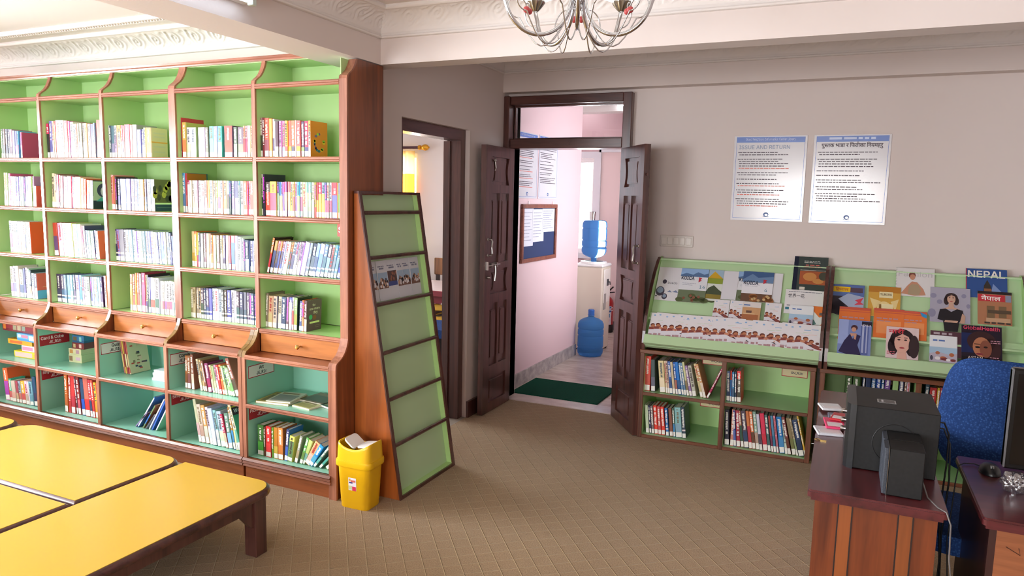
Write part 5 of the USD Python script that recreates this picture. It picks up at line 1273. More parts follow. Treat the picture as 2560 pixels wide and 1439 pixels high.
# ------------------------------------------------------------------ low book cabinets with sloping brochure racks
RKE = wood('#7a4a34', '#552f22', 'x', .35, 10, coat=.3); RKZ = wood('#7a4a34', '#552f22', 'z', .35, 10, coat=.3)
def rack_cabinet(label, x0, x1, mid, signs):
    t = T('book_cabinet', label, 'cabinet', ((x0 + x1) / 2, 4.95, 0)); b = .014; yb = 5.165
    put(t, 'back_panel', bx(x0, x1, yb - .012, yb, 0, .60), GREEN)
    for x in (x0 + b, mid, x1 - b): put(t, 'upright', bx(x - b, x + b, 4.757, yb - .012, 0, .59), GREEN); put(t, 'upright_edging', rbx(x - b - .001, x + b + .001, 4.742, 4.757, 0, .59, .003), RKZ)
    for a, c in ((x0 + 2 * b, mid - b), (mid + b, x1 - 2 * b)):
        for z, nm in ((.318, 'shelf'), (.022, 'shelf')):
            s = put(t, nm, bx(a, c, 4.757, yb - .012, z - .02, z), plain('#9cc58e', .35, .5)); put(s, 'shelf_edging', rbx(a, c, 4.742, 4.757, z - .022, z, .003), RKE)
    put(t, 'top_board', [bx(x0, x1, 4.757, yb, .59, .61), rbx(x0 - .004, x1 + .004, 4.738, 4.757, .586, .612, .003)], RKE)
    for xa, z, s in signs:
        pl = put(t, 'label_plate', bx(xa, xa + .155, 4.85, 4.852, z, z + .05), plain('#cdbf94', .5), 'cream shelf label with red border'); put(pl, 'label_border', [bx(xa, xa + .155, 4.8492, 4.85, z, z + .004), bx(xa, xa + .004, 4.8492, 4.85, z, z + .05), bx(xa + .151, xa + .155, 4.8492, 4.85, z, z + .05)], REDCARD)
        m = meshkit.text_mesh(s, .014, .0006, True); m.vertices = np.stack([xa + .055 + m.vertices[:, 0], 4.85 - m.vertices[:, 2], z + .02 + m.vertices[:, 1]], 1); put(pl, 'lettering', m, GREYTXT)
rack_cabinet('left low cabinet of books under the brochure rack', -1.195, -.098, -.642, [(-.80, .535, 'SN_R1a'), (-.30, .515, 'SN_R1b'), (-.80, .245, 'SN_R2a')])
rack_cabinet('right low cabinet of books, mostly hidden behind the desks', -.072, .99, .46, [(.20, .535, 'SN_R1c'), (.78, .53, 'SN_R1d')])
SD, SN = np.array([0, .37, .57]) / math.hypot(.37, .57), np.array([0, -.57, .37]) / math.hypot(.37, .57); S0 = np.array([0, 4.75, .632]); SLEN = .685
def on_slope(x, s, off): return np.array([x, 0, 0]) + S0 + SD * s + SN * off
def slope_rack(label, x0, x1):
    t = T('brochure_rack', label, 'display rack', ((x0 + x1) / 2, 4.95, .612)); e = .016
    sp = lambda s, o: tuple((S0 + SD * s + SN * o)[1:])
    curve = [(4.742, .613), (4.735, .66), (4.745, .74), (4.775, .84), (4.825, .94), (4.89, 1.03), (4.97, 1.12), (5.06, 1.195), (5.10, 1.215), (5.165, 1.215), (5.165, .613)]
    for x in (x0, x1 - e): put(t, 'side_panel', prism(Polygon(curve), 'x', x, x + e), plain('#a4cc80', .4)); put(t, 'side_edging', edging(curve[:9], x + e / 2, e / 2 + .002, .008), DARKWOOD)
    for k, (sa, sb, o) in enumerate([(0, .075, .046), (.185, .245, .024), (.0, SLEN, 0)]):
        a, b_, c, d = sp(sa, o), sp(sb, o), sp(sb, o - .01), sp(sa, o - .01); put(t, 'tier_board', prism(Polygon([a, b_, c, d]), 'x', x0 + e, x1 - e), PALEGREEN)
        lip = [sp(sa, o), sp(sa, o + .022), sp(sa + .05 * (k == 0) + .012, o + .022), sp(sa + .05 * (k == 0) + .012, o + .016), sp(sa + .008, o + .016), sp(sa + .008, o)]; put(t, 'tier_lip', prism(Polygon(lip), 'x', x0 + e, x1 - e), PALEGREEN)
    put(t, 'back_board', bx(x0 + e, x1 - e, 5.150, 5.165, .613, 1.20), PALEGREEN); put(t, 'top_rail', bx(x0 + e, x1 - e, 5.10, 5.165, 1.195, 1.205), PALEGREEN)
slope_rack('left sloping green brochure rack on the low cabinet, full of white brochures', -1.185, -.07)
slope_rack('right sloping green magazine rack behind the desks, with glossy magazines', -.055, .985)
TILT = -math.degrees(math.atan2(.37, .57))
def cover_item(name, label, cat, box, col, group=None, thick=.004, roll=0):
    x0, x1, s0, s1, lay = box; p = on_slope(x0, s0, .006 + .0125 * lay * .72 + (.0))
    t = T(name, label, cat, p, (TILT, roll, 0), group, local=True); w, h = x1 - x0, s1 - s0
    put(t, 'pages', bx(.0005, w - .0005, .0006, thick, .0005, h - .0005), PAPER); put(t, 'cover', bx(0, w, 0, .0006, 0, h), plain(col, .22, .5, coat=.3)); return t, w, h
def P(t, w, h, col, polys, layer, name='cover_print'):
    prints(t, name, [affinity.scale(q if hasattr(q, 'area') else Polygon(q), w, h, origin=(0, 0)) for q in polys], plain(col, .25, .5, coat=.2), layer)
R_ = lambda a, b, c, d: sbox(a, b, c, d)
def small_text(t, w, h, col, rows, seed, layer=3):
    R = random.Random(seed); prints(t, 'small_print', sum([textlines(w * a, w * b_, h * z, h * k, R) for a, b_, z, k in rows], []), plain(col, .4), layer)
RB = 'brochures on the left sloping rack'
t, w, h = cover_item('brochure', 'white book with round island photos at top left of the brochure rack', 'brochure', (-1.165, -1.006, .347, .605, 1), '#dcd8dc', RB)
lettering(t, 'Dokdo', w * .48, h * .50, .016, plain('#5a5a62', .4), 2); P(t, w, h, '#4a4654', [ell(.2, .27, .19, .14), ell(.33, .56, .09, .065), ell(.42, .12, .12, .085), ell(.06, .12, .035, .025)], 1); P(t, w, h, '#8a9ab0', [ell(.2, .3, .14, .09), ell(.42, .13, .08, .05)], 2); P(t, w, h, '#7c86a4', [[(.5, .25), (.62, .31), (.72, .25)], [(.72, .26), (.88, .32), (.99, .25)]], 1)
def koica(label, box, full, num):
    t, w, h = cover_item('brochure', label, 'brochure', box, '#dfdfe4', RB); R = random.Random(label)
    P(t, w, h, '#8fb0d8' if full else '#44608c', [R_(0, .76 if full else .62, 1, 1)], 1); P(t, w, h, '#58749a' if full else '#6a86ac', [[(0, .80), (.2, .86), (.45, .82), (.62, .9), (.85, .84), (1, .88), (1, .76), (0, .76)]] if full else [[(.0, .72), (.3, .92), (.5, .8), (1, .86), (1, .62), (0, .62)]], 2)
    P(t, w, h, '#6e7a60' if full else '#6c5040', [R_(0, 0, 1, .36 if full else .26)], 1); P(t, w, h, '#56603f' if full else '#94603c', [ell(R.uniform(0, 1), R.uniform(.04, .2), .14, .07) for _ in range(6)], 2); P(t, w, h, '#8a5a48' if full else '#c8a878', [ell(R.uniform(.2, .9), R.uniform(.04, .2), .05, .04) for _ in range(6)], 3)
    if not full: P(t, w, h, '#e6e4ea', [R_(.0, .26, 1, .64)], 2)
    lettering(t, 'KOICA', w * .04, h * (.66 if full else .56), .026, plain('#2c3448', .4), 4, bold=True, width=w * .48); lettering(t, num, w * .74, h * (.42 if full else .34), .024, plain('#5a8298', .4), 4)
    P(t, w, h, '#c03a48', [[(.68, .60), (.80, .66), (.74, .67), (.80, .73), (.68, .75)]], 4, 'emblem'); small_text(t, w, h, '#a8a8b8', [(.1, .6, .55, .012), (.1, .5, .5, .012)], 5); return t
koica('brochure behind the first mountain-lake one, left rack top row', (-.915, -.725, .365, .602, 0.4), True, '2')
koica('mountain-lake brochure with red emblem, second from left in top row', (-1.007, -.822, .342, .601, 2), True, '14')
t, w, h = cover_item('brochure', 'yellow hill and green rock photo brochure in the top row', 'brochure', (-.822, -.722, .371, .605, 1.2), '#d8dcd4', RB)
P(t, w, h, '#9db6c8', [R_(0, .55, 1, 1)], 1); P(t, w, h, '#c8a030', [[(0, .72), (.4, .95), (1, .72)]], 2); P(t, w, h, '#8a9a3c', [R_(0, .55, 1, .73)], 2); P(t, w, h, '#4a5440', [[(0, .28), (.1, .4), (.45, .5), (.8, .36), (1, .3), (1, .12), (0, .12)]], 2); P(t, w, h, '#8a7a3a', [R_(0, .06, 1, .2)], 3)
cover_item('brochure', 'plain white brochure in the middle of the top row', 'brochure', (-.722, -.625, .389, .604, 1), '#d8d6dc', RB)
koica('blue-edged brochure mostly hidden behind the sky-photo one', (-.626, -.44, .39, .608, .5), True, '8')
koica('dark blue sky-photo brochure with number 4 in the top row', (-.593, -.400, .384, .606, 2), False, '4')
cover_item('brochure', 'thick white brochure right of the sky-photo one', 'brochure', (-.41, -.345, .394, .608, 1), '#dcdade', RB, thick=.012)
t, w, h = cover_item('book', 'dark green-black book with market photo standing highest on left rack', 'book', (-.285, -.080, .49, .745, 1), '#3c4846', None, thick=.018)
P(t, w, h, '#1c2438', [R_(0, 0, .13, 1)], 1); P(t, w, h, '#a85a38', [R_(.2, .2, 1, .58)], 1); P(t, w, h, '#c88a50', [ell(.5, .42, .2, .12), ell(.75, .3, .16, .07)], 2); P(t, w, h, '#d8d0c4', [R_(.2, .6, 1, .61), R_(.22, .04, .38, .12)], 2); P(t, w, h, '#4a4a40', [ell(.9, .45, .14, .12)], 3); small_text(t, w, h, '#c86a60', [(.35, .8, .74, .03), (.3, .85, .69, .03)], 3); small_text(t, w, h, '#b8bab4', [(.3, .8, .86, .02), (.3, .8, .82, .02)], 4)
t, w, h = cover_item('brochure', 'white sheet with brush-written characters under the dark book', 'brochure', (-.318, -.072, .32, .493, 2), '#e2dfe0', RB)
glyphs(t, 'cjk', w * .07, h * .66, h * .17, plain('#33333c', .5), 2, width=w * .4); small_text(t, w, h, '#6a6a78', [(.06, .85, .32, .035), (.08, .9, .9, .02)], 2); P(t, w, h, '#3a7a90', [R_(.03, .16, .12, .26)], 2)
WB = '#e2dee2'
def kids(label, box, seed, kind=0, group=None):
    t, w, h = cover_item('brochure', label, 'brochure', box, WB, group or 'white brochures with children on the left sloping rack', thick=.003); kids_art(t, w, h, seed, kind); return t
def kids_art(t, w, h, seed, kind=0):
    R = random.Random(seed); P(t, w, h, '#8fb4dc', [ell(.16, .9, .045, .03), R_(.6, .80, .85, .825)], 1); P(t, w, h, '#e8b4a0', [R_(.5, .60, .8, .615)], 1); P(t, w, h, '#b8d4a8', [R_(.3, .68, .62, .69)], 1)
    P(t, w, h, '#6a3c34', [ell(.14, .47, .10, .075), ell(.40, .45, .10, .07), ell(.62, .36, .09, .06), ell(.84, .28, .07, .05)], 1); P(t, w, h, '#b87858', [ell(.16, .43, .085, .06), ell(.42, .41, .085, .06), ell(.63, .32, .075, .05)], 2)
    P(t, w, h, '#8a4a44', [[(0, .38), (.2, .40), (.55, .32), (.8, .22), (1, .14), (1, .02), (0, .22)]], 2); P(t, w, h, '#c88a70', [ell(.3, .33, .10, .05), ell(.55, .24, .09, .05)], 3); P(t, w, h, '#dcd8e0', [[(0, .27), (.28, .30), (.78, .06), (.6, .03), (0, .10)]], 3); P(t, w, h, '#b08a90', [R_(.02, .02, .16, .1), R_(.22, .03, .34, .12)], 4); P(t, w, h, '#4a4650', [[(.5, .2), (.6, .22), (.72, .13)]], 4)
kids('white children brochure, leftmost of the small middle row', (-.755, -.655, .239, .376, 3), 1); kids('white children brochure, second in the small middle row', (-.652, -.560, .237, .378, 3), 2)
t, w, h = cover_item('brochure', 'brochure with orange brick building photo in the middle row', 'brochure', (-.569, -.456, .229, .372, 4), '#dcd4d0', RB); P(t, w, h, '#c89a70', [R_(0, 0, 1, .72)], 1); P(t, w, h, '#a86a48', [R_(0, .1, .9, .36)], 2); P(t, w, h, '#6a5048', [R_(.22, .44, .52, .56)], 2); P(t, w, h, '#d8b890', [R_(.05, .38, .7, .42)], 3); small_text(t, w, h, '#5a78b0', [(.05, .5, .8, .06)], 6)
kids('white children brochure, alone right of the brick one', (-.431, -.332, .236, .381, 3), 3)
def hello(label, box, group):
    t, w, h = cover_item('brochure', label, 'brochure', box, '#e4e2e6', group); R = random.Random(label); P(t, w, h, '#a8c4dc', [R_(0, .0, 1, .56)], 1); P(t, w, h, '#e4e6ea', [R_(.03, .56, .97, 1)], 1)
    P(t, w, h, '#b8b0c0', [[(0, 0), (0, .3), (.3, .38), (.7, .3), (1, .36), (1, 0)]], 2); P(t, w, h, '#b06848', [ell(.3, .34, .08, .06), ell(.8, .30, .09, .07), ell(.5, .16, .12, .06)], 3); P(t, w, h, '#7c3a3c', [ell(.55, .12, .16, .05), ell(.85, .1, .1, .05)], 4); P(t, w, h, '#e8e4e6', [ell(.3, .14, .1, .06), ell(.68, .1, .08, .05)], 5); P(t, w, h, '#4a4858', [ell(.08, .14, .05, .09)], 5)
    small_text(t, w, h, '#5a76b4', [(.12, .55, .78, .055)], 3, 4); return t
hello('pale blue sky brochure with children at right of the middle row', (-.282, -.140, .231, .373, 4), RB)
t, w, h = cover_item('brochure', 'orange and white brochure at right end of the middle row', 'brochure', (-.147, -.078, .242, .380, 3), '#dcdcdc', RB); P(t, w, h, '#e07838', [[(0, 1), (1, 1), (1, .5), (.6, .45), (0, .8)]], 1); P(t, w, h, '#6a5a58', [R_(.6, .55, .95, .68)], 2); P(t, w, h, '#5a7a78', [[(0, 0), (.4, .1), (.2, .3), (0, .35)]], 2); P(t, w, h, '#e8a078', [[(.6, 0), (1, 0), (1, .2)]], 2)
row = [-1.152, -1.118, -1.068, -1.024, -.972, -.930, -.884, -.840, -.792, -.742, -.690, -.610, -.560, -.492, -.446, -.396, -.316, -.276, -.232]
src = None
for i, x in enumerate(row):
    lab = '%s white children brochure from left in the long front row of left rack' % ORD[i]; p = on_slope(x, .060 + .012 * math.sin(i * 2.1) * .5, .006 + .0125 * 5 * .72 + .0016 * i * .5)
    if src is None:
        src = T('front_brochure', lab, 'brochure', p, (TILT, 0, 0), 'long front row of children brochures', local=True); put(src, 'pages', bx(.0005, .1555, .0005, .0014, .0005, .170), PAPER); put(src, 'cover', bx(0, .156, 0, .0005, 0, .171), plain(WB, .3, .5, coat=.2)); kids_art(src, .156, .171, 9)
    else: copy_of(src, 'front_brochure', lab, 'brochure', p, (TILT, math.sin(i * 1.7) * .8, 0), 'long front row of children brochures')
# magazines on the right rack
RM = 'magazines on the right sloping rack'
def mag(label, box, col, roll=0): return cover_item('magazine', label, 'magazine', box, col, RM, .005, roll)
t, w, h = mag('magazine with yellow title box and blue mountain photo, left end of rack', (-.040, .142, .346, .553, 2), '#5a70a8')
P(t, w, h, '#3a3440', [R_(0, 0, .4, .6), ell(.3, .2, .35, .25)], 1); P(t, w, h, '#a4aec8', [[(.2, .5), (.5, .7), (1, .6), (1, .1), (.6, .2)]], 2); P(t, w, h, '#e0b428', [R_(.02, .74, .56, .92)], 2); P(t, w, h, '#5a4858', [R_(.56, .74, .95, .9)], 2); glyphs(t, 'himal', w * .08, h * .765, h * .13, plain('#b0642c', .4), 3, width=w * .42); P(t, w, h, '#d04858', [[(.72, .48), (.98, .58), (.9, .42), (1, .36), (.7, .32), (.82, .42)]], 3)
t, w, h = mag('golden beer advertisement magazine, second in middle tier', (.165, .343, .349, .555, 2), '#d0a048'); P(t, w, h, '#b87a30', [R_(0, .8, 1, 1), R_(.35, .05, .42, .4)], 1); P(t, w, h, '#e4cc90', [ell(.5, .3, .22, .2), [(.05, .6), (.4, .5), (.2, .2)], [(.95, .6), (.7, .5), (.85, .2)]], 1); P(t, w, h, '#e8dcb0', [R_(.34, .62, .76, .82), R_(.42, .1, .78, .42)], 2); lettering(t, 'TUBORG', w * .55, h * .70, .014, plain('#5a4a30', .4), 3, True, w * .36, centre=True)
t, w, h = mag('white spiral-bound fashion magazine at the top of the right rack', (.315, .523, .506, .701, 1), '#dcd8d8'); lettering(t, 'Fashion', w * .06, h * .70, .034, plain('#bcb8ba', .4), 1, False, w * .88); P(t, w, h, '#7a4a40', [ell(.42, .74, .09, .12)], 2); P(t, w, h, '#c08a70', [ell(.43, .68, .07, .10), [(.14, .08), (.3, .36), (.42, .52), (.55, .5), (.72, .26), (.78, .06), (.5, .02)]], 3); P(t, w, h, '#a89478', [[(.32, .06), (.34, .34), (.42, .42), (.58, .42), (.66, .2), (.6, .04)]], 4)
put(t, 'spiral', [tube([(-.003, -.003, h * (i + .5) / 18), (.004, -.003, h * (i + .5) / 18), (.004, .006, h * (i + .5) / 18)], .001, 5) for i in range(18)], STEEL)
t, w, h = mag('blue NEPAL picture book with dark shrine, top right of the rack', (.687, .897, .527, .721, 1), '#2f5290'); lettering(t, 'NEPAL', w * .05, h * .70, .044, plain('#e8e4dc', .4), 2, True, w * .9); P(t, w, h, '#3a3430', [[(.42, .1), (.44, .42), (.52, .62), (.6, .42), (.64, .1)]], 3); P(t, w, h, '#8a5a40', [R_(.44, .1, .62, .32)], 4); P(t, w, h, '#7a90c0', [[(.6, .1), (.66, .5), (.95, .1)]], 2); P(t, w, h, '#b83a4a', [R_(0, 0, .02, 1)], 2)
def portrait(t, w, h, skin, hair, top, cx=.5, cyy=.72, k=1, hk=1.0):
    P(t, w, h, hair, [ell(cx, cyy, .165 * k, .15 * k * hk), ell(cx - .12 * k, cyy - .08 * k * hk, .07 * k, .12 * k * hk), ell(cx + .12 * k, cyy - .08 * k * hk, .07 * k, .12 * k * hk)], 3)
    P(t, w, h, skin, [[(cx - .05 * k, cyy - .1 * k * hk), (cx + .05 * k, cyy - .1 * k * hk), (cx + .07 * k, cyy - .26 * k * hk), (cx + .22 * k, cyy - .32 * k * hk), (cx - .22 * k, cyy - .32 * k * hk), (cx - .07 * k, cyy - .26 * k * hk)]], 4)
    P(t, w, h, skin, [ell(cx, cyy - .03 * k * hk, .105 * k, .135 * k * hk)], 5)
    P(t, w, h, '#2c2224', [ell(cx - .045 * k, cyy + .005 * k, .02 * k, .010 * k), ell(cx + .045 * k, cyy + .005 * k, .02 * k, .010 * k), R_(cx - .07 * k, cyy + .032 * k, cx - .022 * k, cyy + .039 * k), R_(cx + .022 * k, cyy + .032 * k, cx + .07 * k, cyy + .039 * k)], 6)
    P(t, w, h, '#a8484c', [ell(cx, cyy - .10 * k * hk, .035 * k, .012 * k)], 6); P(t, w, h, hair, [[(cx - .12 * k, cyy + .10 * k * hk), (cx + .12 * k, cyy + .10 * k * hk), (cx + .11 * k, cyy + .04 * k * hk), (cx, cyy + .085 * k * hk), (cx - .11 * k, cyy + .02 * k * hk)]], 6)
    if top: P(t, w, h, top, [[(cx - .28 * k, cyy - .34 * k * hk), (cx - .14 * k, cyy - .31 * k * hk), (cx, cyy - .40 * k * hk), (cx + .14 * k, cyy - .31 * k * hk), (cx + .28 * k, cyy - .34 * k * hk), (cx + .34 * k, cyy - .62 * k * hk), (cx + .2 * k, cyy - .66 * k * hk), (cx + .16 * k, cyy - .95 * k * hk), (cx - .16 * k, cyy - .95 * k * hk), (cx - .2 * k, cyy - .66 * k * hk), (cx - .34 * k, cyy - .62 * k * hk)]], 7)
t, w, h = mag('grey portrait magazine of a dark-haired woman in a black top', (.501, .709, .343, .575, 2), '#a8a4b4'); P(t, w, h, '#8a88a0', [ell(.08, .75, .08, .07), ell(.84, .78, .06, .06), ell(.24, .58, .07, .06), ell(.05, .25, .1, .12), ell(.95, .5, .05, .06)], 1); portrait(t, w, h, '#c8a08c', '#3a2c2e', '#26242a', .53, .70, 1.0)
P(t, w, h, '#c09a86', [[(.80, .28), (.88, .2), (.86, 0), (.74, 0)], [(.38, .06), (.7, .06), (.68, 0), (.36, 0)]], 8)
t, w, h = mag('brown Nepali magazine with red title band, right end of rack', (.745, .915, .351, .567, 2), '#b07858'); P(t, w, h, '#2c2428', [R_(0, .92, 1, 1)], 1); P(t, w, h, '#c03440', [R_(.02, .70, .8, .9)], 2); glyphs(t, 'nepal', w * .10, h * .72, h * .17, plain('#f0e8e4', .4), 3, width=w * .58); P(t, w, h, '#8a90a8', [R_(.82, .70, .98, .9)], 2); P(t, w, h, '#7a6248', [R_(.27, .2, .5, .56), R_(.62, .22, .84, .56)], 2); P(t, w, h, '#5a4a3c', [R_(.3, .34, .97, .44)], 3); P(t, w, h, '#c8a080', [R_(.25, .08, .95, .2)], 2); small_text(t, w, h, '#4a3c38', [(.2, .95, .03, .05)], 4)
def oranges(label, box):
    t, w, h = mag(label, box, '#e0763c'); P(t, w, h, '#c85a48', [R_(.02, .86, 1, .88), R_(0, .92, 1, 1)], 1); P(t, w, h, '#e8945c', [R_(.1, .2, .9, .6)], 1); small_text(t, w, h, '#b88a90', [(.1, .8, .66, .04), (.12, .6, .58, .03)], 9); return t, w, h
oranges('orange magazine behind the blue-dress one, leftmost of three', (.008, .183, .172, .393, 3)); oranges('orange glossy magazine with curled corner, middle of three', (.201, .366, .192, .399, 3.1)); t, w, h = oranges('orange magazine with blue corner, rightmost of three', (.352, .486, .207, .396, 2.8)); P(t, w, h, '#3a90c8', [[(.72, .99), (.99, .9), (.99, .78), (.8, .84)]], 3)
t, w, h = mag('blue magazine of a woman in a dark dress, bottom left of rack', (.011, .193, .062, .297, 5), '#7c8cc0'); P(t, w, h, '#9aa8d8', [R_(.0, .3, .3, 1)], 1); P(t, w, h, '#5a68a0', [R_(.68, .05, .92, .9)], 1); P(t, w, h, '#a8b0d0', [R_(.72, .1, .78, .9), R_(.84, .1, .88, .9)], 2); P(t, w, h, '#2c2838', [R_(.7, .86, 1, .98)], 2); lettering(t, 'VENUS', w * .68, h * .84, .012, plain('#e8e4f0', .4), 4); P(t, w, h, '#4a2c34', [ell(.48, .78, .10, .08)], 3); P(t, w, h, '#c8947c', [ell(.47, .73, .07, .065), [(.36, .62), (.56, .62), (.56, .5), (.46, .56), (.36, .5)]], 4); P(t, w, h, '#302c50', [[(.04, .08), (.2, .4), (.36, .6), (.44, .46), (.56, .6), (.68, .56), (.6, .3), (.72, .02), (.3, .02)]], 5); P(t, w, h, '#c8947c', [[(.5, .64), (.56, .58), (.54, .44), (.48, .46)]], 6)
t, w, h = mag('women\'s magazine with large face and red Nepali title, bottom tier', (.273, .444, .072, .275, 5), '#dcc4c4'); portrait(t, w, h, '#d8a898', '#2c2226', None, .5, .58, 2.3, 1.05); P(t, w, h, '#3a2c30', [ell(.86, .4, .16, .36)], 7); glyphs(t, 'nari', w * .06, h * .78, h * .17, plain('#c83a48', .4), 8, width=w * .5); small_text(t, w, h, '#c86a78', [(.04, .3, .18, .025), (.04, .28, .12, .025)], 4, 8)
t, w, h = mag('dark red brochure hidden behind the sky-photo one, bottom tier', (.505, .662, .115, .276, 4), '#5a3844'); small_text(t, w, h, '#b0a0a8', [(.1, .7, .86, .08)], 4)
hello('pale blue sky brochure with children in the bottom tier of right rack', (.500, .640, .075, .243, 5), RM)
t, w, h = mag('dark GlobalHealth magazine with half-lit face, bottom right of rack', (.660, .858, .079, .325, 5), '#241c2c'); P(t, w, h, '#1c2a58', [R_(0, .3, .3, .8)], 1); P(t, w, h, '#3c2428', [ell(.5, .6, .36, .26), ell(.75, .4, .22, .3)], 2); P(t, w, h, '#b87858', [ell(.5, .46, .22, .25)], 3); P(t, w, h, '#8a5240', [ell(.60, .42, .15, .22)], 4); P(t, w, h, '#241a1c', [ell(.40, .45, .06, .025), ell(.60, .46, .05, .022), R_(.32, .52, .47, .535)], 5); P(t, w, h, '#8a3a40', [ell(.45, .28, .09, .026)], 5); P(t, w, h, '#141018', [R_(0, 0, 1, .2)], 2)
lettering(t, 'GlobalHealth', w * .05, h * .89, .022, plain('#d84868', .4), 6, True, w * .9); lettering(t, 'ASIAN', w * .16, h * .14, .017, plain('#d8d0d0', .4), 6); lettering(t, 'BEAUTY', w * .16, h * .05, .017, plain('#d8d0d0', .4), 6); small_text(t, w, h, '#c890a0', [(.72, .96, .62, .02), (.72, .96, .57, .02), (.7, .95, .2, .02), (.72, .95, .15, .02)], 7, 6); P(t, w, h, '#c84050', [R_(.3, .0, .9, .025)], 6)

# ------------------------------------------------------------------ desk with the loudspeakers
REDTOP = wood('#5c2226', '#431519', 'y', .3, 8, coat=.5); STRIPE = wood('#7c3c1c', '#4c1c0c', 'z', .35, 8, coat=.3)
dk = T('desk', 'narrow reddish wooden desk with the black speakers on it', 'desk', (.145, 2.92, 0)); dx0, dx1, dy0, dy1, DZT = -.045, .325, 2.285, 3.60, .75
top = rrect(dx0, dx1, dy0, dy1, .012); put(dk, 'desktop', [prism(top.buffer(-.003), 'z', DZT - .006, DZT), prism(top, 'z', DZT - .022, DZT - .006), prism(top.buffer(-.010), 'z', DZT - .034, DZT - .022)], REDTOP)
put(dk, 'end_panel', bx(dx0 + .022, dx1 - .022, dy0 + .024, dy0 + .042, .02, DZT - .034), STRIPE, 'brown striped veneer end panel'); put(dk, 'end_panel', bx(dx0 + .022, dx1 - .022, dy1 - .042, dy1 - .024, .02, DZT - .034), STRIPE)
for x in (.045, .205): put(dk, 'inlay_strip', [bx(x, x + .034, dy0 + .0215, dy0 + .024, .02, DZT - .034)], wood('#8a4a22', '#6a3012', 'z', .35, 5)); put(dk, 'inlay_line', [bx(x - .004, x, dy0 + .021, dy0 + .024, .02, DZT - .034), bx(x + .034, x + .038, dy0 + .021, dy0 + .024, .02, DZT - .034)], plain('#24100a', .5))
put(dk, 'side_panel', bx(dx0 + .022, dx0 + .040, dy0 + .042, dy1 - .042, .02, DZT - .034), wood('#6a1f28', '#48141c', 'z', .35, 8)); put(dk, 'modesty_panel', bx(dx1 - .06, dx1 - .044, dy0 + .042, dy1 - .042, .30, DZT - .034), wood('#5a2424', '#40181a', 'y', .35, 8)); put(dk, 'plinth', bx(dx0 + .03, dx1 - .03, dy0 + .03, dy1 - .03, 0, .02), BLACK)
SUB = noisy('speaker_vinyl', '#0b0b0c', '#151516', 90.0, .55, .15, dist=.0006)
sb = T('subwoofer', 'large black subwoofer box with knobs on the reddish desk', 'speaker', (.185, 2.69, .75))
put(sb, 'cabinet', rbx(.075, .315, 2.545, 2.83, .752, .962, .002), SUB)
put(sb, 'front_baffle', prism(Polygon([(.078, 2.538), (.060, 2.548), (.050, 2.565), (.050, 2.81), (.060, 2.828), (.078, 2.836)]), 'z', .750, .964), plain('#101114', .35))
for i, z in enumerate((.925, .895, .865)): m = lathe([(.008, 0), (.009, .012), (.007, .016), (0, .016)], n=16); m.apply_transform(M_.translation_matrix((.050, 2.60 + .0 * i, z)) @ M_.rotation_matrix(-PI / 2, (0, 1, 0))); put(sb, 'knob', m, CHROME, 'silver control knob')
put(sb, 'port_ring', tube([(.195 + .065 * math.cos(a), 2.545, .85 + .065 * math.sin(a)) for a in np.linspace(0, 2 * PI, 33)], .0016, 6), plain('#1c1c1e', .4)); put(sb, 'rating_label', bx(.14, .195, 2.62, 2.665, .9622, .963), plain('#8a8a8a', .3)); put(sb, 'rating_label', bx(.144, .191, 2.624, 2.661, .9628, .9634), plain('#1e1e20', .3)); put(sb, 'rating_mark', bx(.152, .158, 2.628, 2.655, .9633, .9638), plain('#b8b8bc', .3))
put(sb, 'foot', [lathe([(0, 0), (.012, 0), (.012, .003), (0, .003)], (x, y, .7495), 14) for x in (.10, .29) for y in (2.57, 2.80)], BLACK)
for i, y in enumerate((2.345, 2.442)):
    s = T('small_speaker', ['small black satellite speaker standing nearest the desk edge', 'small black satellite speaker squeezed between its twin and the subwoofer'][i], 'speaker', (.212, y + .045, .75), group='pair of small satellite speakers')
    put(s, 'cabinet', rbx(.168, .262, y, y + .092, .751, .896, .003), SUB); put(s, 'grille', prism(rrect(.156, .168, y + .003, y + .089, .004), 'z', .754, .894), noisy('speaker_grille_%d' % i, '#2c3038', '#454a54', 400.0, .6, .3)); put(s, 'trim_line', bx(.1675, .1685, y - .0005, y + .0925, .751, .896), CHROME); put(s, 'foot', [bx(.165, .175, y + .005, y + .015, .75, .7515), bx(.25, .26, y + .077, y + .087, .75, .7515)], BLACK)
cb = plain('#0e0e10', .5)
single('speaker_cable', tube([(.262, 2.40, .80), (.28, 2.38, .752), (.30, 2.31, .752), (.318, 2.283, .752), (.330, 2.276, .72), (.334, 2.275, .62), (.35, 2.282, .52), (.40, 2.30, .40), (.44, 2.36, .2), (.45, 2.4, .02)], .0022, 8), plain('#6a6462', .4), 'thin grey cable hanging over the front corner of the reddish desk', 'cable', smooth=True)
PR = random.Random(11)
for i, (x, y, w_, d_, c, rz, lab) in enumerate([(-.035, 2.86, .13, .10, '#d8d8e0', 12, 'white pad under the pink and red packets on the desk'), (-.01, 2.93, .10, .13, '#d83a6a', 6, 'pink packet among the papers on the desk'), (.0, 3.02, .09, .10, '#b8202c', -8, 'red card packet on the papers pile on the desk'), (-.005, 3.10, .11, .08, '#5a5a70', 3, 'grey booklet on the papers pile on the desk'), (-.03, 3.19, .12, .09, '#dcdce0', 14, 'white envelope at the back of the papers pile')]):
    q = T('paper_packet', lab, 'packet', (x, y, .7505 + .010 * (i % 3)), (0, 0, rz), 'papers piled on the reddish desk beside the subwoofer', local=True); put(q, 'wrapper', rbx(0, w_ * .7, 0, d_, 0, .009, .002), plain(c, .35)); put(q, 'flap', bx(w_ * .08, w_ * .62, d_ * .1, d_ * .5, .009, .0096), plain('#e8e0e4', .3))
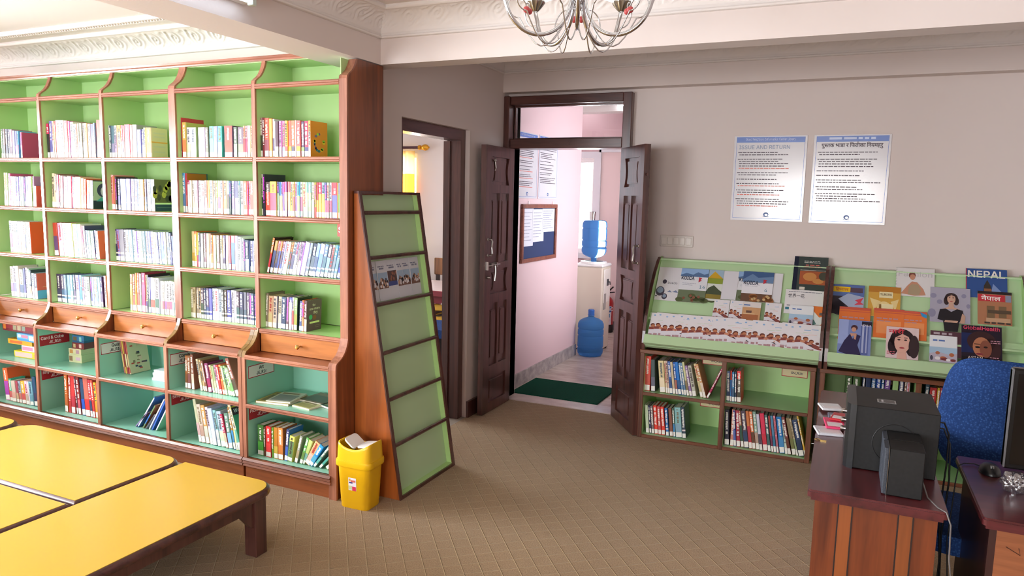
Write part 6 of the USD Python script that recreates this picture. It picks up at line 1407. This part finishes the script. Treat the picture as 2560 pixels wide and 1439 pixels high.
single('key_ring', [tube([(-.035 + .010 * math.cos(a), 2.80 + .010 * math.sin(a), .7525) for a in np.linspace(0, 2 * PI, 17)], .0012, 6), bx(-.030, -.005, 2.797, 2.803, .7505, .7525)], BRASS, 'small brass key ring by the papers on the reddish desk', 'keys')

# second desk, monitor, mouse
d2k = T('desk', 'reddish wooden computer desk at the right edge, carrying the monitor', 'desk', (.95, 2.6, 0)); t2 = rrect(.408, 1.9, 2.30, 2.86, .012)
put(d2k, 'desktop', [prism(t2.buffer(-.003), 'z', .744, .75), prism(t2, 'z', .728, .744), prism(t2.buffer(-.010), 'z', .716, .728)], wood('#5c2226', '#431519', 'x', .3, 8, coat=.5)); put(d2k, 'side_panel', bx(.432, .45, 2.335, 2.83, 0, .716), wood('#3a1a16', '#28100e', 'z', .4, 8)); put(d2k, 'side_panel', bx(1.85, 1.87, 2.335, 2.83, 0, .716), STRIPE)
put(d2k, 'front_panel', bx(.45, 1.85, 2.335, 2.352, .0, .716), wood('#a0603c', '#7c4426', 'x', .4, 7, coat=.2), 'paler brown front panel with pencil scribbles'); R = random.Random(4)
put(d2k, 'pencil_scribble', [tube([(.47 + .03 * (i % 4) + R.uniform(0, .02), 2.3345, .68 - .045 * (i // 2) + R.uniform(-.02, .02)), (.49 + .03 * (i % 4) + R.uniform(0, .05), 2.3345, .66 - .045 * (i // 2) + R.uniform(-.02, .02)), (.50 + .03 * (i % 4) + R.uniform(0, .07), 2.3345, .67 - .045 * (i // 2) + R.uniform(-.02, .02))], .0012, 5) for i in range(12)], plain('#4c2818', .6))
mo = T('monitor', 'black flat monitor cropped by the right edge of the picture', 'monitor', (.72, 2.60, .75)); put(mo, 'casing', rbx(.492, .95, 2.575, 2.61, .815, 1.128, .006), plain('#0a0a0c', .25, .5)); put(mo, 'screen', bx(.508, .934, 2.5735, 2.576, .832, 1.112), plain('#050507', .12, .6)); put(mo, 'bezel_strip', bx(.492, .497, 2.574, 2.60, .82, 1.125), plain('#6a6a6e', .25)); put(mo, 'neck', rbx(.66, .78, 2.60, 2.625, .765, .84, .004), BLACK); put(mo, 'base', lathe([(0, 0), (.12, 0), (.122, .006), (.10, .016), (0, .018)], (.72, 2.62, .75), 28, 1.0, .7), plain('#0c0c0e', .2))
BAG = usdkit.material(stage, '/World/Looks/clear_film', {'t': ('transparent_bsdf', {'color': (.75, .76, .78)}), 'g': ('glossy_bsdf', {'color': (.9, .92, .95), 'roughness': .12}), 'm': ('mix_closure', {'fac': .42})}, [('t.BSDF', 'm.closure1'), ('g.BSDF', 'm.closure2')], 'm.closure')
bg = trimesh.creation.icosphere(subdivisions=4, radius=1); v = bg.vertices; n_ = meshkit.fbm(v * 2.6 + 3, 3); r_ = .75 + .55 * n_; bg.vertices = v * r_[:, None] * np.array([.036, .028, .034]) + [.525, 2.56, .780]; bg.vertices[:, 2] = np.maximum(bg.vertices[:, 2], .7505); single('plastic_wrap', bg, BAG, 'crumpled clear plastic wrap beneath the corner of the monitor', 'plastic wrap', smooth=20)
ms = T('mouse', 'black computer mouse beside the clear plastic wrap', 'mouse', (.487, 2.72, .75)); mm = trimesh.creation.icosphere(subdivisions=3, radius=1); mm.vertices = mm.vertices * [.031, .05, .03] + [.487, 2.72, .752]; mm.vertices[:, 2] = np.maximum(mm.vertices[:, 2], .7505); put(ms, 'body', mm, plain('#141416', .35), smooth=True); put(ms, 'wheel', tube([(.482, 2.692, .776), (.492, 2.692, .776)], .006, 12), plain('#8a8a8a', .3)); put(ms, 'button_seam', bx(.4865, .4875, 2.675, 2.70, .770, .781), BLACK)
single('mouse_cable', tube([(.47, 2.75, .757), (.45, 2.775, .755), (.42, 2.76, .756), (.403, 2.74, .752), (.395, 2.72, .70), (.385, 2.70, .5), (.40, 2.68, .3), (.41, 2.66, .03)], .002, 7), cb, 'black mouse cable dropping over the left edge of the computer desk', 'cable', smooth=True)
single('speaker_cable', [tube([(.315, 2.70, .90), (.345, 2.70, .90), (.362, 2.71, .86), (.365, 2.72, .76), (.36, 2.73, .6), (.375, 2.75, .4), (.37, 2.73, .2), (.38, 2.7, .02)], .0028, 8), tube([(.315, 2.74, .87), (.35, 2.74, .87), (.372, 2.74, .82), (.378, 2.73, .7), (.372, 2.74, .5), (.385, 2.77, .3), (.37, 2.76, .02)], .0028, 8)], cb, 'black cables looping from the subwoofer back down between the desks', 'cable', smooth=True)
# office chair
ch = T('office_chair', 'blue fabric office chair behind the computer desk', 'chair', (.60, 3.18, 0), (0, 0, -8), local=True); FAB = usdkit.material(stage, '/World/Looks/blue_fabric', {'g': ('texture_coordinate', {}), 'v': ('voronoi_texture', {'scale': 130.0}), 'r': ('rgb_ramp', {'ramp': [(.0, lin('#4a6a9c')), (.25, lin('#27467c')), (.6, lin('#1b3566'))]}), 'b': ('bump', {'strength': .4, 'distance': .002}), 'p': ('principled_bsdf', {'roughness': .9, 'specular_ior_level': .2})}, [('g.object', 'v.vector'), ('v.distance', 'r.fac'), ('r.color', 'p.base_color'), ('v.distance', 'b.height'), ('b.normal', 'p.normal')], 'p.BSDF')
N = 28; V, F = [], []
for side in (0, 1):
    for i in range(N + 1):
        for j in range(N + 1):
            u, w_ = i / N * 2 - 1, j / N * 2 - 1; sc = (abs(u) ** 5 + abs(w_) ** 5) ** (1 / 5); mx = max(abs(u), abs(w_)) + 1e-9; k = mx / max(sc, 1e-9); uu, ww = u * k, w_ * k
            hw = .205 + .015 * math.cos(ww * 1.4) - .02 * max(0, ww); x = uu * hw; z = .815 + ww * .215; th = .032 * max(0, 1 - mx ** 6) + .004; bow = .05 * uu * uu; y = bow + (-th if side == 0 else th * .7); V.append((x, y + .05 * ww, z))
for side in (0, 1):
    o = side * (N + 1) ** 2
    for i in range(N):
        for j in range(N):
            a = o + i * (N + 1) + j; q = [a, a + N + 1, a + N + 2, a + 1]; q = q if side == 0 else q[::-1]; F += [[q[0], q[1], q[2]], [q[0], q[2], q[3]]]
put(ch, 'backrest', trimesh.Trimesh(np.array(V), np.array(F), process=False), FAB, smooth=True)
st_ = prism(rrect(-.23, .23, -.46, .0, .09), 'z', .435, .50); put(ch, 'seat', st_, FAB); put(ch, 'back_stem', tube([(0, -.1, .43), (0, .02, .43), (0, .055, .48), (0, .055, .68)], .018, 10), BLACK)
BURG = plain('#3c0e16', .4)
for sx in (-1, 1): put(ch, 'armrest', [tube([(sx * .21, -.05, .46), (sx * .27, -.02, .50), (sx * .28, -.05, .64), (sx * .28, -.30, .66), (sx * .28, -.34, .60), (sx * .25, -.2, .47)], .018, 8)], BURG, 'dark burgundy armrest loop')
put(ch, 'gas_column', tube([(0, -.22, .08), (0, -.22, .435)], .024, 14), BLACK)
for i in range(5):
    a = 2 * PI * i / 5 + .3; e = (.29 * math.cos(a), -.22 + .29 * math.sin(a)); put(ch, 'base_leg', tube([(0, -.22, .10), (e[0], e[1], .07)], [.026, .016], 8), BLACK); put(ch, 'caster', ball((e[0], e[1], .0265), .026, 2), BLACK)
# ------------------------------------------------------------------ corridor seen through the double doorway
struct('wall_corridor_left', bx(-2.59, -2.469, 5.32, 7.03, 0, 2.85), PINK)
struct('wall_corridor_recess', [bx(-3.42, -3.32, 7.08, 8.75, 0, 2.85)], PINK)
struct('wall_corridor_far', holed('x', -3.42, -.7, 8.65, 8.75, [(-3.30, -2.86, .95, 2.12)], 2.85), PINK)
struct('wall_corridor_right', holed('y', 5.32, 8.75, -.82, -.70, [(6.0, 7.2, .95, 2.25)], 2.85), PINK)
struct('ceiling', bx(-3.45, -.7, 5.32, 8.8, 2.85, 2.95), CEIL)
struct('ceiling_beam', bx(-3.3, -.82, 8.0, 8.2, 2.60, 2.85), CEIL)
struct('baseboard_corridor', bx(-2.469, -2.457, 5.33, 7.03, 0, .115), MARBLE); struct('baseboard_corridor_far', bx(-3.3, -.82, 8.635, 8.65, 0, .115), MARBLE)
window('window_4', 'x', -3.30, -2.86, .95, 2.12, 8.70); window('window_5', 'y', 6.0, 7.2, .95, 2.25, -.76)
al = T('window_surround', 'pale window surround on the far corridor wall', 'window frame', (-3.08, 8.64, 1.5), kind='structure'); put(al, 'surround', [bx(-2.86, -2.79, 8.62, 8.65, .88, 2.20), bx(-3.30, -2.86, 8.62, 8.65, 2.12, 2.20), bx(-3.30, -2.86, 8.60, 8.65, .88, .95)], WHITEP)
struct('trim_7', [bx(-2.775, -1.55, 8.622, 8.65, .115, 2.19)], plain('#e6cfcc', .5)); struct('trim_8', [bx(-2.79, -2.765, 8.60, 8.65, 0, 2.23), bx(-2.79, -1.55, 8.60, 8.65, 2.19, 2.23)], WHITEP)
lamp = T('ceiling_lamp', 'bright white lamp under the corridor ceiling, left of the fanlight view', 'lamp', (-3.0, 8.38, 2.80)); put(lamp, 'base', bx(-3.12, -2.86, 8.33, 8.43, 2.80, 2.85), WHITE); put(lamp, 'tube', bx(-3.11, -2.87, 8.345, 8.415, 2.775, 2.80), emit('#f4f8ff', 14))
lamp = T('ceiling_lamp', 'bright tube lamp high on the corridor wall, right in the fanlight view', 'lamp', (-2.2, 8.0, 2.62)); put(lamp, 'base', bx(-2.40, -1.3, 7.97, 8.0, 2.66, 2.70), WHITE); put(lamp, 'tube', tube([(-2.39, 7.955, 2.665), (-1.31, 7.955, 2.665)], .014, 10), emit('#eef6ff', 14))
struct_rail = single('door_mat', [rbx(-2.425, -1.675, 5.335, 5.875, .0005, .013, .003)], noisy('mat_green', '#0e3a2c', '#14503c', 260.0, .95, .8, spec=.1), 'dark green rectangular mat lying just inside the corridor doorway', 'mat')
def bottle(label, c, grp=None, flip=False):
    t = T('water_bottle', label, 'water bottle', c, (0, 0, 0), grp, local=True); R0 = .132
    pr = [(0, .004), (.09, .0), (.118, .006), (R0, .03), (R0 + .003, .07), (R0 - .006, .085), (R0 + .003, .10), (R0 + .002, .20), (R0 - .006, .212), (R0 + .003, .225), (R0 + .002, .27), (R0 - .006, .282), (R0 + .003, .295), (R0 + .001, .335), (.118, .365), (.08, .388), (.04, .40), (.03, .408), (.029, .455)]
    h = .455
    if flip: pr = [(r, h - z) for r, z in pr][::-1]
    put(t, 'body', lathe(pr, n=40), WATERBLUE, smooth=50)
    return t
wb = bottle('blue water bottle standing on the corridor floor in front of the dispenser', (-2.325, 7.095, 0)); put(wb, 'cap', lathe([(.032, .43), (.033, .475), (.028, .482), (0, .482)], n=20), plain('#2c5ea8', .4)); put(wb, 'handle_ring', tube([(.034 * math.cos(a), .034 * math.sin(a), .425) for a in np.linspace(0, 2 * PI, 21)], .003, 6), plain('#3a6eb8', .4))
DXc, DYc = -2.43, 7.43
wd = T('water_dispenser', 'cream floor-standing water dispenser at the end of the pink wall', 'water dispenser', (DXc, DYc, 0)); CRM = plain('#d3c4b4', .4); put(wd, 'body', rbx(DXc - .15, DXc + .15, DYc - .14, DYc + .16, .012, .90, .012), CRM); put(wd, 'top_deck', rbx(DXc - .155, DXc + .155, DYc - .145, DYc + .165, .90, .935, .012), plain('#e6e2e0', .35)); put(wd, 'collar', lathe([(.145, .935), (.14, .955), (.10, .958)], (DXc, DYc, 0), 30), plain('#e6e2e0', .35))
put(wd, 'side_panel', rbx(DXc + .15, DXc + .158, DYc - .10, DYc + .12, .52, .88, .004), plain('#e2d8d0', .4)); put(wd, 'drip_bay', bx(DXc + .15, DXc + .160, DYc - .09, DYc - .02, .45, .62), plain('#9a928c', .4)); put(wd, 'tap', [tube([(DXc + .15, DYc + .02, .74), (DXc + .185, DYc + .02, .74), (DXc + .188, DYc + .02, .71)], .007, 8), bx(DXc + .15, DXc + .165, DYc - .005, DYc + .045, .70, .77)], plain('#3a3a40', .4)); put(wd, 'foot', [bx(DXc + a - .015, DXc + a + .015, DYc + b_ - .015, DYc + b_ + .015, 0, .012) for a in (-.12, .12) for b_ in (-.11, .13)], BLACK)
bt = bottle('light blue water bottle upside down on the dispenser', (DXc, DYc, .94), None, True)
single('steel_cup', lathe([(0, .001), (.028, 0), (.034, .085), (.036, .088), (.034, .09), (.032, .086), (.026, .006), (0, .006)], (DXc - .02, DYc - .03, 1.396), 24), CHROME, 'steel tumbler standing on top of the upturned water bottle', 'cup', smooth=40)
ex = T('fire_extinguisher', 'red fire extinguisher with black foot at the far end of the corridor', 'fire extinguisher', (-2.585, 8.50, 0)); ec = (-2.585, 8.50, 0)
put(ex, 'cylinder', lathe([(.076, .06), (.078, .07), (.078, .36), (.072, .39), (.05, .42), (.03, .435), (.028, .45)], ec, 32), plain('#b01c20', .25, .5, coat=.4), smooth=50); put(ex, 'foot_skirt', lathe([(0, 0), (.08, 0), (.082, .01), (.080, .095), (.077, .10)], ec, 32), plain('#101012', .5), smooth=40); put(ex, 'valve', [lathe([(.026, .45), (.026, .475), (.018, .48), (.018, .50), (0, .50)], ec, 16)], plain('#2a2a2c', .4))
put(ex, 'lever', [tube([(-2.60, 8.5, .50), (-2.56, 8.49, .515), (-2.51, 8.48, .565)], .009, 8), tube([(-2.60, 8.5, .485), (-2.55, 8.49, .49), (-2.49, 8.475, .50)], .007, 8)], plain('#1c1c1e', .4)); put(ex, 'hose', tube([(-2.61, 8.5, .48), (-2.66, 8.49, .475), (-2.685, 8.48, .43), (-2.68, 8.48, .30), (-2.672, 8.475, .15)], .009, 8), BLACK); put(ex, 'gauge', ball((-2.585, 8.475, .475), .014, 1), CHROME)
def on_cyl(a0, a1, z0, z1, r): 
    aa = np.linspace(a0, a1, 9); return tube([(ec[0] + r * math.cos(a), ec[1] + r * math.sin(a), (z0 + z1) / 2) for a in aa], .0005, 4) if False else lathe_arc(aa, z0, z1, r)
def lathe_arc(aa, z0, z1, r):
    V = [(ec[0] + q * math.cos(a), ec[1] + q * math.sin(a), z) for z in (z0, z1) for q in (r, r + .0008) for a in aa]; n = len(aa); F = []
    for k in range(n - 1): F += [[n + k, n + k + 1, 3 * n + k + 1], [n + k, 3 * n + k + 1, 3 * n + k], [k, 2 * n + k, k + 1], [k + 1, 2 * n + k, 2 * n + k + 1]]
    return trimesh.Trimesh(np.array(V), np.array(F), process=False)
A0 = math.atan2(-8.5, 2.585); lb = put(ex, 'label_sheet', lathe_arc(np.linspace(A0 - .45, A0 + .75, 12), .10, .33, .078), plain('#e4e0e4', .4), 'white instruction label lettered ABC')
put(lb, 'label_band', [lathe_arc(np.linspace(A0 - .42, A0 + .72, 12), .255, .325, .0788)], plain('#2f5c9c', .4)); put(lb, 'label_band', [lathe_arc(np.linspace(A0 - .4, A0 - .1, 4), .19, .235, .0788), lathe_arc(np.linspace(A0 + .1, A0 + .5, 5), .19, .235, .0788)], plain('#6a9ac0', .4)); put(lb, 'label_band', [lathe_arc(np.linspace(A0 - .05, A0 + .4, 5), .14, .165, .0788)], plain('#d87a8a', .4))
m = meshkit.text_mesh('ABC', .042, .001, True); vv = m.vertices; aa = A0 - .40 + (vv[:, 0] - m.bounds[0][0]) / .0798; rr = .0796 + vv[:, 2]; m.vertices = np.stack([ec[0] + rr * np.cos(aa), ec[1] + rr * np.sin(aa), .27 + vv[:, 1]], 1); put(lb, 'lettering', m, WHITE)

# ------------------------------------------------------------------ reading room behind the small doorway
RW = plain('#dcd8d6', .7, .3)
struct('wall_reading_far', holed('x', -5.70, -2.59, 6.95, 7.05, [(-5.45, -4.36, .85, 2.08)], 2.75), RW); struct('wall_reading_side', holed('y', YB + .1, 7.05, -5.75, -5.65, [(4.2, 5.8, .85, 2.15)], 2.75), RW)
struct('ceiling', bx(-5.75, -2.43, YB + .1, 7.05, 2.75, 2.85), CEIL); window('window_6', 'x', -5.45, -4.36, .85, 2.08, 7.0); window('window_7', 'y', 4.2, 5.8, .85, 2.15, -5.70)
GOLD = plain('#e0a83c', .2, .5, 1)
def rod(label, xa, xb, fin, zz):
    t = T('curtain_rod', label, 'curtain rod', ((xa + xb) / 2, 6.88, zz)); put(t, 'pole', tube([(xa, 6.88, zz), (xb, 6.88, zz)], .016, 12), plain('#4a2432', .35)); sgn = 1 if fin > xa else -1
    m = lathe([(.016, 0), (.026, .004), (.024, .03), (.014, .036), (.028, .055), (.036, .085), (.028, .112), (.010, .124), (.012, .132), (0, .136)], n=20); m.apply_transform(M_.translation_matrix((fin - .01 * sgn, 6.88, zz)) @ M_.rotation_matrix(sgn * PI / 2, (0, 1, 0))); put(t, 'finial', m, GOLD, 'gold turned finial', smooth=40)
    put(t, 'bracket', [bx(fin - .05 * sgn - .008, fin - .05 * sgn + .008, 6.88, 6.95, zz - .012, zz + .012)], GOLD); put(t, 'ring', [tube([(x, 6.88 + .026 * math.cos(a), zz + .026 * math.sin(a)) for a in np.linspace(0, 2 * PI, 15)], .003, 6) for x in ((xa + .2 + .11 * k) for k in range(8)) if x < xb - .05], GOLD); return t
rod('dark curtain rod with gold finial over the window, seen through the small doorway', -5.6, -4.30, -4.29, 2.135); rod('second curtain rod, only its gold left finial showing by the door jamb', -3.84, -2.65, -3.85, 2.125)
X = np.linspace(-4.98, -4.36, 120); Z = np.linspace(.75, 2.10, 28); V = []
for z in Z:
    g = 1 - .25 * (z - .75) / 1.35
    for x in X: V.append((-4.36 + (x + 4.36) * (.92 + .08 * g), 6.875 + .028 * g * math.sin((x + 4.4) * 52) + .010 * math.sin((x) * 23), z))
n, mm_ = len(X), len(Z); F = []
for i in range(mm_ - 1):
    for k in range(n - 1): p = i * n + k; F += [[p, p + 1, p + n + 1], [p, p + n + 1, p + n]]
def cloth(name, c): return usdkit.material(stage, '/World/Looks/' + name, {'d': ('diffuse_bsdf', {'color': lin(c)}), 't': ('translucent_bsdf', {'color': lin(c)}), 'm': ('mix_closure', {'fac': .55})}, [('d.BSDF', 'm.closure1'), ('t.BSDF', 'm.closure2')], 'm.closure')
cu = T('curtain', 'gold, orange and brown banded curtain hanging in the window of the far room', 'curtain', (-4.67, 6.875, .75)); cv_ = np.array(V); F = np.array(F); zc = cv_[F].mean(1)[:, 2]
for nm, a, b_, c in (('gold_band', 1.84, 9, '#d8b878'), ('orange_band', 1.62, 1.84, '#e89030'), ('brown_band', 1.36, 1.62, '#a8663a'), ('lower_band', 0, 1.36, '#d8b878')):
    k = (zc >= a) & (zc < b_); u, inv = np.unique(F[k], return_inverse=True); put(cu, nm, trimesh.Trimesh(cv_[u], inv.reshape(-1, 3), process=False), cloth('curtain_' + nm, c), smooth=True)
rt = T('reading_table', 'white-topped table with burgundy edge in the far room', 'table', (-3.75, 6.0, 0)); put(rt, 'top', rbx(-4.7, -2.95, 5.68, 6.42, .738, .752, .003), plain('#dcd4d4', .2, .5)); put(rt, 'edge_rail', [rbx(-4.71, -2.94, 5.655, 5.68, .70, .752, .004), rbx(-2.95, -2.925, 5.68, 6.42, .70, .752, .004), bx(-4.68, -2.97, 5.70, 5.72, .63, .70)], plain('#7a2a34', .35))
for x in (-4.62, -3.05):
    for y in (5.72, 6.34): put(rt, 'leg', bx(x, x + .05, y, y + .05, 0, .738), plain('#5a2a2c', .4))
wc = T('wooden_chair', 'wooden-backed chair standing behind the white-topped table', 'chair', (-3.86, 6.62, 0)); WB2 = wood('#8a5a30', '#5a3618', 'z', .35, 9)
put(wc, 'backrest', rbx(-3.985, -3.745, 6.70, 6.725, .775, .955, .008), WB2); put(wc, 'back_post', bx(-3.965, -3.925, 6.705, 6.73, .40, .80), plain('#2c1a16', .4)); put(wc, 'back_post', bx(-3.80, -3.76, 6.705, 6.73, .40, .80), plain('#2c1a16', .4)); put(wc, 'seat', rbx(-4.06, -3.66, 6.33, 6.72, .42, .45, .008), WB2)
for x in (-4.04, -3.70):
    for y in (6.35, 6.68): put(wc, 'leg', bx(x, x + .025, y, y + .025, 0, .42), plain('#2c1a16', .4))
bc = T('swivel_chair', 'blue-seated swivel chair with chrome arm by the table, half hidden by the rack', 'chair', (-3.12, 5.45, 0)); put(bc, 'seat', prism(rrect(-3.40, -2.90, 5.16, 5.60, .09), 'z', .43, .50), FAB); put(bc, 'armrest', tube([(-3.14, 5.60, .50), (-3.08, 5.58, .54), (-3.03, 5.52, .62), (-3.02, 5.50, .68), (-3.10, 5.35, .69)], .010, 10), CHROME); put(bc, 'column', tube([(-3.15, 5.4, .08), (-3.15, 5.4, .43)], .025, 12), BLACK)
for i in range(5): a = 2 * PI * i / 5 + .5; put(bc, 'base_leg', tube([(-3.15, 5.4, .10), (-3.15 + .28 * math.cos(a), 5.4 + .28 * math.sin(a), .06)], [.026, .018], 8), plain('#2a1c24', .3)); put(bc, 'caster', ball((-3.15 + .28 * math.cos(a), 5.4 + .28 * math.sin(a), .0275), .026, 1), BLACK)
yc = T('patterned_chair', 'yellow and black patterned chair pushed under the white-topped table', 'chair', (-3.45, 5.95, 0)); put(yc, 'seat', prism(rrect(-3.70, -3.22, 5.72, 6.15, .05), 'z', .45, .50), plain('#c89a2a', .7)); put(yc, 'seat_patch', [prism(rrect(-3.66 + .12 * i, -3.60 + .12 * i, 5.76, 6.1, .02), 'z', .50, .504) for i in range(4)], plain('#3a2a24', .7)); put(yc, 'backrest', rbx(-3.70, -3.22, 5.725, 5.745, .56, .62, .006), plain('#c89a2a', .7))
for x in (-3.68, -3.26):
    for y in (5.735, 6.11): put(yc, 'leg', bx(x, x + .02, y, y + .02, 0, .56 if y < 5.8 else .45), BLACK)

# ------------------------------------------------------------------ lamps of the library room
fl_ = T('fluorescent_lamp', 'lit fluorescent tube on the side of the ceiling beam, top left', 'lamp', (-2.29, 1.75, 2.385)); put(fl_, 'batten', rbx(-2.33, -2.285, 1.14, 2.36, 2.372, 2.412, .003), WHITE); put(fl_, 'end_holder', [rbx(-2.285, -2.255, 1.14, 1.165, 2.36, 2.41, .003), rbx(-2.285, -2.255, 2.335, 2.36, 2.36, 2.41, .003)], plain('#c8d4cc', .4)); put(fl_, 'tube', tube([(-2.268, 1.165, 2.385), (-2.268, 2.335, 2.385)], .013, 12), emit('#d8ecff', 9))
cl = T('chandelier', 'silver five-armed chandelier with white shades and red beads', 'chandelier', (-.80, 2.20, 2.58)); C0 = np.array([-.80, 2.20]); SIL = plain('#c4c2c4', .16, .5, 1); SILD = plain('#a8a49c', .22, .5, 1); REDB = plain('#b04444', .45, .4)
put(cl, 'ceiling_rose', lathe([(0, 2.548), (.03, 2.55), (.055, 2.562), (.06, 2.58)], (C0[0], C0[1], 0), 28), SIL, smooth=40); put(cl, 'column', lathe([(0, 2.20), (.010, 2.205), (.016, 2.22), (.012, 2.26), (.022, 2.30), (.026, 2.34), (.014, 2.38), (.011, 2.55)], (C0[0], C0[1], 0), 20), SIL, smooth=40)
SHADE = usdkit.material(stage, '/World/Looks/lit_shade', {'p': ('principled_bsdf', {'base_color': lin('#f2f2ee'), 'roughness': .35, 'emission_color': lin('#f4f6f2'), 'emission_strength': 1.1})}, [], 'p.BSDF')
view = math.atan2(2.39, -.86)
for i in range(5):
    a = view + math.radians((36, -36, 108, -108, 180)[i]); dr = np.array([math.cos(a), math.sin(a)]); pt = lambda r, z, s=0: (C0[0] + dr[0] * r - dr[1] * s, C0[1] + dr[1] * r + dr[0] * s, z)
    u = [(.016, 2.345)] + [(.020 + .002 * k, 2.33 - .03 * k) for k in range(1, 4)]
    u += [(.118 - .092 * math.cos(t), 2.212 - .108 * math.sin(t)) for t in np.linspace(.06, PI * .93, 22)] + [(.219, 2.20), (.236, 2.228)]
    u = [(.018, 2.36), (.020, 2.32), (.022, 2.27)] + [(.128 - .105 * math.cos(t), 2.222 - .118 * math.sin(t)) for t in np.linspace(.0, PI * .92, 26)] + [(.240, 2.215), (.245, 2.232)]
    put(cl, 'arm', tube([pt(r, z) for r, z in u], .0065, 10), SIL, smooth=True)
    cx_, cy2, _z = pt(.245, 0)
    cup = lathe([(.008, 2.230), (.014, 2.236), (.022, 2.246), (.030, 2.258), (.031, 2.262), (.027, 2.266), (0, 2.266)], (cx_, cy2, 0), 36); v = cup.vertices; an = np.arctan2(v[:, 1] - cy2, v[:, 0] - cx_); k = 1 + .07 * np.cos(an * 12); v[:, 0] = cx_ + (v[:, 0] - cx_) * k; v[:, 1] = cy2 + (v[:, 1] - cy2) * k; cup.vertices = v; put(cl, 'cup', cup, SILD, smooth=30)
    put(cl, 'shade', lathe([(0, 2.263), (.034, 2.264), (.060, 2.275), (.076, 2.298), (.082, 2.33), (.078, 2.36), (.070, 2.378), (.068, 2.376), (.076, 2.358), (.080, 2.33), (.074, 2.30), (.058, 2.278), (0, 2.267)], (cx_, cy2, 0), 32), SHADE, smooth=50)
    for s in (-1, 1):
        w1 = [pt(.105 + .072 * math.cos(t) * 1.0, 2.19 - .075 * math.sin(t), s * (.02 + .03 * (t / PI))) for t in np.linspace(.55, PI * .95, 12)][::-1]
        c0 = (.17 + .018 * s, 2.155 + .05 * (s > 0)); w2 = [pt(c0[0] + .035 * math.cos(t), c0[1] + .048 * math.sin(t), s * (.05 + .012 * q)) for q, t in enumerate(np.linspace(-2.0, 1.9, 12))]
        w1 = [pt(.045 + .13 * q, 2.14 - .075 * math.sin(PI * q) + .02 * q, s * .045 * q) for q in np.linspace(0, 1, 9)]; L1 = .175; 
        curl = [pt(L1 + .034 * math.sin(t), 2.16 + .036 - .036 * math.cos(t), s * (.045 + .010 * t)) for t in np.linspace(.25, 4.4, 16)]
        put(cl, 'wire', tube(w1 + curl, .0022, 7), SIL, smooth=True); e = curl[-1]; put(cl, 'bead', ball((e[0], e[1], e[2] - .0095), .0105, 3), REDB, 'dull red wooden bead', smooth=True)
put(cl, 'finial_bead', ball((C0[0], C0[1], 2.193), .012, 3), SIL, smooth=True)
